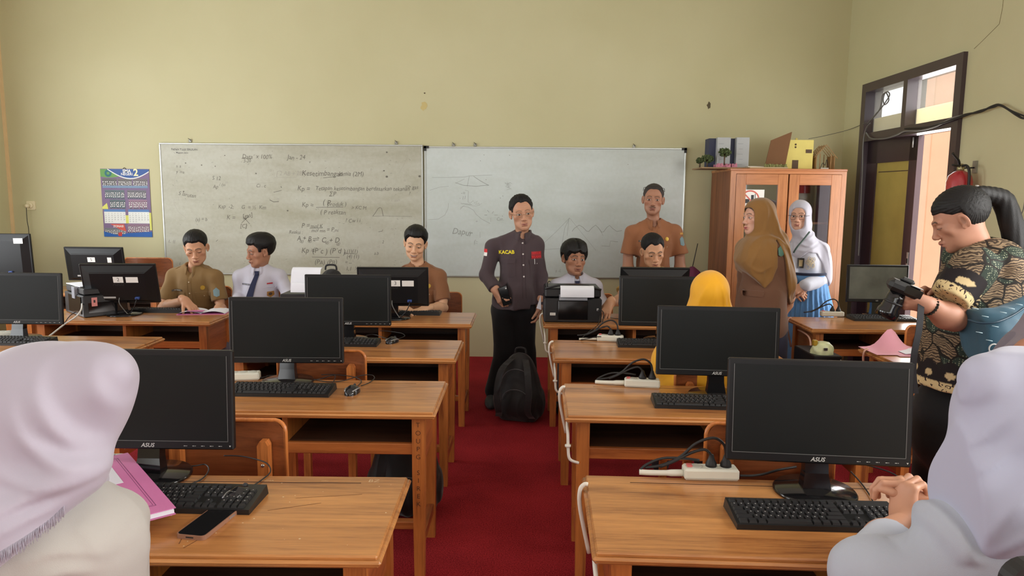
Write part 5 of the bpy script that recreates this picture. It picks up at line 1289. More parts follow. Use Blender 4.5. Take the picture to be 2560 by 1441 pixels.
def vnoise(P, s, seed=0):
    """cheap smooth pseudo noise in [-1,1]"""
    rs = np.random.RandomState(seed); o = np.zeros(len(P))
    for i in range(6):
        d_ = rs.normal(size=3); d_ /= np.linalg.norm(d_); f_ = s*rs.uniform(.6, 1.7); o += np.sin(P @ d_*f_+rs.uniform(0, 6.28)+1.3*np.sin(P @ rs.normal(size=3)*s*.35+rs.uniform(0, 6.28)))
    return o/6
def m3(Mx): return np.array([[Mx[i][j] for j in range(3)] for i in range(3)])
def xf(V, Mx): return V @ m3(Mx).T+A3(Mx.translation)
def polyd(P, pts):
    d = np.full(len(P), 1e3)
    for a, b_ in zip(pts[:-1], pts[1:]):
        a = A3(a); b_ = A3(b_); ba = b_-a; h = np.clip(((P-a) @ ba)/(ba @ ba+1e-12), 0, 1); d = np.minimum(d, np.sqrt((((P-a)-h[:, None]*ba)**2).sum(1)))
    return d
def folds(lst):
    L = [([A3(q) for q in catmull(p, 5)], w_, a) for p, w_, a in lst]
    def f(P):
        o = np.zeros(len(P))
        for p, w_, a in L:
            d = polyd(P, p); o += a*np.exp(-(d/w_)**2)
        return o
    return f
m_skin = vcol_mat('skin', .5, .4, sss=.06)
m_hair = M('black_hair', (15, 14, 14), .55, spec=.35, bump=.5, bscale=60, vec=(12, 12, 2))
m_hair2 = M('short_dark_hair', (26, 24, 24), .65, spec=.3, bump=.5, bscale=260)

# ------------------------------------------------------------------ head
def head_field(F, neck=None, nr=.054, k=1.0, jaw=1.0, fem=False, ears=True, mouth=0):
    F.u(ell((0, -.020, .035), (.076, .094, .083)), .01)
    F.u(ell((0, .022, -.028), (.063*jaw, .060, .083)), .03)
    F.u(ell((0, .030, -.070), (.052*jaw, .050, .040)), .03)
    F.u(ell((0, .066, -.098), (.022, .018, .016)), .025)
    for s in (-1, 1):
        F.u(ell((s*.043, .050, -.024), (.022, .020, .018)), .02)
        F.u(cap((s*.012, .082, .020), (s*.042, .069, .021), .008, .007), .016)
        F.sub(ell((s*.031, .098, .000), (.017, .018, .0105)), .014)
        F.u(ell((s*.031, .0715, .000), (.0145, .0125, .0115)), .006)
        F.sub(ell((s*.050, .082, -.052), (.014, .016, .022)), .03)
    F.u(cap((0, .081, .006), (0, .098, -.030), .0080, .0100), .014)
    F.u(ell((0, .0995, -.034), (.0135, .0105, .0095)), .010)
    for s in (-1, 1): F.u(ell((s*.0150, .093, -.038), (.0088, .0095, .0075)), .007)
    if mouth > 0:
        for s in (-1, 1): F.u(cap((s*.025, .078, -.0585), (s*.010, .089, -.0625), .0045, .006), .006); F.u(cap((s*.024, .078, -.060), (s*.008, .086, -.074), .004, .006), .006); F.u(ell((s*.040, .062, -.036), (.017, .016, .014)), .015)
    F.u(cap((-.017, .0845, -.0635), (0, .0915, -.0615), .0055, .0068), .007); F.u(cap((.017, .0845, -.0635), (0, .0915, -.0615), .0055, .0068), .007)
    F.u(cap((-.013, .085, -.0745), (.013, .085, -.0745), .0070), .008)
    F.sub(cap((-.021, .0905, -.0685), (.021, .0905, -.0685), .0022), .003)
    if mouth > 0: F.sub(ell((0, .093, -.0675), (.020, .005, .0042*mouth)), .003)
    F.sub(cap((-.012, .090, -.086), (.012, .090, -.086), .004), .008)
    if ears:
        for s in (-1, 1):
            a = R(14)*s; Rm = m3(Matrix.Rotation(R(-12), 3, 'X') @ Matrix.Rotation(s*R(28), 3, 'Z'))
            F.u(ell((s*.0795, -.008, -.006), (.0065, .018, .031), Rm), .006); F.sub(ell((s*.087, -.004, -.004), (.006, .009, .017), Rm), .004)
            F.u(ell((s*.075, .0, -.030), (.006, .008, .009)), .006)
    if neck is not None:
        n = A3(neck); F.u(cap((0, -.022, -.050), n, nr, nr*1.08), .03)
    return F
def head_colors(P, skin, o):
    """P: head-local coords. o: options dict"""
    n = len(P); C = np.tile(lin(skin), (n, 1)); x, y, z = P[:, 0], P[:, 1], P[:, 2]; ax = np.abs(x)
    def mixc(m_, c, a=1.0):
        w_ = (np.clip(m_, 0, 1)*a)[:, None]; C[:] = C*(1-w_)+lin(c)*w_ if not isinstance(c, np.ndarray) else C*(1-w_)+c*w_
    front = y > .045
    base = lin(skin)
    mott = vnoise(P, 70, 3)*.05; C *= (1+mott)[:, None]
    g = lambda cx_, cz_, rx, rz: np.exp(-(((ax-cx_)/rx)**2+((z-cz_)/rz)**2)**1.5)
    mixc(g(.04, -.028, .02, .016)*front, base*np.array([1.05, .92, .9]), .4)       # cheeks
    mixc(g(0, -.034, .016, .010)*front, base*np.array([1.04, .92, .9]), .4)
    mixc(g(.031, .002, .020, .013)*front, base*.82, .4)     # eye surround pigment
    # lips
    lip = np.exp(-((ax/.020)**4+((z+.069)/.0088)**4))*front; mixc(lip, o.get('lip', (150, 84, 76)), .8)
    if o.get('smile'):
        zt_ = z+.0685-.0055*(ax/.022)**2; mixc(np.exp(-((ax/.024)**6+((zt_)/.0058)**4))*front, (96, 44, 40), .9); t_ = np.exp(-((ax/.019)**6+((zt_-.0008)/.0038)**4))*front; mixc(t_, (236, 228, 218), .97)
    mixc(np.exp(-((ax/.021)**6+((z+.0685-.004*o.get('smile', 0)*(ax/.02)**2)/.0013)**4))*front, (70, 34, 30), .8 if not o.get('smile') else .3)
    # nostrils
    mixc(np.exp(-(((ax-.0065)/.0035)**2+((z+.043)/.0022)**2))*front, (60, 34, 28), .7)
    # brows
    bz = .0225+.004*np.sin(np.clip((ax-.012)/.036, 0, 1)*PI)-.003*np.clip((ax-.03)/.02, 0, 1)
    bt = o.get('brow', .0036); mixc(((ax > .010) & (ax < .047) & front)*np.exp(-(((z-bz)/bt)**4)), o.get('browc', (38, 30, 26)), o.get('browa', .85))
    # eyes
    down = o.get('down', 0); ex = ax-.031; op = o.get('open', .0052)*(1-.75*down); ez = z+.0008+.004*down
    wd = .0152; lidw = np.clip(1-(ex/wd)**2, 0, 1)
    inside = (np.abs(ez) < op*lidw) & front
    C[inside] = lin((214, 206, 198)); gx = o.get('gaze', 0)
    irx = (x-np.sign(x)*.031)-gx; iris = ((irx/.0058)**2+((ez+.0002)/.0062)**2 < 1) & inside; C[iris] = lin((34, 22, 18))
    upper = np.exp(-((ez-op*lidw-.0006)/.0014)**2)*(np.abs(ex) < wd*1.02)*front; mixc(upper, (26, 20, 18), .92)
    lower = np.exp(-((ez+op*lidw+.0004)/.0010)**2)*(np.abs(ex) < wd)*front; mixc(lower, base*.45, .55)
    crease = np.exp(-((ez-op*lidw-.0062)/.0011)**2)*(np.abs(ex) < wd)*front; mixc(crease, base*.6, .5)
    if o.get('mustache'):
        m_ = np.exp(-((ax/.026)**6+((z+.0545+.18*np.clip(ax-.006, 0, 1))/.0048)**4))*front; m_ *= .6+.4*vnoise(P, 900, 8); m_ = np.clip(m_*1.5, 0, 1); mixc(m_, (34, 30, 28), o['mustache'])
    if o.get('stubble'):
        m_ = ((z < -.05) & (y > .02))*np.clip(1-lip*2, 0, 1)*(.6+.4*vnoise(P, 800, 2)); mixc(m_, base*.5, o['stubble'])
    if o.get('old'):
        for zz in (.045, .058, .071): mixc(np.exp(-((z-zz-.002*np.sin(x*90))/.0010)**2)*(ax < .04)*front, base*.6, .45)
        nl = np.exp(-((ax-.020-.25*np.clip(-.036-z, 0, .03))/.0016)**2)*((z < -.036) & (z > -.068))*front; mixc(nl, base*.55, .6)
    if o.get('scalp') is not None:   # shaved hair tone
        zc, col, a = o['scalp']; f_ = hair_line(P, o.get('hl', {})); mixc((f_ > 0)*1.0, col, a)
    inner_ear = ((((ax-.083)/.006)**2+((y+.004)/.008)**2+((z+.004)/.015)**2) < 1); C[inner_ear] *= .72
    return np.clip(C, 0, 1)
def hair_line(P, o):
    """>0 where hair grows"""
    x, y, z = P[:, 0], P[:, 1], P[:, 2]; ax = np.abs(x)
    fz = o.get('front', .070); rec = o.get('recede', .0)
    zf = fz+rec*np.exp(-((ax-.038)/.016)**2)-o.get('peak', 0)*np.exp(-(ax/.012)**2)+o.get('noise', .003)*vnoise(P*np.array([1, .2, .2]), 260, 4)
    side = o.get('side', -.008); back = o.get('back', -.062); yb_ = o.get('temple', .036)
    t = np.clip((y-yb_)/.018, 0, 1); zs = np.where(y > yb_, side+.035, side)
    h = zs*(1-t)+zf*t
    # behind the ears go down
    tb = np.clip((-.012-y)/.03, 0, 1); h = h*(1-tb)+back*tb
    # around the ear notch
    ear = ((y < .018) & (y > -.030) & (ax > .055)); h = np.where(ear, np.maximum(h, .020-.0*y), h)
    return z-h
def hair_field(o):
    F = Field(); th = o.get('thick', .012); tf = o.get('top', 0)
    def f(P):
        z = P[:, 2]; side_t = o.get('fade', .5); q = np.clip((z-.01)/.06, 0, 1); t = th*(side_t+(1-side_t)*q); hv = hair_line(P, o); t = t*np.clip(hv/o.get('taper', .022)+.22, .22, 1)+.0008
        d = Prim('ell', A3((0, -.020, .035)), A3((.076, .094, .083)), None)(P)-t
        d -= tf*np.exp(-((P[:, 2]-.12)/.03)**2)*np.clip(.5+P[:, 1]/.08, 0, 1)
        d -= o.get('rough', .0015)*vnoise(P*np.array([1, .30, .5]), o.get('freq', 260), o.get('seed', 1))+.0011*vnoise(P*np.array([1, .12, .3]), 900, 17)
        if o.get('part'): 
            d += .010*np.exp(-((P[:, 0]-o['part'])/.007)**2)*(P[:, 1] > .0)*(P[:, 2] > .08)
        if o.get('fringe'):
            sweep = o['fringe']; m_ = Prim('ell', A3((0, .052, .052)), A3((.068, .030, .032)), None)(P); d = smin(d, m_-.002-.0015*vnoise(P*np.array([1, .2, .5]), 200, 9), .012)
        m_ = -hv*.75
        return smax(d, m_, .004)
    F.u(fn(f), .001); return F

def person(label, loc, rz=0): return thing('person', label, 'person', loc, rz)
def inner_body(N, Pv, joints):
    F = Field(); N = Vector(N); Pv = Vector(Pv); F.u(cap(N+Vector((0, 0, .02)), N-Vector((0, 0, .06)), .045, .05), .02); F.u(ell(N.lerp(Pv, .5), (.11, .07, (N-Pv).length*.55)), .05); pts = [N, Pv]
    for ch in joints:
        F.u(cap(N-Vector((0, 0, .07)), ch[0], .045, .038), .04)
        for a, b_ in zip(ch[:-1], ch[1:]): F.u(cap(a, b_, .036, .032), .02)
        pts += list(ch)
    lo, hi = bbox(pts, .12); return polygonize(F, lo, hi, .011)
def build_head(root, T, skin, o, neck_w=None, nr=.050, res=.0024, hair=None, hairmat=None, extra_skin=None, ears=True):
    """T: head-local -> root-local matrix. neck_w: root-local neck base point"""
    Ti = T.inverted(); F = Field(); nb_ = Ti @ Vector(neck_w) if neck_w is not None else None
    sc = T.to_scale().x
    head_field(F, nb_, nr/sc, jaw=o.get('jaw', 1.0), ears=ears, mouth=o.get('open_mouth', 0))
    zlo = -.15 if nb_ is None else min(-.13, nb_.z-.03)
    ylo = -.13 if nb_ is None else min(-.13, nb_.y-.08); yhi = .125 if nb_ is None else max(.125, nb_.y+.08)
    V, F_ = polygonize(F, (-.10, ylo, zlo), (.10, yhi, .13), res)
    C = head_colors(V, skin, o)
    parts = [(xf(V, T), F_)]; cols = [C]
    if extra_skin:
        for (v, f_, c) in extra_skin: parts.append((v, f_)); cols.append(np.tile(lin(c), (len(v), 1))*(1+.05*vnoise(v, 60, 2))[:, None])
    body = sdf_mesh('body', parts, m_skin, root); set_cols(body, np.concatenate(cols))
    hobj = None
    if hair is not None:
        H_ = hair_field(hair); V, F_ = polygonize(H_, (-.115, -.145, -.11), (.115, .125, .165), res)
        hobj = sdf_mesh('hair', [(xf(V, T), F_)], hairmat or m_hair, root)
    return body, hobj
def head_T(c, yaw=0, pitch=0, roll=0, s=1.0):
    """c: head centre (eye level, root frame). yaw 0 = facing -y (camera), + = turn to viewer's right (+x). pitch + = look down"""
    base = Matrix.Rotation(PI, 4, 'Z')   # face +y -> -y
    return Matrix.Translation(Vector(c)) @ Matrix.Rotation(R(yaw), 4, 'Z') @ Matrix.Rotation(R(roll), 4, 'Y') @ Matrix.Rotation(R(pitch), 4, 'X') @ base @ Matrix.Scale(s, 4)
# ------------------------------------------------------------------ hands
def hand_field(W, dirn, palm_n, side=1, curl=(.35, .4, .45, .5), thumb=(.5, .3), s=1.0, spread=.10, wrist_r=.027):
    """W wrist point; dirn towards the knuckles; palm_n points out of the palm; side: +1 thumb towards dirn x palm_n"""
    d = Vector(dirn).normalized(); n = Vector(palm_n); n = (n-d*n.dot(d)).normalized(); l = d.cross(n)*side   # thumb side
    W = Vector(W); F = Field()
    kn = []
    for i, (o_, L0) in enumerate(((.030, .088), (.010, .093), (-.010, .089), (-.028, .080))):
        k_ = W+d*(L0*s)+l*(o_*s); kn.append(k_); F.u(cap(W+l*(o_*.45*s)+d*.008, k_, .0155*s, .0115*s), .014)
    F.u(ecap(W-d*.03, W+d*.02, wrist_r*s, .027*s, n, .75), .02)
    F.u(ell(W+d*(.035*s)+l*(.022*s)+n*(.008*s), (.018*s, .018*s, .018*s)), .015)
    Ls = ((.043, .026, .021), (.047, .029, .022), (.044, .027, .021), (.034, .021, .019))
    G = []
    for i, k_ in enumerate(kn):
        a = curl[i]; fd = d; sp = (1.5-i)*spread; fdir = (d+l*sp).normalized(); axis = fdir.cross(n)
        p = k_; ang = 0
        for j, L0 in enumerate(Ls[i]):
            ang += a*(1.0, 1.15, .75)[j]; v = fdir*math.cos(ang)+n*math.sin(ang); q = p+v*(L0*s)
            G.append((p, q, (.0098, .0088, .0080)[j]*s*(.92 if i == 3 else 1), (.0088, .0080, .0068)[j]*s)); p = q
    base = W+d*(.022*s)+l*(.026*s)+n*(.004*s); t0, t1 = thumb
    v0 = (d*math.cos(t0)+l*math.sin(t0)+n*.25).normalized(); p1 = base+v0*(.042*s); v1 = (v0*math.cos(t1)+(n*.6-l*.6+d*.2).normalized()*math.sin(t1)).normalized(); p2 = p1+v1*(.032*s); p3 = p2+(v1*.9+(n-l)*t1*.3).normalized()*(.026*s)
    G += [(base, p1, .0145*s, .0115*s), (p1, p2, .011*s, .0100*s), (p2, p3, .0100*s, .0080*s)]
    # fingers: small blend so they stay apart
    def ff(P):
        e = np.full(len(P), 1e3)
        for a, b_, r0, r1 in G: e = smin(e, cap(a, b_, r0, r1)(P), .0035)
        return e
    F.u(fn(ff), .007)
    return F
def hand_mesh(W, dirn, palm_n, side=1, arm=None, arm_r=(.043, .028), res=.0028, **kw):
    """arm: elbow point; returns (V,F)"""
    F = hand_field(W, dirn, palm_n, side, **kw); W = Vector(W); pts = [W+Vector((a, b_, c)) for a in (-.17, .17) for b_ in (-.17, .17) for c in (-.17, .17)]
    reach = .20*kw.get('s', 1); dd = Vector(dirn).normalized()
    lo = W-Vector((.13, .13, .13)); hi = W+Vector((.13, .13, .13)); c2 = W+dd*.1
    lo = Vector((min(lo[i], c2[i]-.12) for i in range(3))); hi = Vector((max(hi[i], c2[i]+.12) for i in range(3)))
    parts = []
    if arm is not None:
        E_ = Vector(arm); mid = E_.lerp(W, .3); F.u(cap(E_, mid, arm_r[0]*.93, arm_r[0]), .02); F.u(cap(mid, W, arm_r[0], arm_r[1]), .02)
        for i in range(3): lo[i] = min(lo[i], E_[i]-.06); hi[i] = max(hi[i], E_[i]+.06)
    return polygonize(F, lo, hi, res)
# ------------------------------------------------------------------ clothes
def torso_field(N, Pv, SL, SR, chest=.115, belly=.12, w_=.0, k=.05, hip=.17):
    N, Pv, SL, SR = map(Vector, (N, Pv, SL, SR)); up = (N-Pv).normalized(); rt = (SR-SL); rt = (rt-up*rt.dot(up)).normalized(); fr = rt.cross(up)
    Rm = m3(Matrix((rt, fr, up)).transposed()); hw = (SR-SL).length/2; F = Field(); L = (N-Pv).length
    sh = (SL+SR)/2
    F.u(ell(N-up*(L*.34), (hw*.96, chest, L*.34), Rm), .02)
    F.u(ell(N-up*(L*.66)+fr*0, (hw*.84+w_, belly, L*.34), Rm), k)
    F.u(ell(Pv, (hip, belly*1.02, .15), Rm), k)
    F.u(cap(SL, SR, .050, .050), .05)
    for S in (SL, SR): F.u(cap(N+up*.008, S+up*.006, .042, .044), .045)
    return F, (rt, fr, up, Rm)
def sleeve(F, S, E_, W=None, r0=.070, r1=.058, r2=.045, k=.03):
    F.u(cap(S, E_, r0, r1), k)
    if W is not None: F.u(cap(E_, W, r1*.98, r2), .02)
    return F
def bbox(pts, pad):
    P = np.array([A3(p) for p in pts]); return P.min(0)-pad, P.max(0)+pad
def bvh_of(o):
    me = o.data; return BVHTree.FromPolygons([v.co.copy() for v in me.vertices], [list(p.vertices) for p in me.polygons])
def wrinkle(P, amp=.004, f=28, seed=0, aniso=(1, 1, .5)): 
    n = vnoise(P*np.array(aniso), f, seed); n2 = vnoise(P*np.array(aniso), f*2.3, seed+9); return amp*((1-np.abs(n))**2*1.3-.6)+amp*.35*n2
class Decal:
    """drapes small flat pieces on a garment mesh, seen from direction d (root frame)"""
    def __init__(s, obj, org, x, y): s.t = bvh_of(obj); s.f = frame(org, x, y); s.root = obj.parent
    def pt(s, u, v, off=.0012):
        z = s.f.to_3x3() @ Vector((0, 0, 1)); p = s.f @ Vector((u, v, .5)); h = s.t.ray_cast(p, -z)
        if h[0] is None: p2 = s.f @ Vector((u, v, 0)); return p2
        return h[0]+h[1]*0+z*off
    def sheet(s, name, poly, mat, off=.0015, th=.0015, n=None, parent=None):
        """poly: convex outline; grid filled by fan rings"""
        c = (sum(p[0] for p in poly)/len(poly), sum(p[1] for p in poly)/len(poly)); P = []
        for i in range(len(poly)):
            a, b_ = poly[i], poly[(i+1) % len(poly)]; L = math.hypot(b_[0]-a[0], b_[1]-a[1]); m_ = max(1, int(L/.012))
            for k_ in range(m_): P.append((a[0]+(b_[0]-a[0])*k_/m_, a[1]+(b_[1]-a[1])*k_/m_))
        R_ = max(2, int(max(math.hypot(p[0]-c[0], p[1]-c[1]) for p in P)/.012)); V = []; Fc = []; m_ = len(P)
        for r_ in range(R_, 0, -1):
            q = r_/R_
            for p in P: V.append(s.pt(c[0]+(p[0]-c[0])*q, c[1]+(p[1]-c[1])*q, off+th))
        V.append(s.pt(c[0], c[1], off+th)); ci = len(V)-1
        for r_ in range(R_-1):
            for i in range(m_): Fc.append((r_*m_+i, r_*m_+(i+1) % m_, (r_+1)*m_+(i+1) % m_, (r_+1)*m_+i))
        for i in range(m_): Fc.append(((R_-1)*m_+i, (R_-1)*m_+(i+1) % m_, ci))
        b = len(V); V += [s.pt(p[0], p[1], off-.004) for p in P]
        for i in range(m_): Fc.append((i, b+i, b+(i+1) % m_, (i+1) % m_))
        o = mesh_obj(name, V, Fc, mat, parent or s.root, smooth=False); return o
    def text(s, name, txt, u, v, size, mat, bold=.01, off=.0045, parent=None, **k):
        V, Fc = text_geo(txt, size, bold=bold, **k); return mesh_obj(name, [s.pt(u+q.x, v+q.y, off) for q in V], Fc, mat, parent or s.root)
    def button(s, u, v, mat, r_=.0055, parent=None):
        p = s.pt(u, v, .001); z = s.f.to_3x3() @ Vector((0, 0, 1)); Q = z.to_track_quat('Z', 'Y').to_matrix().to_4x4(); Q.translation = p
        mb = MB(); mb.lathe([(r_, 0), (r_, .0018), (r_*.7, .0026)], 14, M_=Q); return mb.build('button', mat, parent or s.root)
    def line(s, name, pts, w_, mat, off=.001, parent=None):
        P = [s.pt(u, v, off) for u, v in pts]; mb = MB(); mb.tube(P, w_, 5); return mb.build(name, mat, parent or s.root)
def rect(u0, u1, v0, v1): return [(u0, v0), (u1, v0), (u1, v1), (u0, v1)]
def pocket(D, u, v, w_, h_, mat, flap=.035, btn=None):
    D.sheet('pocket', [(u-w_/2, v-h_), (u+w_/2, v-h_), (u+w_/2, v), (u-w_/2, v)], mat, .0008, .0012)
    D.sheet('pocket_flap', [(u-w_/2-.003, v-flap*.75), (u, v-flap), (u+w_/2+.003, v-flap*.75), (u+w_/2+.003, v+.006), (u-w_/2-.003, v+.006)], mat, .0022, .002)
    if btn: D.button(u, v-flap*.72, btn)
def collar(root, N, up, fr, rt, mat, r_=.064, h_=.036, drop=.055, open_=.30, spread=.030, tilt=.0):
    """shirt collar: two leaves around the neck, pointed at the front; returns object"""
    N, up, fr, rt = Vector(N), Vector(up), Vector(fr), Vector(rt); V = []; Fc = []; n = 30
    for i in range(n+1):
        a = -PI/2+open_+(2*PI-2*open_)*i/n     # angle from front going round
        ca, sa = math.cos(a), math.sin(a); fw = -sa; q = max(0, fw)   # fw=1 at front
        c = N+fr*.004
        top = c+rt*(ca*r_*.93)+fr*(fw*r_*.98)+up*(h_*(1-.55*q))
        fold = c+rt*(ca*(r_+.004))+fr*(fw*(r_+.006))+up*(h_*(1-.55*q)+.003)
        pt = max(0, 1-min(i, n-i)/4.5)
        out = c+rt*(ca*(r_+.020+.012*pt))+fr*(fw*(r_+.022)+.010*pt)+up*(-.006-drop*.55*q-.028*pt)
        V += [top-up*.03, top, fold, out]
    for i in range(n):
        for k_ in range(3): Fc.append((4*i+k_, 4*i+4+k_, 4*i+5+k_, 4*i+1+k_))
    o = mesh_obj('collar', V, Fc, mat, root, smooth=True); sm = o.modifiers.new('s', 'SOLIDIFY'); sm.thickness = .003; sm.offset = 0; return o
def add_folds(m, s1=7, d1=.022, st=.55, vec=(1, 1, .6)):
    nt = m.node_tree; b = nt.nodes['Principled BSDF']; tc = nt.nodes.new('ShaderNodeTexCoord'); mp = nt.nodes.new('ShaderNodeMapping'); mp.inputs['Scale'].default_value = vec
    n = nt.nodes.new('ShaderNodeTexNoise'); n.inputs['Scale'].default_value = s1; n.inputs['Detail'].default_value = 2.5; n.inputs['Roughness'].default_value = .55; n.inputs['Distortion'].default_value = 1.1
    n.noise_type = 'RIDGED_MULTIFRACTAL' if hasattr(n, 'noise_type') else n.noise_type
    bp = nt.nodes.new('ShaderNodeBump'); bp.inputs['Strength'].default_value = st; bp.inputs['Distance'].default_value = d1
    nt.links.new(tc.outputs['Object'], mp.inputs[0]); nt.links.new(mp.outputs[0], n.inputs['Vector']); nt.links.new(n.outputs['Fac'], bp.inputs['Height'])
    old = b.inputs['Normal'].links
    if old: nt.links.new(old[0].from_socket, bp.inputs['Normal'])
    nt.links.new(bp.outputs[0], b.inputs['Normal']); return m
def cloth(name, rgb, rough=.8, bump=.25, sc_=900, sheen=.15, var=.05, spec=.25, fold=.5, fs=6):
    if name in _mats: return _mats[name]
    m = M(name, rgb, rough, spec=spec, bump=bump, bscale=sc_, sheen=sheen, var=var, vscale=3); return add_folds(m, fs, .018, fold) if fold else m
def specs(root, T, mat, w_=.046, h_=.034, z=-.002, y=.094, tilt=0, rnd=.010, lens=None, r_=.0011):
    """glasses as a child of the person"""
    def P(x, y_, z_): return T @ Vector((x, y_, z_))
    mb = MB()
    for s in (-1, 1):
        L = [(s*.034+a, b_) for a, b_ in rrect(w_, h_, rnd, 5)]; L.append(L[0]); mb.tube([P(a, y-.25*abs(a)*abs(a)/.06, z+b_) for a, b_ in L], r_, 5, False)
        mb.tube([P(s*(.034+w_/2), y-.012, z+h_*.3), P(s*.078, .055, z+h_*.3), P(s*.082, -.0, z+h_*.25)], r_*1.1, 5)
    mb.tube([P(-.011, y, z+.004), P(0, y+.004, z+.007), P(.011, y, z+.004)], r_, 5)
    o = mb.build('glasses', mat, root); return o

def poly_sdf(P2, poly):
    """signed distance to a 2D polygon (negative inside)"""
    d = np.full(len(P2), 1e9); sgn = np.ones(len(P2)); n = len(poly)
    for i in range(n):
        a = np.array(poly[i], float); b_ = np.array(poly[i-1], float); e = b_-a; w_ = P2-a; t = np.clip((w_ @ e)/(e @ e), 0, 1); q = w_-t[:, None]*e
        d = np.minimum(d, (q**2).sum(1)); c1 = P2[:, 1] >= a[1]; c2 = P2[:, 1] < b_[1]; c3 = e[0]*w_[:, 1] > e[1]*w_[:, 0]
        flip = (c1 & c2 & c3) | (~c1 & ~c2 & ~c3); sgn = np.where(flip, -sgn, sgn)
    return sgn*np.sqrt(d)
def cape(body, polys, th=.014, amp=0):
    """cloth lying over a body field where the outline (x,z) allows"""
    def f(P):
        d = body(P)-th; r_ = np.full(len(P), 1e9)
        for pl in polys: r_ = np.minimum(r_, poly_sdf(P[:, [0, 2]], pl))
        return smax(d, r_, .010)
    return fn(f)

def folds2(lst):
    """pleats given as (x,z) lines on the camera-facing cloth: list of (points, width, height, sharp)"""
    L = []
    for p, w_, a, sh in lst: L.append((np.array([[q.x, q.z] for q in catmull(p, 6)]), w_, a, sh))
    def f(P):
        Q = P[:, [0, 2]]; o = np.zeros(len(P))
        for p, w_, a, sh in L:
            d = np.full(len(Q), 1e3); sd = np.zeros(len(Q)); tt = np.zeros(len(Q)); n = len(p)-1
            for i in range(n):
                A_ = p[i]; e = p[i+1]-A_; h = np.clip(((Q-A_) @ e)/(e @ e+1e-12), 0, 1); v = Q-A_-h[:, None]*e; r_ = np.sqrt((v**2).sum(1)); m_ = r_ < d
                d = np.where(m_, r_, d); sd = np.where(m_, e[0]*v[:, 1]-e[1]*v[:, 0], sd); tt = np.where(m_, (i+h)/n, tt)
            taper = np.clip(np.sin(PI*np.clip(tt, 0, 1)), 0, 1)
            s_ = np.sign(sd)*d
            w2 = max(.0085, w_*(1-sh)*.8); prof = np.where(s_ < 0, np.exp(-(s_/w2)**2), .6*np.exp(-(s_/w_)**2)+.4*np.exp(-(s_/(w_*2.2))**2)) if sh > 0 else np.exp(-(d/w_)**2)
            o += a*prof*taper
        return o
    return f
# ================================================================== PEOPLE

m_khaki = cloth('khaki_uniform', (134, 106, 66)); m_khaki_y = cloth('mustard_khaki_uniform', (168, 132, 66)); m_brownu = cloth('brown_uniform', (142, 98, 68)); m_brownu2 = cloth('warm_brown_uniform', (158, 106, 74))
m_white = cloth('white_uniform_cotton', (200, 200, 214), .75); m_dark = cloth('dark_mauve_shirt', (72, 60, 64), .8); m_trou = cloth('black_trousers', (20, 20, 22), .85)
m_tie = cloth('navy_tie', (42, 46, 74)); m_gold = M('gold_badge', (206, 170, 70), .35, metal=.5); m_btn = M('pearl_button', (206, 190, 160), .3)
m_tag = M('name_tag_dark', (70, 60, 50), .5); m_tagw = M('name_tag_letters', (210, 204, 190), .5)
m_patch = M('blue_grey_patch', (122, 150, 158), .6); m_patch2 = M('patch_green', (70, 110, 96), .6)

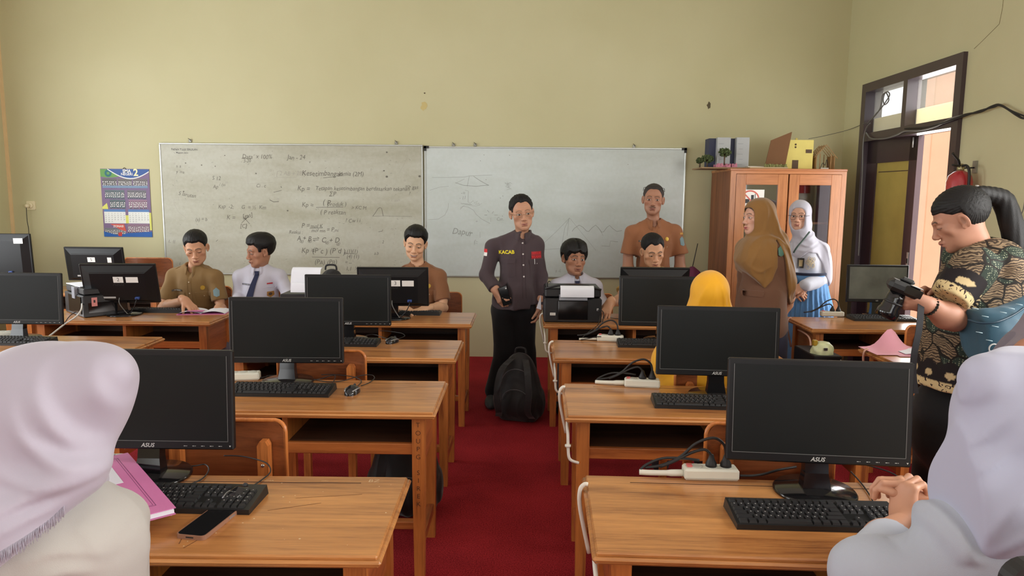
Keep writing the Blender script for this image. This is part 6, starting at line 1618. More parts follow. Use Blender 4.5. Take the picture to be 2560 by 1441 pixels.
def rel(p, root): return Vector(p)-root.location
def shirt_person(label, headpx, Yh, yaw, pitch, roll, skin, opts, hair, mat, torso, hairmat=None, hs=1.0, res=.0024, arms=(), hands=(), tie=None, nr=.048, disp_seed=1, chest=.118, belly=.125, floor_y=None, collar_kw=None, sh_w=.185, short=True, wr=.0065, dz=0, hem=None):
    """headpx: pixel of the point between the eyes; torso: dict N, Pv, SL, SR as world points"""
    hc = AY(headpx[0], headpx[1], Yh)
    root = person(label, (torso['Pv'][0], torso['Pv'][1], 0)); r = lambda p: Vector(p)-root.location
    T = head_T(r(hc), yaw, pitch, roll, hs); T = T @ Matrix.Translation((0, -.085, 0))   # headpx is the face front
    N, Pv, SL, SR = r(torso['N']), r(torso['Pv']), r(torso['SL']), r(torso['SR'])
    sk = []; chains = []
    for h in hands:
        h = dict(h); W = r(h.pop('W')); E_ = r(h.pop('E')); ci_ = 0 if (E_-SL).length < (E_-SR).length else -1; chains.append([(SL, SR)[ci_], r(arms[ci_][1]), E_]); V, F_ = hand_mesh(W, h.pop('d'), h.pop('n'), h.pop('side', 1), arm=E_, **h); sk.append((V, F_, skin))
    vi, fi = inner_body(N-(N-Pv).normalized()*.03, Pv, chains or [[SL], [SR]]); sk.append((vi, fi, skin))
    # upper chest skin seen in the collar opening
    up = (N-Pv).normalized(); rt = (SR-SL).normalized(); fr = rt.cross(up).normalized()
    body, hobj = build_head(root, T, skin, opts, neck_w=N-up*.03, nr=nr, res=res, hair=hair, hairmat=hairmat, extra_skin=sk)
    F, ax = torso_field(N, Pv, SL, SR, chest, belly)
    pts = [N, Pv, SL, SR, Pv-up*.12]
    for a in arms:
        S, E_ = r(a[0]), r(a[1]); W = r(a[2]) if len(a) > 2 and a[2] is not None else None
        sleeve(F, S, E_, W, *(a[3] if len(a) > 3 else ())); pts += [E_]+([W] if W is not None else [])
        if W is None: F.sub(plane(E_, -(E_-S).normalized()), .004) if False else None
    if hem is not None:
        hm = r(hem); F.u(cap(Pv, hm+Vector((0, 0, .02)), .145, .150), .06); F.inter(plane(hm, (0, 0, -1)), .004); pts.append(hm)
    # cut the cuffs and the neck hole
    cuts = []
    for a in arms:
        S, E_ = r(a[0]), r(a[1]); W = r(a[2]) if len(a) > 2 and a[2] is not None else None
        e, s_ = (W, E_) if W is not None else (E_, S); dv = (e-s_).normalized(); cuts.append((A3(e), A3(dv)))
    def cut(P):
        d = np.full(len(P), 1e3)
        for e, dv in cuts:
            q = P-e; t = q @ dv; rr_ = np.sqrt(np.maximum((q**2).sum(1)-t*t, 0)); d = np.minimum(d, np.maximum(-t, rr_-.11))
        return d
    F.sub(fn(cut), .004)
    F.sub(cap(N-up*.015, N+up*.12, nr+.006, nr+.014), .008)
    if tie is None: F.sub(cap(N+fr*.055-up*.0, N+fr*.115-up*.075, .026, .004), .006)
    F.disp = lambda P: wrinkle(P, wr, 26, disp_seed)
    lo, hi = bbox(pts, .13); V, F_ = polygonize(F, lo, hi, .0055)
    sh = sdf_mesh('shirt', [(V, F_)], mat, root)
    ck = dict(r_=nr+.010); ck.update(collar_kw or {}); collar(root, N-up*.004, up, fr, rt, mat, **ck)
    D = Decal(sh, N, rt, up)
    return dict(root=root, T=T, D=D, shirt=sh, N=N, up=up, fr=fr, rt=rt, body=body, r=r)
def uniform(q, mat, tag_side=-1, s=1.0, tag_txt='MUHAMMAD', buttons=4, badge=True):
    D = q['D']; L = -.10
    D.line('placket', [(.014, -.06-.03*i) for i in range(13)], .0012, mat); D.line('placket', [(-.014, -.06-.03*i) for i in range(13)], .0012, mat)
    for i in range(buttons): D.button(0, -.09-.085*i, m_btn)
    pocket(D, -.095, -.175, .105, .12, mat, btn=m_btn); pocket(D, .095, -.175, .105, .12, mat, btn=m_btn)
    D.sheet('name_tag', rect(-.135, -.060, -.160, -.147), m_tag, .003, .001); D.text('name_tag_text', tag_txt, -.0975, -.1535, .012, m_tagw, off=.0058)
    if badge:
        D.sheet('gold_badge', [(.095+.015*math.cos(a), -.135+.017*math.sin(a)) for a in np.linspace(0, 2*PI, 11)[:-1]], m_gold, .003, .0015)
def epaulettes(q, SL, SR, mat):
    for S, s in ((SL, -1), (SR, 1)):
        N = q['N']; a = N.lerp(S, .38)+q['up']*.044; b_ = N.lerp(S, .98)+q['up']*.048
        ax_ = (b_-a).normalized(); mb = MB(); V = []
        sd = q['fr']*.022
        for t in (0, .5, 1): 
            p = a.lerp(b_, t)+q['up']*(.010*math.sin(PI*t)); V += [p-sd, p+sd, p+sd+q['up']*.006, p-sd+q['up']*.006]
        Fc = [(3, 2, 1, 0), (8, 9, 10, 11)]
        for i in (0, 1):
            for k_ in range(4): Fc.append((4*i+k_, 4*i+(k_+1) % 4, 4*i+4+(k_+1) % 4, 4*i+4+k_))
        mb.add(V, Fc).build('epaulette', mat, q['root'])
def seated_legs(q, mat, t):
    root = q['root']; F = Field(); y0 = 0
    F.u(cap((-.09, 0, .53), (.09, 0, .53), .095), .02)
    for s in (-1, 1): F.u(cap((s*.10, 0, .51), (s*.12, -.40, .465), .078, .058), .03); F.u(cap((s*.12, -.40, .465), (s*.12, -.36, .08), .058, .045), .03)
    F.disp = lambda P: wrinkle(P, .005, 18, 2); V, F_ = polygonize(F, (-.26, -.50, .03), (.26, .14, .66), .011); sdf_mesh('trousers', [(V, F_)], mat, root)
    for s in (-1, 1): MB().box(s*.12-.045, s*.12+.045, -.50, -.28, 0, .075, bev=.02).build('shoe', m_blkp, root)
def TOR(cx, cz_px, Y, sw=.185, N_px=None, lean=(0, 0), tall=.50, yawdeg=0, tiltz=0):
    """neck base pixel -> torso points; yaw rotates the shoulders"""
    N = AY(cx, cz_px, Y); c, s = math.cos(R(yawdeg)), math.sin(R(yawdeg))
    rt = Vector((c, s, 0)); sh = N-Vector((0, 0, .078)); sw *= .86
    return dict(N=N, Pv=N+Vector((lean[0], lean[1], -tall)), SL=sh-rt*sw-Vector((0, 0, tiltz)), SR=sh+rt*sw+Vector((0, 0, tiltz)))

# --- 1 seated khaki man, far left, looking down at the booklet
Y1 = 5.42
t = TOR(485, 668, Y1, sw=.185, lean=(-.02, .10), yawdeg=-4)
SLw, SRw = t['SL'], t['SR']
EL = AY(408, 770, 5.25); WL = AY(462, 752, 5.02)
ER = AY(553, 772, 5.34); WR = AY(545, 779, 5.10)
q = shirt_person('seated man in khaki uniform looking down at a booklet, hand on its pages', (486, 632), 5.30, 14, 22, -4, (200, 150, 118),
    dict(down=.9, brow=.0038, stubble=.12), dict(front=.068, thick=.010, fade=.12, top=.006, rough=.0012, freq=420, side=.0), m_khaki, t,
    arms=[(SLw, AY(413, 752, 5.35), None, (.056, .058)), (SRw, AY(549, 752, 5.38), None, (.056, .060))],
    hands=[dict(W=WL, E=EL, d=(.72, -.25, -.55), n=(-.25, .2, -1), side=-1, curl=(.10, .16, .22, .34), spread=.16, thumb=(.7, .2)),
           dict(W=WR, E=ER, d=(-.9, -.3, -.25), n=(0, .2, -1), side=1, curl=(.5, .5, .5, .5))], hs=1.04)
uniform(q, m_khaki, tag_txt='ACHMAD'); epaulettes(q, q['r'](SLw), q['r'](SRw), m_khaki)
seated_legs(q, m_khaki, t)
Dp = Decal(q['shirt'], q['r'](SRw)-Vector((0, 0, .10)), Vector((.85, .5, 0)), (0, 0, 1))
Dp.sheet('sleeve_patch', [(-.02, -.03), (0, -.04), (.02, -.03), (.022, .01), (0, .03), (-.022, .01)], m_patch, .002, .0012)
# --- 2 student in white, looking left
t = TOR(648, 668, 5.45, sw=.165, lean=(.0, .03), yawdeg=6, tiltz=-.0)
q = shirt_person('student in white shirt and navy tie looking to the left', (622, 634), 5.36, -48, 12, 4, (172, 124, 98),
    dict(down=.35, gaze=-.003, lip=(132, 78, 70)), dict(front=.062, thick=.020, fade=.55, top=.010, rough=.0035, freq=150, side=-.004, noise=.006, seed=5), m_white, t,
    arms=[(t['SL'], AY(598, 740, 5.45), AY(590, 770, 5.2), (.050, .050, .046)), (t['SR'], AY(722, 735, 5.42), AY(712, 775, 5.2), (.050, .052, .046))],
    tie=1, hs=1.02, nr=.044, wr=.005)
D = q['D']
D.sheet('tie', [(-.012, -.030), (.014, -.030), (.018, -.05), (-.030, -.22), (-.060, -.30), (-.085, -.22), (-.018, -.06)][::-1], m_tie, .004, .004)
D.sheet('tie_knot', [(-.016, -.020), (.016, -.020), (.010, -.046), (-.010, -.046)][::-1], m_tie, .010, .006)
D.sheet('name_tag', rect(-.115, -.045, -.125, -.113), M('tag_navy', (52, 56, 90)), .002, .001); D.text('name_tag_text', 'M. NURUL HIDAYAH', -.08, -.119, .009, m_tagw, off=.0045)
D.sheet('flag_badge', rect(.075, .112, -.118, -.109), M('flag_red', (186, 36, 48)), .003, .001)
pocket(D, .095, -.145, .085, .10, m_white, flap=.0)
D.sheet('school_badge', [(.075, -.175), (.117, -.175), (.119, -.205), (.096, -.222), (.073, -.205)][::-1], M('badge_ochre', (170, 124, 54)), .003, .0012)
D.sheet('badge_emblem', [(.096+.012*math.cos(a), -.194+.012*math.sin(a)) for a in np.linspace(0, 2*PI, 9)[:-1]], M('badge_brown', (84, 60, 40)), .005, .0012)
seated_legs(q, cloth('grey_school_trousers', (104, 108, 120)), t)
# --- 3 smiling man in brown
Y3 = 5.50
t = TOR(1046, 666, Y3, sw=.185, lean=(.02, .05), yawdeg=-3)
q = shirt_person('smiling man in brown uniform typing behind the monitor numbered 3', (1036, 618), 5.38, 5, 16, 6, (222, 176, 142),
    dict(down=.6, smile=1, open_mouth=1, lip=(170, 100, 88)), dict(front=.066, thick=.015, fade=.45, top=.012, rough=.0022, freq=180, side=-.002, seed=3), m_brownu, t,
    arms=[(t['SL'], AY(990, 745, 5.45), None, (.056, .058)), (t['SR'], AY(1107, 752, 5.43), None, (.057, .060))],
    hands=[dict(W=AY(1066, 772, 5.12), E=AY(1108, 770, 5.38), d=(-.75, -.6, -.12), n=(0, 0, -1), side=1, curl=(.4, .45, .5, .5), spread=.1),
           dict(W=AY(1015, 775, 5.10), E=AY(980, 772, 5.36), d=(.6, -.6, -.05), n=(0, 0, -1), side=-1, curl=(.4, .45, .5, .5))], hs=1.05)
uniform(q, m_brownu, tag_txt='AGUS'); epaulettes(q, q['r'](t['SL']), q['r'](t['SR']), m_brownu)
seated_legs(q, m_brownu, t)
wt = MB(); pW = q['r'](AY(1070, 770, 5.14)); axv = Vector((.7, .6, .1)).normalized(); Q = axv.to_track_quat('Z', 'Y').to_matrix().to_4x4(); Q.translation = pW
wt.lathe([(.029, -.010), (.031, 0), (.029, .010)], 20, M_=Q).build('wristwatch', m_blkp, q['root'])
# --- 5 student at the printer
t = TOR(1440, 692, 5.42, sw=.17, lean=(.01, .05), yawdeg=4)
q = shirt_person('black-haired student in white shirt and tie behind the big printer', (1447, 650), 5.30, 18, 3, 4, (164, 116, 90),
    dict(gaze=.002, lip=(124, 70, 64), brow=.0042), dict(front=.044, peak=-.012, recede=-.004, thick=.024, fade=.72, top=.008, rough=.004, freq=130, side=-.030, temple=.040, noise=.006, part=.006, seed=8), m_white, t,
    arms=[(t['SL'], AY(1386, 760, 5.42), AY(1372, 800, 5.15), (.050, .052, .046)), (t['SR'], AY(1500, 755, 5.42), AY(1512, 790, 5.2), (.050, .054, .048))],
    tie=1, hs=1.06, nr=.046, wr=.005)
D = q['D']; D.sheet('tie', [(-.012, -.030), (.012, -.030), (.026, -.20), (0, -.24), (-.026, -.20)][::-1], m_tie, .004, .004); D.sheet('tie_knot', [(-.018, -.018), (.018, -.018), (.011, -.048), (-.011, -.048)][::-1], m_tie, .010, .006)
seated_legs(q, cloth('grey_school_trousers', (104, 108, 120)), t)
# --- 7 man looking down behind the monitor
t = TOR(1640, 680, 5.50, sw=.19, lean=(-.02, .06))
q = shirt_person('man in mustard uniform looking down just above a monitor top', (1640, 640), 5.36, 6, 20, -3, (202, 152, 118),
    dict(down=.5, brow=.0042, stubble=.2, jaw=1.03), dict(front=.072, thick=.008, fade=.10, top=.006, rough=.0010, freq=420, side=.0, recede=.012), m_khaki_y, t,
    arms=[(t['SL'], AY(1556, 735, 5.42), None, (.056, .062)), (t['SR'], AY(1716, 740, 5.42), None, (.056, .062))],
    hands=[dict(W=AY(1525, 758, 5.02), E=AY(1560, 748, 5.34), d=(-.35, -.5, -.6), n=(-.1, .3, -1), side=-1, curl=(.35, .4, .45, .5), spread=.1),
           dict(W=AY(1690, 775, 5.05), E=AY(1716, 760, 5.34), d=(-.5, -.6, -.2), n=(0, 0, -1), side=1)], hs=1.06, hairmat=m_hair2)
seated_legs(q, m_khaki_y, t)
mouse('mouse under the resting hand of the man looking down', 1512, 783, 170)
# --- K standing man in the dark shirt
YK = 5.33
hc = AY(1309, 537, YK-.09)
N_ = AY(1306, 588, YK); SLk = AY(1234, 618, YK); SRk = AY(1341, 614, YK); Pk = AY(1288, 745, YK)
EL = AY(1217, 688, YK-.02); WL = AY(1236, 722, YK-.12); ER = AY(1351, 690, YK); WR = AY(1350, 762, YK-.02)
t = dict(N=N_, Pv=Pk, SL=SLk, SR=SRk)
q = shirt_person('standing man in dark shirt with yellow lettering, phone in hand, black trousers', (1309, 536), YK-.10, 8, 6, -7, (196, 148, 120),
    dict(old=1, lip=(168, 104, 98), brow=.0030, browa=.6, gaze=-.002, jaw=.98), dict(front=.078, recede=.010, thick=.009, fade=.35, top=.006, rough=.003, freq=300, side=-.002, noise=.004, seed=7), m_dark, t,
    arms=[(SLk, EL, WL, (.054, .052, .046)), (SRk, ER, WR, (.054, .050, .044))],
    hands=[dict(W=WL+Vector((.005, 0, -.005)), E=EL.lerp(WL, .6), d=(.45, -.25, -.85), n=(.75, .55, .2), side=-1, curl=(.45, .55, .6, .65), thumb=(.7, .5), s=1.05),
           dict(W=WR, E=ER.lerp(WR, .7), d=(-.1, -.1, -1), n=(-1, .1, 0), side=-1, curl=(.5, .55, .6, .6))], hs=1.08, hairmat=m_hair2, nr=.047, wr=.008, chest=.11, belly=.12, hem=AY(1287, 768, YK))
root = q['root']; r = q['r']; D = q['D']
D.line('placket', [(.012, -.04-.03*i) for i in range(15)], .0011, m_dark); D.line('placket', [(-.012, -.04-.03*i) for i in range(15)], .0011, m_dark)
mbn = M('pearl_grey_button', (206, 200, 196), .25)
for v in (-.055, -.135, -.215, -.30): D.button(0, v, mbn, .0065)
yel = M('embroidered_yellow', (232, 214, 40), .6); rdm = M('embroidered_red', (214, 34, 40), .6)
D.text('embroidered_name', 'KACAB', -.122, -.118, .036, yel, bold=.035, off=.003)
D.sheet('red_patch', rect(.060, .135, -.175, -.120), M('dark_red_patch', (150, 26, 34), .6), .001, .001)
D.text('embroidered_word', 'SERIUS', .0975, -.134, .021, rdm, bold=.03, off=.0055); D.text('embroidered_word', 'BELAJAR', .0975, -.160, .019, rdm, bold=.03, off=.0055)
pocket(D, -.118, -.170, .115, .13, m_dark); pocket(D, .098, -.185, .100, .12, m_dark, btn=mbn)
D.sheet('pen', rect(.082, .0855, -.215, -.175), m_label, .006, .003)
Dp = Decal(q['shirt'], r(SLk.lerp(EL, .18)), Vector((.6, -.75, 0)), (0, 0, 1))
Dp.sheet('flag_patch_red', rect(-.030, .012, .0, .026), rdm, .002, .001); Dp.sheet('flag_patch_white', rect(-.030, .012, -.026, 0), m_label, .002, .001)
# trousers + shoes
m_sock = M('dark_grey_suede', (62, 66, 68), .8)
F = Field(); hipz = r(AY(1286, 768, YK))
kl = r(AY(1262, 880, YK-.02)); al = r(AY(1236, 975, YK-.03)); kr = r(AY(1312, 880, YK+.02)); ar = r(AY(1322, 975, YK+.04))
F.u(ell(hipz, (.165, .118, .10)), .02); F.u(cap(hipz+Vector((-.075, 0, -.04)), kl, .098, .078), .04); F.u(cap(kl, al, .078, .074), .03); F.u(cap(hipz+Vector((.075, 0, -.04)), kr, .096, .078), .04); F.u(cap(kr, ar, .078, .074), .03)
F.disp = lambda P: wrinkle(P, .007, 18, 6, (1, 1, .35)); V, F_ = polygonize(F, (-.3, -.3, -.0), (.3, .3, hipz.z+.12), .008); V[:, 2] = np.maximum(V[:, 2], .03); sdf_mesh('trousers', [(V, F_)], m_trou, root)
for a in (al, ar):
    F = Field(); F.u(ell((a.x-.02, a.y-.10, .035), (.048, .13, .045)), .02); F.u(cap((a.x-.01, a.y, .05), (a.x, a.y, .14), .045, .04), .03); F.inter(plane((0, 0, .004), (0, 0, -1)), .003)
    V, F_ = polygonize(F, (a.x-.1, a.y-.26, 0), (a.x+.1, a.y+.1, .2), .006); sdf_mesh('shoe', [(V, F_)], m_sock, root)
# phone in his hand
pp_ = AY(1262, 740, YK-.16); ph2 = thing('smartphone', 'black phone held low in the standing man\'s hand', 'phone', pp_); Q = Matrix.Rotation(R(-18), 4, 'Y') @ Matrix.Rotation(R(25), 4, 'Z')
mb = MB(); mb.box(-.036, .036, -.005, .005, -.07, .07, bev=.004); mb.rot(Q).build('case', m_gloss, ph2)
mb = MB(); mb.box(.018, .028, -.0062, -.005, .045, .055); mb.rot(Q).build('camera_lens', m_logo, ph2)
specs(root, q['T'], M('wire_frame', (150, 130, 100), .3, metal=.8), .036, .024, -.006)
wp = flat_quad('paper_sheet', None, None, [(0, 0, 0)]*0 or [(1343, 770, 0), (1350, 770, 0), (1350, 772, 0)], .001, m_paper); bpy.data.objects.remove(wp)
pw = thing('paper_sheet', 'folded white paper dangling between the standing man and the printer', 'paper', AY(1349, 758, YK-.1))
P_ = [AY(x, y, YK-.1)-pw.location for x, y in ((1352, 738), (1353, 775), (1341, 771))]; mesh_obj('sheet', P_+[p+Vector((0, .004, 0)) for p in P_], [(0, 2, 1), (3, 4, 5), (0, 1, 4, 3), (1, 2, 5, 4), (2, 0, 3, 5)], m_paper, pw)

# --- 6 mustached man standing
Y6 = 6.02
N_ = AY(1634, 556, Y6); SL6 = AY(1582, 582, Y6); SR6 = AY(1688, 582, Y6); P6 = AY(1632, 700, Y6)
t = dict(N=N_, Pv=P6+Vector((0, 0, -.02)), SL=SL6, SR=SR6)
EL6 = AY(1571, 636, Y6-.01); ER6 = AY(1700, 636, Y6-.01)
q = shirt_person('mustached man standing in brown uniform, spectacles pushed up on his head', (1633, 500), Y6-.10, -10, 2, 3, (178, 130, 106),
    dict(mustache=.85, brow=.0036, browa=.7, lip=(140, 88, 84), old=0, stubble=.15, scalp=(.0, (60, 52, 50), .5), hl=dict(front=.080, recede=.008)), dict(front=.080, recede=.008, thick=.005, fade=.2, rough=.001, freq=500, side=-.0), m_brownu2, t,
    arms=[(SL6, EL6, None, (.056, .066)), (SR6, ER6, None, (.056, .068))],
    hands=[dict(W=AY(1571, 745, Y6-.06), E=AY(1570, 640, Y6-.0), d=(.1, -.1, -1), n=(1, 0, 0), side=-1, arm_r=(.046, .028)), dict(W=AY(1702, 745, Y6-.06), E=AY(1699, 640, Y6-.0), d=(-.1, -.1, -1), n=(-1, 0, 0), side=1, arm_r=(.046, .028))],
    hs=1.08, hairmat=M('greying_hair', (58, 52, 50), .7), nr=.049, wr=.008)
uniform(q, m_brownu2, tag_txt='SUPRIYADI', badge=True); epaulettes(q, q['r'](SL6), q['r'](SR6), m_brownu2); root = q['root']; r = q['r']
Dp = Decal(q['shirt'], r(SR6.lerp(ER6, .35)), Vector((.8, .55, 0)), (0, 0, 1)); Dp.sheet('sleeve_patch', [(-.02, -.035), (0, -.045), (.02, -.035), (.022, .015), (0, .035), (-.022, .015)], m_patch, .002, .0012)
Dp.sheet('sleeve_badge', rect(-.022, .022, .050, .066), M('gold_thread', (200, 150, 70), .6), .002, .0012)
specs(root, q['T'] @ Matrix.Translation((0, -.004, .058)) @ Matrix.Rotation(R(24), 4, 'X'), m_blkp, .038, .025, 0, .090, rnd=.006, r_=.0018)
D = q['D']; D.sheet('undershirt', [(-.016, -.030), (.016, -.030), (0, -.062)][::-1], m_label, -.012, .001)
F = Field(); hz = r(P6)+Vector((0, 0, -.05)); F.u(ell(hz, (.165, .12, .13)), .02)
for s in (-1, 1): F.u(cap(hz+Vector((s*.08, 0, -.05)), (s*.10, 0, .42), .095, .075), .04); F.u(cap((s*.10, 0, .42), (s*.11, .0, .08), .075, .066), .03)
V, F_ = polygonize(F, (-.3, -.25, 0), (.3, .25, hz.z+.15), .010); sdf_mesh('trousers', [(V, F_)], M('brown_trousers', (110, 76, 54), .8), root)
for s in (-1, 1):
    F = Field(); F.u(ell((s*.11, -.06, .035), (.045, .13, .045)), .02); F.inter(plane((0, 0, .004), (0, 0, -1)), .003); V, F_ = polygonize(F, (s*.11-.08, -.22, 0), (s*.11+.08, .1, .1), .008); sdf_mesh('shoe', [(V, F_)], m_blkp, root)

# ------------------------------------------------------------------ headscarf tools
def scarf_head(F, T, open_=True, th=.014, r_op=(.060, .085, .086), c_op=(0, .122, -.020), vis=.0):
    """adds the head part of a headscarf to a root-frame field"""
    Ti = m3(T.inverted()); to = A3(T.inverted().translation); sc = T.to_scale().x
    def f(P):
        Q = P @ Ti.T+to; d = ell((0, -.022, .032), (.079+th, .098+th, .086+th))(Q)
        d = smin(d, ell((0, -.005, -.055), (.070+th, .082+th*.5, .075))(Q), .04)
        d = smin(d, ell((0, .028, -.030), (.074, .070, .096))(Q), .02)
        if vis: d = smin(d, cap((-.052, .074, .068), (.052, .074, .068), .012)(Q), vis)
        return d*sc
    def g(P): Q = P @ Ti.T+to; return pbox(c_op, r_op, .048)(Q)*sc
    F.u(fn(f), .02); return g
def scarf_wr(P, T, amp=.004, f_=34, seed=0):
    return wrinkle(P, amp, f_, seed, (1, 1, .55))

# --- 8 woman in brown headscarf and jacket, profile to the left
Y8 = 4.92
hT = AY(1899, 545, Y8)
root = person('woman in mustard-brown headscarf and brown jacket, face in profile to the left', (AY(1905, 600, Y8).x, Y8, 0)); r = lambda p: Vector(p)-root.location
T = head_T(r(AY(1893, 543, Y8)), -72, 2, 0, 1.02)
N_ = r(AY(1908, 618, Y8)); 
hw_ = AY(1972, 762, 5.0); he_ = AY(1967, 712, Y8-.03); hs_ = AY(1938, 632, Y8-.08)
V, F_ = hand_mesh(r(hw_), (-.35, .1, -.8), (-.5, .85, .0), 1, arm=r(he_.lerp(hw_, .5)), curl=(.9, .95, 1.0, 1.0), thumb=(.5, .4), s=.86)
body, _ = build_head(root, T, (206, 160, 138), dict(down=.15, lip=(180, 74, 84), smile=0, brow=.0030, gaze=.003), neck_w=N_, nr=.045, extra_skin=[(V, F_, (206, 160, 134)), (*inner_body(N_, r(AY(1903, 730, Y8)), [[r(hs_), r(he_), r(he_.lerp(hw_, .6))]]), (206, 160, 134))], ears=False)
m_hij = cloth('mustard_brown_scarf', (136, 98, 50), .7, sheen=.3); m_jac = cloth('cocoa_jacket', (110, 78, 60), .85)
def rp2(L): return [(v.x, v.z) for v in (r(AY(x, y, Y8)) for x, y in L)]
JB = Field(); JB.u(ell(r(AY(1903, 650, Y8)), (.13, .155, .17)), .02); JB.u(ell(r(AY(1905, 745, Y8)), (.165, .165, .20)), .08); JB.u(ell(r(AY(1903, 815, Y8)), (.175, .18, .20)), .08); JB.u(cap(r(AY(1903, 598, Y8)), r(AY(1903, 640, Y8)), .06, .12), .06)
JB.u(cap(r(hs_), r(he_), .066, .054), .03); JB.u(cap(r(he_), r(he_.lerp(hw_, .80)), .052, .046), .02)
JB.u(cap(r(AY(1868, 625, Y8+.12)), r(AY(1862, 720, Y8+.14)), .062, .052), .03); JB.u(cap(r(AY(1862, 720, Y8+.14)), r(AY(1850, 790, Y8+.05)), .052, .042), .02)
CB = Field(); CB.o = list(JB.o); CB.u(ell(r(AY(1876, 640, Y8-.05)), (.085, .10, .10)), .08); CB.u(cap(r(AY(1950, 600, Y8)), r(AY(1972, 740, Y8+.02)), .05, .018), .04); CB.u(cap(r(AY(1880, 655, Y8-.12)), r(AY(1890, 700, Y8-.14)), .04, .02), .04)
F = Field(); g = scarf_head(F, T, th=.012)
F.u(cap(r(AY(1903, 585, Y8)), r(AY(1903, 612, Y8)), .080, .105), .05); F.u(cap(r(AY(1925, 560, Y8)), r(AY(1952, 620, Y8+.02)), .055, .05), .05)
F.u(cape(CB, [rp2([(1872, 575), (1852, 606), (1840, 632), (1832, 652), (1846, 670), (1868, 690), (1893, 714), (1912, 694), (1926, 664), (1923, 628), (1930, 590), (1900, 570)]),
              rp2([(1915, 560), (1930, 600), (1944, 640), (1953, 690), (1960, 742), (1976, 764), (1980, 712), (1994, 690), (1982, 640), (1968, 600), (1950, 560)])], .016), .018)
F.sub(fn(g), .008)
def fp(y_, *L): return [r(AY(x, y, Y8+y_)) for x, y in L]
fd = folds2([(fp(0, (1898, 586), (1866, 604), (1846, 636)), .009, .010, .4), (fp(0, (1902, 598), (1874, 624), (1856, 660), (1862, 680)), .009, .009, .4), (fp(0, (1922, 530), (1938, 570), (1958, 620), (1978, 670), (1990, 700)), .012, .014, .6), (fp(0, (1904, 592), (1912, 640), (1908, 690)), .009, .007, .4),
            (fp(0, (1885, 592), (1912, 588), (1940, 600), (1962, 630)), .008, .012, .5), (fp(0, (1925, 600), (1945, 640), (1958, 690), (1966, 740)), .009, .010, .5), (fp(0, (1848, 656), (1878, 674), (1912, 656)), .009, .006, .3), (fp(0, (1880, 620), (1884, 660), (1892, 705)), .009, .006, .4), (fp(0, (1900, 500), (1908, 530), (1902, 570), (1890, 590)), .008, .006, .5), (fp(0, (1912, 500), (1932, 545), (1945, 590)), .008, .006, .5), (fp(0, (1860, 615), (1850, 640), (1840, 655)), .006, .005, .3)])
F.disp = lambda P: fd(P)+wrinkle(P, .004, 26, 3, (1, 1, .5))
V, F_ = polygonize(F, r(AY(1815, 500, Y8))-Vector((0, .36, .80)), r(AY(2010, 480, Y8))+Vector((0, .32, .02)), .0045); sdf_mesh('headscarf', [(V, F_)], m_hij, root)
# inner cap edge
mb = MB(); mb.tube([T @ Vector((x, yq_, z)) for x, yq_, z in ((-.056, .050, .02), (-.050, .056, .045), (-.034, .064, .062), (0, .068, .070), (.034, .064, .062), (.050, .056, .045), (.056, .050, .02))], .008, 8); mb.build('under_cap', m_blkp, root)
# jacket
F = JB; F.inter(plane(r(AY(1900, 850, Y8)), (0, 0, -1)), .004)
cw0 = A3(r(he_.lerp(hw_, .80))); cwd = A3((hw_-he_).normalized()); F.sub(fn(lambda P: np.maximum(-((P-cw0) @ cwd), np.sqrt(np.maximum(((P-cw0)**2).sum(1)-((P-cw0) @ cwd)**2, 0))-.07)), .004)
F.disp = lambda P: wrinkle(P, .007, 20, 8, (1, 1, .5)); lo, hi = bbox([r(AY(1903, 600, Y8)), r(AY(1903, 850, Y8))], .33); V, F_ = polygonize(F, lo, hi, .006); jk = sdf_mesh('jacket', [(V, F_)], m_jac, root)
Dj = Decal(jk, r(AY(1880, 730, Y8-.1)), (1, 0, 0), (0, 0, 1)); Dj.sheet('pocket_flap', [(-.075, -.010), (-.06, -.028), (.05, -.028), (.062, -.010), (.062, .012), (-.075, .012)], m_jac, .002, .003)
Dj = Decal(jk, r(AY(1945, 625, Y8-.1)), (1, 0, 0), (0, 0, 1)); Dj.sheet('sleeve_patch', [(-.018, -.032), (0, -.04), (.018, -.032), (.02, .012), (0, .03), (-.02, .012)], m_patch2, .014, .0015); 
F = Field(); F.u(cap(r(AY(1903, 830, Y8)), (0, 0, .10), .17, .21), .02); F.disp = lambda P: wrinkle(P, .010, 16, 4, (1, 1, .1)); F.inter(plane((0, 0, .04), (0, 0, -1)), .004)
V, F_ = polygonize(F, (-.3, -.3, 0), (.3, .3, .80), .010); sdf_mesh('skirt', [(V, F_)], cloth('navy_skirt', (44, 46, 66)), root)

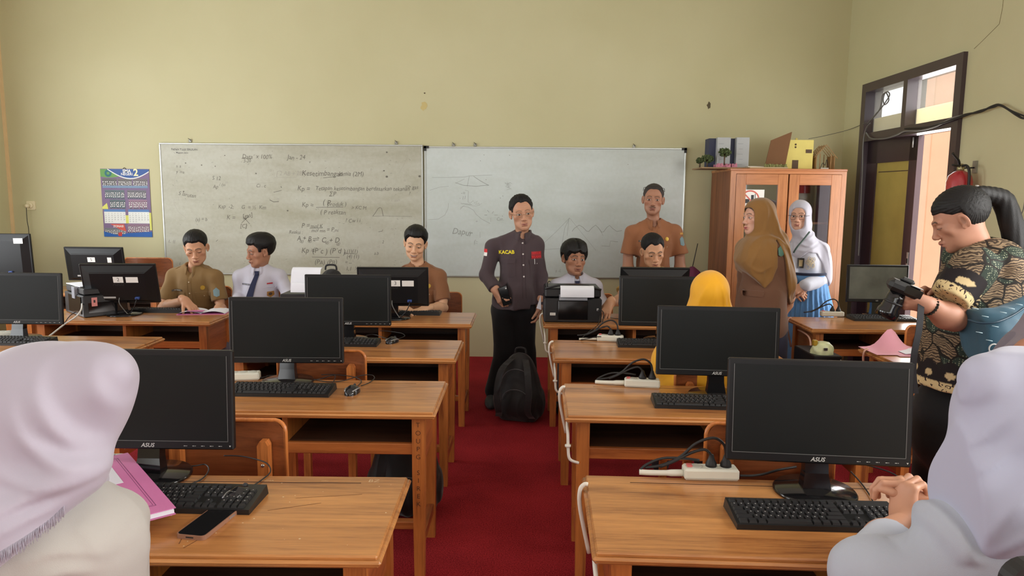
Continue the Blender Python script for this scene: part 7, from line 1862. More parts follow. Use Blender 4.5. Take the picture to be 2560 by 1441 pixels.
# --- 9 girl in white headscarf and blue skirt
Y9 = 5.80
root = person('girl in white headscarf and spectacles with blue skirt before the cabinet', (AY(2018, 600, Y9).x, Y9, 0)); r = lambda p: Vector(p)-root.location
T = head_T(r(AY(1999, 540, Y9)), -32, 2, 0, 1.0)
N_ = r(AY(2010, 600, Y9)); hw_ = AY(2012, 714, Y9-.20); he_ = AY(2058, 700, Y9-.05)
V, F_ = hand_mesh(r(hw_), (-1, -.1, -.45), (.1, .9, -.4), 1, arm=r(he_.lerp(hw_, .5)), curl=(.4, .45, .5, .55), s=.95)
V2, F2 = hand_mesh(r(AY(1984, 722, Y9-.16)), (.8, -.2, -.4), (0, .9, -.4), -1, arm=r(AY(1972, 700, Y9-.1)), curl=(.6, .6, .6, .6), s=.9)
body, _ = build_head(root, T, (206, 160, 136), dict(lip=(170, 100, 92), brow=.0028, gaze=-.002), neck_w=N_, nr=.045, extra_skin=[(V, F_, (198, 148, 118)), (V2, F2, (190, 140, 110)), (*inner_body(N_, r(AY(2020, 680, Y9)), [[r(AY(2052, 630, Y9)), r(he_), r(he_.lerp(hw_, .6))], [r(AY(1988, 630, Y9)), r(AY(1976, 690, Y9-.05)), r(AY(1976, 702, Y9-.1))]]), (198, 148, 118))], ears=False)
m_whs = cloth('white_scarf_satin', (184, 183, 196), .5, sheen=.3); m_whb = cloth('white_blouse', (186, 187, 198), .6)
F = Field(); g = scarf_head(F, T, th=.010)
F.u(cap(r(AY(2005, 580, Y9-.02)), r(AY(2010, 602, Y9)), .070, .095), .05)
GB, _ax = torso_field(N_-Vector((0, 0, .02)), r(AY(2022, 700, Y9)), r(AY(1985, 625, Y9)), r(AY(2052, 625, Y9)), .10, .10, hip=.13); GB.u(cap(r(AY(2054, 630, Y9)), r(he_), .058, .055), .03)
def gp2(L): return [(v.x, v.z) for v in (r(AY(x, y, Y9)) for x, y in L)]
F.u(cape(GB, [gp2([(1988, 580), (1976, 612), (1972, 640), (1983, 655), (1994, 640), (2008, 628), (2030, 632), (2043, 655), (2050, 690), (2062, 712), (2074, 690), (2072, 640), (2052, 605), (2030, 580)])], .014), .018)
F.sub(fn(g), .008)
def gq(*L): return [r(AY(x, y, Y9)) for x, y in L]
fd = folds2([(gq((1984, 584), (2004, 596), (2030, 582), (2036, 560)), .008, .010, .5), (gq((1980, 600), (2006, 614), (2040, 600)), .009, .010, .5), (gq((1978, 622), (2005, 626), (2040, 612)), .008, .007, .4), (gq((2022, 530), (2026, 560), (2012, 588)), .007, .007, .5), (gq((2034, 530), (2038, 570), (2024, 596)), .007, .006, .5), (gq((2036, 596), (2056, 620), (2064, 660), (2062, 700)), .009, .010, .5), (gq((2048, 600), (2070, 640), (2070, 690)), .007, .007, .4)])
F.disp = lambda P: fd(P)+wrinkle(P, .005, 26, 13, (1, 1, .6)); V, F_ = polygonize(F, r(AY(1950, 500, Y9))-Vector((0, .26, .75)), r(AY(2100, 490, Y9))+Vector((0, .2, 0)), .0045); sdf_mesh('headscarf', [(V, F_)], m_whs, root)
specs(root, T, M('thin_dark_frame', (90, 80, 76), .3, metal=.6), .042, .036, -.006, .096, rnd=.015, r_=.0013)
F, ax = torso_field(N_-Vector((0, 0, .02)), r(AY(2022, 700, Y9)), r(AY(1985, 625, Y9)), r(AY(2052, 625, Y9)), .10, .10, hip=.13)
F.u(cap(r(AY(2054, 630, Y9)), r(he_), .060, .060), .03); F.u(cap(r(he_), r(hw_), .060, .046), .02); F.u(cap(r(AY(1985, 630, Y9)), r(AY(1976, 690, Y9-.05)), .05, .05), .03)
F.inter(plane(r(AY(2020, 778, Y9)), (0, 0, -1)), .01); F.disp = lambda P: wrinkle(P, .008, 24, 14, (1, 1, .5)); lo, hi = bbox([N_, r(AY(2022, 720, Y9))], .32); V, F_ = polygonize(F, lo, hi, .006)
keep_F = F; bl = sdf_mesh('blouse', [(V, F_)], m_whb, root)
F = Field(); F.u(cap(r(AY(2016, 690, Y9)), r(AY(2018, 780, Y9)), .152, .185), .02); F.u(cap(r(AY(2018, 780, Y9)), (0, 0, .06), .185, .235), .04)
F.inter(plane(r(AY(2016, 682, Y9)), (0, 0, 1)), .004)
def pleat(P): a = np.arctan2(P[:, 1]-0, P[:, 0]); return .010*np.clip((.95-P[:, 2])/.2, 0, 1)*(np.abs(((a*14/PI) % 1)*2-1)*2-1)
F.disp = pleat; V, F_ = polygonize(F, (-.3, -.3, .02), (.3, .3, r(AY(2016, 678, Y9)).z+.02), .007); sdf_mesh('skirt', [(V, F_)], cloth('sky_blue_skirt', (96, 144, 196), .7), root)
mb = MB(); b0 = r(AY(2016, 682, Y9)); Pb = [(b0.x+.152*math.cos(a), b0.y+.152*math.sin(a), b0.z) for a in np.linspace(0, 2*PI, 40)]; mb.tube(Pb, .012, 6, False); mb.build('belt', cloth('navy_belt', (34, 38, 60)), root)
Db = Decal(bl, r(AY(2010, 660, Y9-.1)), (1, 0, 0), (0, 0, 1)); Db.sheet('photo_badge', rect(-.045, .0, -.035, .045), M('badge_black', (40, 36, 34)), .010, .002); Db.sheet('badge_emblem', rect(-.035, -.010, -.022, .030), M('badge_tan', (170, 150, 110)), .013, .0015)
rr = random.Random(6); mb = MB()
for i in range(14):
    a = rr.uniform(0, 6.28); c_ = Vector((.045+rr.uniform(-.02, .03), 0, -.005+rr.uniform(-.04, .05))); mb.tube([Db.pt(c_.x+.014*math.cos(q), c_.z+.018*math.sin(q), .006) for q in np.linspace(a, a+5.5, 9)], .002, 5, False)
mb.build('embroidered_ribbon', M('lace_beige', (206, 190, 160), .7), root)
mb = MB(); mb.tube(catmull([r(AY(2024, 580, Y9-.17)), r(AY(2010, 598, Y9-.19)), r(AY(1993, 618, Y9-.2)), r(AY(1984, 632, Y9-.18))], 5), .007, 6); mb.build('lanyard_strap', M('dark_lanyard', (64, 84, 80), .6), root)

# --- 11 woman in yellow headscarf seen from behind
Y11 = 3.44
c0 = AY(1772, 745, Y11); root = person('person in bright yellow headscarf seen from behind, seated between the monitors', (c0.x, Y11, 0)); r = lambda p: Vector(p)-root.location
T = head_T(r(AY(1772, 745, Y11)), 176, 6, 0, 1.0)
body, _ = build_head(root, T, (196, 148, 122), dict(), neck_w=r(AY(1772, 850, Y11)), nr=.05, ears=False)
F = Field(); g = scarf_head(F, T, th=.014); F.u(cap(r(AY(1772, 790, Y11)), r(AY(1772, 870, Y11)), .10, .17), .06); F.u(ell(r(AY(1770, 905, Y11)), (.275, .17, .16)), .08); F.u(cap(r(AY(1770, 880, Y11)), r(AY(1770, 1010, Y11)), .20, .24), .08)
F.inter(plane(r(AY(1770, 1040, Y11)), (0, 0, -1)), .01)
def yq(*L): return [r(AY(x, y, Y11)) for x, y in L]
fd = folds2([(yq((1776, 690), (1790, 720), (1798, 760), (1802, 810)), .012, .009, .6), (yq((1765, 692), (1742, 725), (1726, 780), (1720, 830)), .012, .008, .6), (yq((1782, 695), (1808, 735), (1820, 790), (1826, 830)), .010, .006, .5), (yq((1770, 700), (1768, 745), (1760, 810)), .010, .006, .5), (yq((1700, 860), (1680, 900), (1670, 950)), .014, .01, .5)])
F.disp = lambda P: fd(P)+wrinkle(P, .005, 22, 23, (1, 1, .35)); V, F_ = polygonize(F, (-.40, -.32, .5), (.40, .32, 1.30), .005); sdf_mesh('headscarf', [(V, F_)], cloth('yellow_scarf', (236, 172, 36), .6, sheen=.2), root)
F = Field(); F.u(cap((-.1, 0, .5), (.1, 0, .5), .14), .02)
for s in (-1, 1): F.u(cap((s*.10, 0, .50), (s*.12, .40, .50), .085, .07), .03); F.u(cap((s*.12, .40, .50), (s*.12, .42, .08), .062, .05), .03)
V, F_ = polygonize(F, (-.3, -.2, 0), (.3, .6, .7), .010); sdf_mesh('skirt', [(V, F_)], cloth('dark_skirt', (50, 46, 52)), root)
# --- 10 woman photographing, patterned shirt, ponytail
YP = 2.86
bm, nt, b = new_mat('batik_cloth')
tc = nt.nodes.new('ShaderNodeTexCoord'); L_ = nt.links.new
def nn(t): return nt.nodes.new(t)
wn = nn('ShaderNodeTexNoise'); wn.inputs['Scale'].default_value = 7; wn.inputs['Detail'].default_value = 2; L_(tc.outputs['Object'], wn.inputs[0])
mx_ = nn('ShaderNodeVectorMath'); mx_.operation = 'MULTIPLY_ADD'; mx_.inputs[1].default_value = (.06, .06, .06); L_(wn.outputs['Color'], mx_.inputs[0]); L_(tc.outputs['Object'], mx_.inputs[2])
v1 = nn('ShaderNodeTexVoronoi'); v1.inputs['Scale'].default_value = 12; L_(mx_.outputs[0], v1.inputs['Vector'])
v2 = nn('ShaderNodeTexVoronoi'); v2.inputs['Scale'].default_value = 125; v2.inputs['Randomness'].default_value = .35; L_(tc.outputs['Object'], v2.inputs['Vector'])
wv = nn('ShaderNodeTexWave'); wv.wave_type = 'RINGS'; wv.inputs['Scale'].default_value = 34; wv.inputs['Distortion'].default_value = 9; wv.inputs['Detail'].default_value = 2; L_(mx_.outputs[0], wv.inputs['Vector'])
dots = nn('ShaderNodeValToRGB'); e = dots.color_ramp.elements; e[0].position = .20; e[0].color = (*srgb((176, 180, 150)), 1); e[1].position = .34; e[1].color = (*srgb((46, 58, 50)), 1); L_(v2.outputs['Distance'], dots.inputs[0])
swirl = nn('ShaderNodeValToRGB'); e = swirl.color_ramp.elements; e[0].position = .35; e[0].color = (*srgb((66, 54, 44)), 1); e[1].position = .62; e[1].color = (*srgb((142, 122, 96)), 1); L_(wv.outputs['Fac'], swirl.inputs[0])
sel = nn('ShaderNodeSeparateColor'); L_(v1.outputs['Color'], sel.inputs[0]); th_ = nn('ShaderNodeMath'); th_.operation = 'GREATER_THAN'; th_.inputs[1].default_value = .56; L_(sel.outputs[0], th_.inputs[0])
m1_ = nn('ShaderNodeMix'); m1_.data_type = 'RGBA'; L_(th_.outputs[0], m1_.inputs['Factor']); L_(dots.outputs[0], m1_.inputs['A']); L_(swirl.outputs[0], m1_.inputs['B'])
ve = nn('ShaderNodeTexVoronoi'); ve.feature = 'DISTANCE_TO_EDGE'; ve.inputs['Scale'].default_value = 12; L_(mx_.outputs[0], ve.inputs['Vector'])
eg = nn('ShaderNodeMath'); eg.operation = 'LESS_THAN'; eg.inputs[1].default_value = .035; L_(ve.outputs['Distance'], eg.inputs[0])
m2_ = nn('ShaderNodeMix'); m2_.data_type = 'RGBA'; L_(eg.outputs[0], m2_.inputs['Factor']); L_(m1_.outputs['Result'], m2_.inputs['A']); m2_.inputs['B'].default_value = (*srgb((34, 30, 26)), 1)
# border bands come from the vertex colour: r = dark band, g = cream band
vc = nn('ShaderNodeVertexColor'); vc.layer_name = 'Col'; sp = nn('ShaderNodeSeparateColor'); L_(vc.outputs[0], sp.inputs[0])
m3_ = nn('ShaderNodeMix'); m3_.data_type = 'RGBA'; L_(sp.outputs[0], m3_.inputs['Factor']); L_(m2_.outputs['Result'], m3_.inputs['A']); m3_.inputs['B'].default_value = (*srgb((32, 26, 28)), 1)
n4 = nn('ShaderNodeTexNoise'); n4.inputs['Scale'].default_value = 42; n4.inputs['Detail'].default_value = 1; n4.inputs['Distortion'].default_value = 2; L_(tc.outputs['Object'], n4.inputs[0])
r4 = nn('ShaderNodeValToRGB'); e = r4.color_ramp.elements; e[0].position = .60; e[0].color = (*srgb((214, 192, 144)), 1); e[1].position = .63; e[1].color = (*srgb((54, 38, 36)), 1); L_(n4.outputs['Fac'], r4.inputs[0])
m4_ = nn('ShaderNodeMix'); m4_.data_type = 'RGBA'; L_(sp.outputs[1], m4_.inputs['Factor']); L_(m3_.outputs['Result'], m4_.inputs['A']); L_(r4.outputs[0], m4_.inputs['B'])
m5_ = nn('ShaderNodeMix'); m5_.data_type = 'RGBA'; L_(sp.outputs[2], m5_.inputs['Factor']); L_(m4_.outputs['Result'], m5_.inputs['A']); m5_.inputs['B'].default_value = (*srgb((206, 184, 140)), 1)
L_(m5_.outputs['Result'], b.inputs['Base Color']); b.inputs['Roughness'].default_value = .75; b.inputs['Specular IOR Level'].default_value = .25; add_folds(bm, 5, .018, .45)
rootc = AY(2440, 700, YP)
root = person('woman in patterned batik shirt with long ponytail looking down at her camera', (rootc.x, YP, 0)); r = lambda p: Vector(p)-root.location
SKP = (180, 130, 106)
T = head_T(r(AY(2396, 549, YP)), -114, 27, 0, 1.0)      # ear level centre
Np = r(AY(2448, 632, YP+.0))
W1 = r(AY(2316, 762, YP-.20)); E1 = r(AY(2386, 800, YP-.16)); W2 = r(AY(2336, 742, YP+.10)); E2 = r(AY(2400, 790, YP+.17))
V, F_ = hand_mesh(W1, (-.97, .02, .10), (.10, .80, .45), -1, arm=E1, arm_r=(.050, .029), curl=(.75, .8, .85, .9), thumb=(.30, .25), s=.86, res=.0026)
V2, F2 = hand_mesh(W2, (-.95, -.3, .25), (0, -.6, -.7), 1, arm=E2, arm_r=(.045, .030), curl=(.7, .75, .8, .85), thumb=(.5, .4), s=.98, res=.0028)
opts = dict(down=.9, lip=(164, 92, 84), brow=.0032)
body, _ = build_head(root, T, SKP, opts, neck_w=Np, nr=.050, res=.0021, extra_skin=[(V, F_, SKP), (V2, F2, SKP), (*inner_body(Np-Vector((0, 0, .02)), r(AY(2445, 800, YP)), [[r(AY(2432, 672, YP-.14)), E1], [r(AY(2436, 672, YP+.14)), E2]]), SKP)])
# hair: pulled back cap + tail
def hl_p(P):
    x, y, z = P[:, 0], P[:, 1], P[:, 2]; ax = np.abs(x); h = np.interp(y, [-.07, -.034, -.026, -.014, .02, .05, .08], [-.088, -.078, -.045, .026, .030, .052, .050])
    return z-h
F = Field()
def fh(P):
    d = ell((0, -.022, .034), (.080, .099, .087))(P)-.006
    hv = hl_p(P); d += .006*(1-np.clip(hv/.03, 0, 1)); d -= .0007*np.sin(P[:, 0]*10+np.arctan2(P[:, 2]-.05, P[:, 1]+.09)*60)+.0006*vnoise(P, 300, 4); return smax(d, -hv*.7, .006)
F.u(fn(fh), .001); V, F_ = polygonize(F, (-.11, -.15, -.11), (.11, .12, .15), .0026); hp = [(xf(V, T), F_)]
F = Field(); tp = [T @ Vector((0, -.098, .070)), r(AY(2492, 492, YP)), r(AY(2512, 510, YP)), r(AY(2528, 560, YP-.02)), r(AY(2540, 620, YP-.03)), r(AY(2552, 670, YP-.03)), r(AY(2556, 710, YP-.02))]
rr_ = (.024, .032, .036, .038, .036, .030, .014); cp = catmull(tp, 4); rs = np.interp(np.linspace(0, 1, len(cp)), np.linspace(0, 1, 7), rr_)
for a, c, r0, r1 in zip(cp[:-1], cp[1:], rs[:-1], rs[1:]): F.u(cap(a, c, r0, r1), .012)
F.disp = lambda P: .0008*np.sin(P[:, 0]*260+5*np.sin(P[:, 2]*5))+.0005*np.sin(P[:, 1]*260+4*np.sin(P[:, 2]*6)); lo, hi = bbox(tp, .07); V, F_ = polygonize(F, lo, hi, .0032); hp.append((V, F_))
sdf_mesh('hair', hp, m_hair, root)
mb = MB(); ct = T @ Vector((.012, -.112, .074)); mb.lathe([(.020, -.006), (.026, 0), (.020, .006)], 16, M_=(T.to_3x3() @ Vector((0, -1, .3))).to_track_quat('Z', 'Y').to_matrix().to_4x4(), c=ct); mb.build('hair_tie', M('white_hair_tie', (206, 206, 204), .5), root)
# blouse
F = Field(); F.u(ell(r(AY(2462, 700, YP)), (.135, .18, .165)), .02); F.u(ell(r(AY(2452, 645, YP)), (.105, .19, .07)), .05); F.u(ell(r(AY(2448, 790, YP)), (.165, .18, .20)), .06); F.u(ell(r(AY(2418, 760, YP-.02)), (.12, .15, .17)), .06)
F.u(cap(r(AY(2432, 850, YP)), r(AY(2422, 990, YP)), .190, .205), .08)
S1 = r(AY(2432, 668, YP-.15)); F.u(cap(S1, r(AY(2374, 748, YP-.17)), .078, .070), .035); F.u(cap(r(AY(2440, 665, YP+.15)), r(AY(2400, 740, YP+.18)), .07, .06), .035)
ce = r(AY(2374, 748, YP-.17)); dv = A3((ce-S1).normalized()); ce_ = A3(ce); F.sub(fn(lambda P: np.maximum(-((P-ce_) @ dv), np.sqrt(np.maximum(((P-ce_)**2).sum(1)-((P-ce_) @ dv)**2, 0))-.095)), .004)
F.sub(cap(Np+Vector((0, 0, -.01)), Np+Vector((-.03, 0, .10)), .056, .062), .01)
hemz = r(AY(2360, 985, YP-.15)).z; F.inter(plane((0, 0, hemz), (0, 0, -1)), .004); F.disp = lambda P: wrinkle(P, .009, 15, 31, (1, 1, .4))
V, F_ = polygonize(F, r(AY(2290, 600, YP))-Vector((0, .4, .95)), r(AY(2580, 560, YP))+Vector((.12, .38, 0)), .006); o = sdf_mesh('blouse', [(V, F_)], bm, root)
C = np.zeros((len(V), 3)); az = np.arctan2(V[:, 1], V[:, 0]-(-.02)); hz_ = V[:, 2]-hemz; sc_ = .085+.035*np.abs(np.sin(az*6)); C[:, 0] = (hz_ < sc_)*(hz_ > 0); C[:, 1] = (hz_ < .036); 
mo = (((az*6/PI) % 1-.5)/.20)**2+((hz_-.062)/.014)**2 < 1; C[:, 2] = mo*(hz_ > .04)
sl = (P_ := V-ce_) @ dv; rad = np.sqrt(np.maximum((P_**2).sum(1)-sl*sl, 0)); near = (rad < .11) & (sl > -.16) & (V[:, 1] < -.02) & (V[:, 0] < ce_[0]+.11)
q_ = np.arctan2(V[:, 1]-ce_[1], V[:, 2]-ce_[2]); C[:, 0] = np.maximum(C[:, 0], near*(sl > -.085-.028*np.abs(np.sin(q_*2.5)))); C[:, 1] = np.maximum(C[:, 1], near*(sl > -.036)); mo2 = near*((((q_*2.5/PI) % 1-.5)/.16)**2+((sl+.062)/.016)**2 < 1); C[:, 2] = np.maximum(C[:, 2], mo2); C[:, 2] *= (C[:, 1] < .5)
set_cols(o, C)
# trousers
F = Field(); F.u(cap((-.03, 0, hemz-.12), (-.03, 0, .60), .165, .165), .02); 
for s in (-1, 1): F.u(cap((-.02, s*.085, .66), (-.02, s*.10, .06), .11, .095), .05)
F.disp = lambda P: wrinkle(P, .006, 14, 9, (1, 1, .3)); V, F_ = polygonize(F, (-.30, -.30, 0), (.26, .30, hemz+.2), .010); sdf_mesh('trousers', [(V, F_)], m_trou, root)
for s in (-1, 1): MB().box(-.15, .08, s*.10-.045, s*.10+.045, 0, .06, bev=.02).build('shoe', m_blkp, root)
# bracelet
mb = MB(); Q = (W1-E1).normalized().to_track_quat('Z', 'Y').to_matrix().to_4x4()
for i in range(20):
    a = 2*PI*i/20; c_ = W1+(E1-W1)*.10+Q.to_3x3() @ Vector((.033*math.cos(a), .033*math.sin(a), 0)); mb.box(c_.x-.0055, c_.x+.0055, c_.y-.0055, c_.y+.0055, c_.z-.0055, c_.z+.0055, bev=.0025)
mb.build('bead_bracelet', m_gloss, root)
# sling bag
sb = thing('sling_bag', 'teal blue sling bag worn at the back of the woman in patterned shirt', 'bag', root.location.copy()); m_teal = cloth('teal_bag_cloth', (44, 84, 104), .6, fold=.7, fs=9, spec=.4)
F = Field(); F.u(cap(r(AY(2405, 812, YP-.19)), r(AY(2480, 838, YP-.24)), .055, .085), .05); F.u(cap(r(AY(2480, 838, YP-.24)), r(AY(2570, 780, YP-.17)), .085, .07), .05); F.u(ell(r(AY(2480, 850, YP-.24)), (.12, .07, .085)), .04); F.u(cap(r(AY(2405, 812, YP-.19)), r(AY(2385, 788, YP-.19)), .04, .03), .03)
F.disp = lambda P: wrinkle(P, .010, 26, 41); V, F_ = polygonize(F, r(AY(2350, 700, YP))-Vector((0, .40, .45)), r(AY(2600, 690, YP))+Vector((.1, .0, 0)), .006); sdf_mesh('pouch', [(V, F_)], m_teal, sb)
mb = MB(); mb.tube(catmull([r(AY(2420, 800, YP-.27)), r(AY(2450, 808, YP-.31)), r(AY(2490, 806, YP-.33)), r(AY(2530, 790, YP-.31)), r(AY(2560, 770, YP-.29))], 5), .004, 6); mb.build('zipper', M('zip_teal', (30, 60, 78), .4), sb)
mb = MB(); 
for (x, y) in ((2430, 770), (2455, 790), (2480, 815), (2500, 780), (2520, 830), (2540, 800), (2465, 850), (2500, 862), (2540, 760), (2440, 830), (2520, 770), (2485, 880)):
    p = r(AY(x, y, YP-.345)); mb.tube([p, p+Vector((.022, -.002, -.004))], .0016, 4)
mb.build('printed_dashes', M('pale_dash', (170, 196, 204), .6), sb)
mb = MB(); kc = r(AY(2484, 872, YP-.37)); mb.tube([kc+Vector((.016*math.cos(a), 0, .016*math.sin(a))) for a in np.linspace(0, 2*PI, 17)], .0028, 6, False); mb.tube([kc+Vector((0, 0, -.016)), kc+Vector((.002, 0, -.06))], .005, 6); mb.build('key_ring', m_logo, sb)
# camera in her hands
cp_ = AY(2262, 722, YP-.19); cmr = thing('camera', 'black camera pointing down in the hands of the woman in patterned shirt', 'camera', cp_); Q = Matrix.Rotation(R(-20), 4, 'Z') @ Matrix.Rotation(R(22), 4, 'Y')
mb = MB(); mb.box(-.062, .055, -.045, .045, -.022, .022, bev=.014); mb.rot(Q).build('camera_body', m_blkp, cmr)
mb = MB(); mb.box(-.03, .02, -.022, .022, .020, .040, bev=.008); mb.rot(Q).build('viewfinder', m_blkp, cmr)
mb = MB(); mb.lathe([(.030, -.02), (.034, -.045), (.034, -.085), (.040, -.10), (.040, -.125), (.03, -.125)], 28, (-.012, 0, 0)); mb.rot(Q).build('lens', m_gloss, cmr)
mb = MB(); mb.lathe([(.0345, -.060), (.0352, -.064), (.0345, -.068)], 28, (-.012, 0, 0)); mb.rot(Q).build('lens_ring', m_blkp, cmr)
mb = MB(); mb.box(-.005, .055, -.047, -.040, -.014, .016, bev=.002); mb.rot(Q).build('screen', m_gloss, cmr); mb = MB(); mb.box(.008, .05, -.046, .0, .0215, .0235); mb.rot(Q).build('silver_top', m_logo, cmr)
st = MB(); V = []; Pl = catmull([AY(2304, 742, YP-.2), AY(2303, 780, YP-.24), AY(2298, 830, YP-.27), AY(2288, 880, YP-.28), AY(2284, 930, YP-.26), AY(2290, 985, YP-.24)], 6)
for p in Pl: V += [p-cp_+Vector((-.013, 0, 0)), p-cp_+Vector((.013, .004, 0)), p-cp_+Vector((.013, .007, 0)), p-cp_+Vector((-.013, .003, 0))]
st.add(V, [(4*i+k_, 4*i+(k_+1) % 4, 4*i+4+(k_+1) % 4, 4*i+4+k_) for i in range(len(Pl)-1) for k_ in range(4)]); st.build('neck_strap', cloth('black_webbing', (28, 28, 32), .7, fold=0), cmr)

# --- near pupils
m_wsc = cloth('lilac_white_scarf', (180, 175, 190), .6, sheen=.2, bump=.06, fold=.45, fs=5); m_wcr = cloth('cream_white_blouse', (184, 181, 176), .75, fold=.45, fs=5); m_wsc2 = cloth('cool_white_scarf', (178, 181, 202), .6, sheen=.2, bump=.06, fold=.45, fs=5); m_wbl = cloth('cool_white_blouse', (180, 187, 200), .7, fold=.45, fs=5)
YL = 1.22
c0 = AY(150, 1100, YL); root = person('pupil in white headscarf at the near left bending over the pink folder', (c0.x, YL-.02, 0)); r = lambda p: Vector(p)-root.location
def Lp(x, y, d=0): return r(AY(x, y, YL+d))
T = head_T(Lp(140, 1060), 112, 22, 0, .80)
body, _ = build_head(root, T, (206, 160, 136), dict(down=.7), neck_w=Lp(120, 1230, -.02), nr=.05, ears=False)
F = Field()
F.u(ell(Lp(138, 985), (.116, .110, .092), m3(Matrix.Rotation(R(12), 3, 'Y'))), .02); F.u(ell(Lp(198, 1003, -.01), (.078, .070, .098)), .03)
F.u(cap(Lp(282, 925, -.03), Lp(280, 925, .01), .016, .016), .09)
F.u(ell(Lp(88, 1060), (.105, .115, .10)), .05); F.u(cap(Lp(70, 1040), Lp(25, 1210, -.02), .105, .135), .05)
F.u(cap(Lp(140, 1080, -.03), Lp(180, 1190, -.06), .046, .038), .05); F.u(cap(Lp(180, 1190, -.06), Lp(160, 1225, -.06), .040, .046), .04)
F.u(ell(Lp(62, 1262, -.03), (.150, .15, .09), m3(Matrix.Rotation(R(24), 3, 'Y'))), .05); F.u(cap(Lp(-60, 1300, -.05), Lp(-40, 1500, -.05), .14, .16), .06)
F.sub(plane(Lp(300, 1440, 0), (-.60, 0, .80)), .01) if False else None
def LL(*q): return [Lp(x, y, -.12) for x, y in q]
fl = folds2([(LL((208, 1184), (184, 1140), (146, 1099), (113, 1049), (75, 978), (45, 905)), .020, .013, .5), (LL((282, 1230), (263, 1157), (242, 1074), (221, 1015), (196, 965), (172, 895)), .024, .010, .55),
            (LL((262, 1206), (209, 1186), (146, 1161), (96, 1124), (54, 1074), (10, 985)), .018, .013, .5), (LL((0, 1285), (63, 1248), (125, 1228), (209, 1209), (270, 1205)), .020, .011, .6),
            (LL((-20, 1345), (60, 1298), (140, 1264), (220, 1224)), .012, .007, .3), (LL((-60, 1110), (20, 1180), (110, 1210), (190, 1205)), .014, .007, .4)])
hemL = [(v.x, v.z) for v in LL((285, 1205), (262, 1216), (215, 1246), (150, 1290), (85, 1345), (30, 1395), (-10, 1460), (-400, 1600), (-500, 700), (500, 700), (420, 1180))]
F.inter(fn(lambda P: poly_sdf(P[:, [0, 2]], hemL)), .014)
F.disp = lambda P: 1.3*fl(P)*np.clip(.35-P[:, 1]*8, 0, 1)+wrinkle(P, .004, 14, 51, (1, 1, .8)); V, F_ = polygonize(F, Lp(-190, 1200)-Vector((0, .26, .36)), Lp(430, 830)+Vector((0, .22, 0)), .0045)
# the cloth ends along a slanting frayed edge
sdf_mesh('headscarf', [(V, F_)], m_wsc, root)
F = Field(); F.u(ell(Lp(100, 1350, -.02), (.16, .125, .11)), .02); F.u(cap(Lp(60, 1370), Lp(60, 1600), .15, .18), .06); F.u(cap(Lp(228, 1378, -.0), Lp(226, 1520, .02), .094, .098), .04); F.u(cap(Lp(240, 1440, .02), Lp(290, 1540, .18), .070, .05), .03)
F.u(cap(Lp(-80, 1350), Lp(-100, 1500), .07, .07), .03)
fl2 = folds2([(LL((313, 1240), (285, 1300), (255, 1350), (240, 1400), (238, 1450)), .004, -.004, 0), (LL((60, 1400), (130, 1380), (200, 1400), (238, 1440)), .014, .008, .5), (LL((150, 1330), (200, 1370), (235, 1430)), .012, .007, .4), (LL((300, 1300), (290, 1370), (270, 1440)), .012, .007, .4), (LL((345, 1340), (330, 1390), (300, 1440)), .010, .006, .4), (LL((90, 1450), (160, 1430), (230, 1460)), .012, .008, .5)])
F.disp = lambda P: fl2(P)+wrinkle(P, .006, 16, 52); V, F_ = polygonize(F, Lp(-170, 1200)-Vector((0, .28, .55)), Lp(400, 1190)+Vector((0, .34, 0)), .0055); sdf_mesh('blouse', [(V, F_)], m_wcr, root)
mb = MB(); rr = random.Random(8); bt = bvh_of([c for c in root.children if c.name.startswith('headscarf')][0])
for i in range(330):
    t_ = i/330; x = 268+(25-268)*t_; y = 1212+(1398-1212)*t_+8*math.sin(t_*9); q = Lp(x-7, y-15); h_ = bt.ray_cast(Vector((q.x, -2, q.z)), Vector((0, 1, 0)))
    if h_[0] is None: continue
    p = h_[0]; mb.tube([p+Vector((0, .001, .002)), p+Vector((rr.uniform(.0, .006), -.0045, -rr.uniform(.010, .019)))], .0005, 3)
o = mb.build('frayed_edge', m_wsc, root); o['kind'] = 'stuff'
F = Field(); F.u(ell(Lp(110, 1600), (.20, .2, .12)), .02)
for s in (-1, 1): F.u(cap((s*.10, 0, .50), (s*.12, .42, .50), .085, .07), .03); F.u(cap((s*.12, .42, .50), (s*.12, .44, .06), .065, .05), .03)
V, F_ = polygonize(F, (-.35, -.3, 0), (.35, .6, .75), .012); V[:, 2] = np.maximum(V[:, 2], .0); sdf_mesh('skirt', [(V, F_)], cloth('grey_blue_skirt', (90, 104, 130), .8), root)

YR = 1.26
c0 = AY(2470, 1100, YR); root = person('pupil in white headscarf at the near right, hands clasped on the desk', (c0.x+.03, YR-.04, 0)); r = lambda p: Vector(p)-root.location
def Rp(x, y, d=0): return r(AY(x, y, YR+d))
T = head_T(Rp(2545, 1085), 170, 6, 0, .86)
WA = r(AY(2290, 1262, 1.60)); EA = r(AY(2395, 1372, 1.40)); WB = r(AY(2248, 1322, 1.55)); EB = r(AY(2130, 1420, 1.36))
SKR = (196, 146, 118)
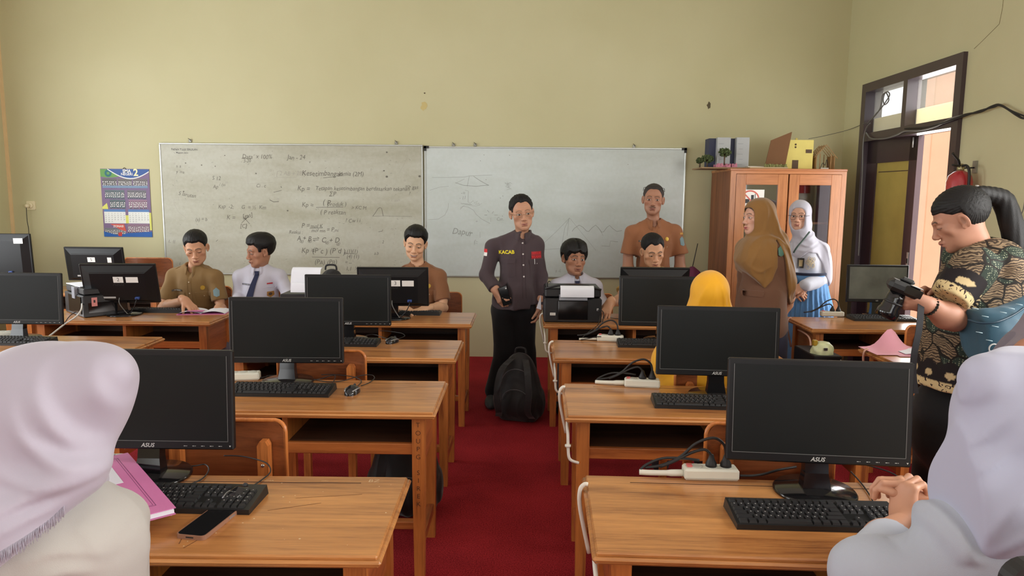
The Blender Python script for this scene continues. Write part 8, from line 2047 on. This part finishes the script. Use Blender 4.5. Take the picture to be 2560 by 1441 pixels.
# clasped hands: right hand lies over the left, fingers interlocked
V, F_ = hand_mesh(r(AY(2328, 1272, 1.64)), (-.66, .40, .62), (-.70, .30, -.60), 1, arm=r(AY(2400, 1325, 1.48)), curl=(.75, .8, .85, .9), thumb=(.35, .35), spread=.14, s=.95, res=.0024)
V2, F2 = hand_mesh(r(AY(2262, 1308, 1.60)), (.16, .50, .84), (.85, .30, -.30), 1, arm=r(AY(2190, 1375, 1.44)), curl=(.85, .9, .95, 1.0), thumb=(.30, .35), spread=.14, s=.95, res=.0024)
body, _ = build_head(root, T, SKR, dict(), neck_w=Rp(2500, 1180), nr=.05, ears=False, extra_skin=[(V, F_, SKR), (V2, F2, SKR), (*inner_body(Rp(2500, 1200), Rp(2545, 1500), [[Rp(2490, 1390, -.0), r(AY(2385, 1350, 1.44))], [Rp(2490, 1440, -.02), r(AY(2200, 1385, 1.42))]]), SKR)])
F = Field(); F.u(ell(Rp(2550, 1030), (.098, .115, .115)), .02); F.u(cap(Rp(2462, 938, -.02), Rp(2580, 940, .0), .026, .034), .05); F.u(cap(Rp(2466, 950, -.02), Rp(2455, 1080, .0), .030, .026), .04)
F.u(cap(Rp(2525, 1080, .0), Rp(2515, 1180, .0), .078, .085), .05); F.u(cap(Rp(2450, 1130, -.02), Rp(2398, 1198, -.02), .028, .024), .05); F.u(cap(Rp(2398, 1202, -.02), Rp(2385, 1234, -.02), .026, .014), .03)
F.u(ell(Rp(2545, 1255, -.02), (.145, .13, .10)), .06); F.u(cap(Rp(2440, 1250, -.03), Rp(2455, 1330, -.06), .07, .05), .05); F.u(cap(Rp(2640, 1200), Rp(2640, 1400), .14, .15), .06)
def RR(*q): return [Rp(x, y, -.11) for x, y in q]
fl = folds2([(RR((2360, 1198), (2402, 1149), (2437, 1098), (2484, 1044), (2519, 1005), (2580, 940)), .022, .010, .5), (RR((2350, 1208), (2406, 1184), (2461, 1153), (2507, 1114), (2542, 1067), (2600, 1000)), .022, .012, .5), (RR((2360, 1222), (2450, 1200), (2520, 1165), (2610, 1080)), .018, .008, .4),
            (RR((2600, 1170), (2540, 1230), (2490, 1290), (2450, 1370)), .018, .010, .5), (RR((2620, 1240), (2560, 1300), (2500, 1350), (2455, 1410)), .016, .010, .5)])
hemR = [(v.x, v.z) for v in RR((2330, 1225), (2352, 1248), (2391, 1262), (2422, 1289), (2437, 1340), (2443, 1390), (2470, 1420), (2900, 1400), (2900, 800), (2300, 800))]
F.inter(fn(lambda P: poly_sdf(P[:, [0, 2]], hemR)), .014)
F.disp = lambda P: 1.3*fl(P)*np.clip(.35-P[:, 1]*8, 0, 1)+wrinkle(P, .004, 14, 61, (1, 1, .8)); V, F_ = polygonize(F, Rp(2350, 1400)-Vector((0, .22, 0)), Rp(2760, 880)+Vector((0, .2, 0)), .0045); sdf_mesh('headscarf', [(V, F_)], m_wsc2, root)
F = Field(); F.u(ell(Rp(2560, 1368, -.02), (.165, .12, .10)), .02); F.u(cap(Rp(2565, 1390), Rp(2570, 1620), .155, .18), .06)
sA = Rp(2425, 1352, -.0); eA = r(AY(2368, 1358, 1.42)); F.u(cap(Rp(2470, 1372, -.03), sA, .062, .060), .04); F.u(cap(sA, eA, .060, .054), .05); F.u(cap(eA, r(AY(2288, 1306, 1.56)), .054, .044), .03)   # far sleeve along the desk
sB = Rp(2380, 1440, -.08); eB = Rp(2175, 1440, .02); F.u(cap(Rp(2450, 1430, -.04), eB, .074, .066), .05); F.u(cap(eB, r(AY(2222, 1346, 1.45)), .062, .048), .03)
ca = A3(r(AY(2288, 1306, 1.56))); da = A3((Vector(ca)-eA).normalized()); cb_ = A3(r(AY(2222, 1346, 1.45))); db = A3((Vector(cb_)-eB).normalized())
def cuts(P):
    d = np.full(len(P), 1e3)
    for e_, dv_ in ((ca, da), (cb_, db)): q_ = P-e_; t_ = q_ @ dv_; d = np.minimum(d, np.maximum(-t_, np.sqrt(np.maximum((q_**2).sum(1)-t_*t_, 0))-.075))
    return d
F.sub(fn(cuts), .004)
fl2 = folds2([(RR((2285, 1300), (2309, 1375), (2322, 1450)), .004, -.004, 0), (RR((2150, 1350), (2130, 1400), (2125, 1450)), .014, .010, .5), (RR((2195, 1360), (2170, 1400), (2165, 1445)), .010, .007, .4), (RR((2330, 1290), (2390, 1350), (2420, 1430)), .016, .009, .5), (RR((2250, 1310), (2240, 1370), (2260, 1430)), .014, .008, .4), (RR((2400, 1290), (2425, 1350), (2430, 1420)), .012, .008, .4), (RR((2300, 1270), (2350, 1290), (2400, 1340)), .010, .006, .4)])
F.disp = lambda P: 1.7*fl2(P)+wrinkle(P, .007, 16, 62); V, F_ = polygonize(F, Rp(2040, 1400)-Vector((0, .26, .45)), Rp(2760, 1230)+Vector((0, .42, .0)), .0055); sdf_mesh('blouse', [(V, F_)], m_wbl, root)
F = Field()
for s in (-1, 1): F.u(cap((s*.10, 0, .50), (s*.12, .42, .50), .085, .07), .03); F.u(cap((s*.12, .42, .50), (s*.12, .44, .06), .065, .05), .03)
V, F_ = polygonize(F, (-.35, -.3, 0), (.35, .6, .75), .012); sdf_mesh('skirt', [(V, F_)], cloth('grey_blue_skirt', (90, 104, 130), .8), root)
# black plastic chair back at the bottom right corner
bc = thing('plastic_chair', 'black plastic chair back at the bottom right corner', 'chair', (AY(2560, 1400, .86).x, .84, 0)); bcz = AY(2520, 1382, .86).z; bxl = AY(2486, 1400, .86).x-AY(2560, 1400, .86).x
mb = MB(); mb.prism(rrect(.42, .30, .03), -.012, .012, Matrix.Rotation(PI/2, 4, 'X')); mb.V = [v+Vector((bxl+.21, 0, bcz-.15)) for v in mb.V]; mb.build('backrest', m_blkp, bc)
mb = MB(); mb.box(bxl+.0, bxl+.42, -.38, 0, .43, .46, bev=.01); mb.build('seat', m_blkp, bc)
for sx in (.04, .38):
    for sy in (-.36, -.02): MB().tube([(bxl+sx, sy, 0), (bxl+sx, sy, .43 if sy < -.1 else bcz-.2)], .012, 8).build('leg', m_blkp, bc)

# --- 14 grey-veiled person at the right edge
root = person('person in mauve-grey headscarf cut by the right picture edge', (AY(2640, 900, 2.05).x, 2.05, 0)); r = lambda p: Vector(p)-root.location
T = head_T(r(AY(2700, 720, 2.05)), 190, 0, 0, 1.0); body, _ = build_head(root, T, (190, 140, 112), dict(), neck_w=r(AY(2690, 850, 2.05)), nr=.05, ears=False, extra_skin=[(*inner_body(r(AY(2690, 870, 2.05)), r(AY(2680, 1200, 2.05)), [[r(AY(2620, 880, 2.0)), r(AY(2600, 880, 2.0))]]), (176, 124, 100)), (*hand_mesh(r(AY(2530, 903, 1.95)), (-.9, 0, -.3), (0, .3, -1), 1, arm=r(AY(2600, 880, 2.0)), curl=(.7, .7, .7, .7), s=.9), (176, 124, 100))])
F = Field(); scarf_head(F, T); F.u(cap(r(AY(2690, 800, 2.05)), r(AY(2650, 930, 2.05)), .11, .17), .06); F.u(cap(r(AY(2640, 880, 2.0)), r(AY(2545, 898, 2.0)), .07, .042), .05); F.disp = lambda P: wrinkle(P, .008, 20, 71)
V, F_ = polygonize(F, r(AY(2480, 1080, 2.05))-Vector((0, .25, 0)), r(AY(2900, 600, 2.05))+Vector((0, .25, 0)), .006); sdf_mesh('headscarf', [(V, F_)], cloth('mauve_grey_scarf', (128, 118, 128), .8), root)
F = Field(); F.u(cap(r(AY(2660, 950, 2.05)), (0.05, 0, .08), .19, .24), .02); V, F_ = polygonize(F, (-.3, -.3, 0.0), (.4, .3, 1.3), .012); V[:, 2] = np.maximum(V[:, 2], 0); sdf_mesh('robe', [(V, F_)], cloth('mauve_grey_robe', (112, 104, 116), .8), root)

# ------------------------------------------------------------------ bags
m_bag = cloth('black_bag_nylon', (28, 28, 30), .6, fold=.8, fs=9, spec=.4)
def backpack(label, loc, W_=.30, D_=.19, H_=.46, rz=0, lean=0, straps=True):
    t = thing('backpack', label, 'backpack', loc, R(rz)); Mx = Matrix.Rotation(R(lean), 4, 'X') if lean else Matrix.Identity(4)
    F = Field(); F.u(ell((0, 0, H_*.40), (W_*.5, D_*.55, H_*.42)), .02); F.u(ell((0, 0, H_*.62), (W_*.40, D_*.45, H_*.38)), .05); F.u(pbox((0, 0, H_*.25), (W_*.46, D_*.46, H_*.24), .05), .05); F.u(ell((0, -D_*.42, H_*.30), (W_*.38, D_*.30, H_*.24)), .03)
    F.u(ell((W_*.48, 0, H_*.28), (.03, D_*.3, H_*.2)), .02); F.u(ell((-W_*.48, 0, H_*.28), (.03, D_*.3, H_*.2)), .02)
    F.inter(plane((0, 0, .002), (0, 0, -1)), .01); F.disp = lambda P: wrinkle(P, .012, 18, len(label)); V, F_ = polygonize(F, (-W_*.62, -D_*1.0, 0), (W_*.62, D_*.8, H_*1.06), .006)
    sdf_mesh('bag_body', [(xf(V, Mx), F_)], m_bag, t)
    z = M('zip_grey', (92, 94, 98), .4)
    bvh = None
    for (yy, zz, ww, hh) in ((-D_*.74, H_*.34, W_*.30, H_*.17), (-D_*.60, H_*.58, W_*.34, H_*.22)):
        P = [Mx @ Vector((-ww*math.cos(a), yy+.02*math.cos(a)**2, zz+hh*math.sin(a))) for a in np.linspace(0, PI, 14)]; mb = MB(); mb.tube(P, .003, 5); mb.build('zipper', z, t)
    if straps:
        for s in (-1, 1):
            P = catmull([Mx @ Vector(v) for v in ((s*.05, -D_*.35, H_*.93), (s*.09, -D_*.9, H_*.80), (s*.11, -D_*1.05, H_*.5), (s*.10, -D_*.95, H_*.22), (s*.12, -D_*.6, H_*.08))], 5)
            mb = MB(); V = []
            for p in P: V += [p+Vector((-.022, 0, 0)), p+Vector((.022, 0, 0)), p+Vector((.022, .010, 0)), p+Vector((-.022, .010, 0))]
            mb.add(V, [(4*i+k_, 4*i+4+k_, 4*i+4+(k_+1) % 4, 4*i+(k_+1) % 4) for i in range(len(P)-1) for k_ in range(4)]); mb.build('shoulder_strap', m_bag, t)
    mb = MB(); mb.tube(catmull([Mx @ Vector((-.04, 0, H_*.97)), Mx @ Vector((-.03, 0, H_*1.07)), Mx @ Vector((.03, 0, H_*1.07)), Mx @ Vector((.04, 0, H_*.97))], 4), .007, 6); mb.build('carry_handle', m_bag, t)
    return t
bp1 = AZ(1305, 1045, 0)
backpack('big black backpack leaning on the desk in the aisle beside the standing man', (AY(1298, 1000, 4.90).x, 4.90, 0), .31, .22, .47, -12, -4)
bpk = AY(826, 690, 5.0); backpack('black backpack standing on the desk left of the monitor numbered 3', (bpk.x, 5.02, DH), .22, .13, bpk.z-DH+.05, 0, straps=False)
backpack('grey-black backpack on the floor behind the second left desk', (AY(1012, 1200, 3.36).x, 3.38, 0), .34, .2, .46, 8, 0)
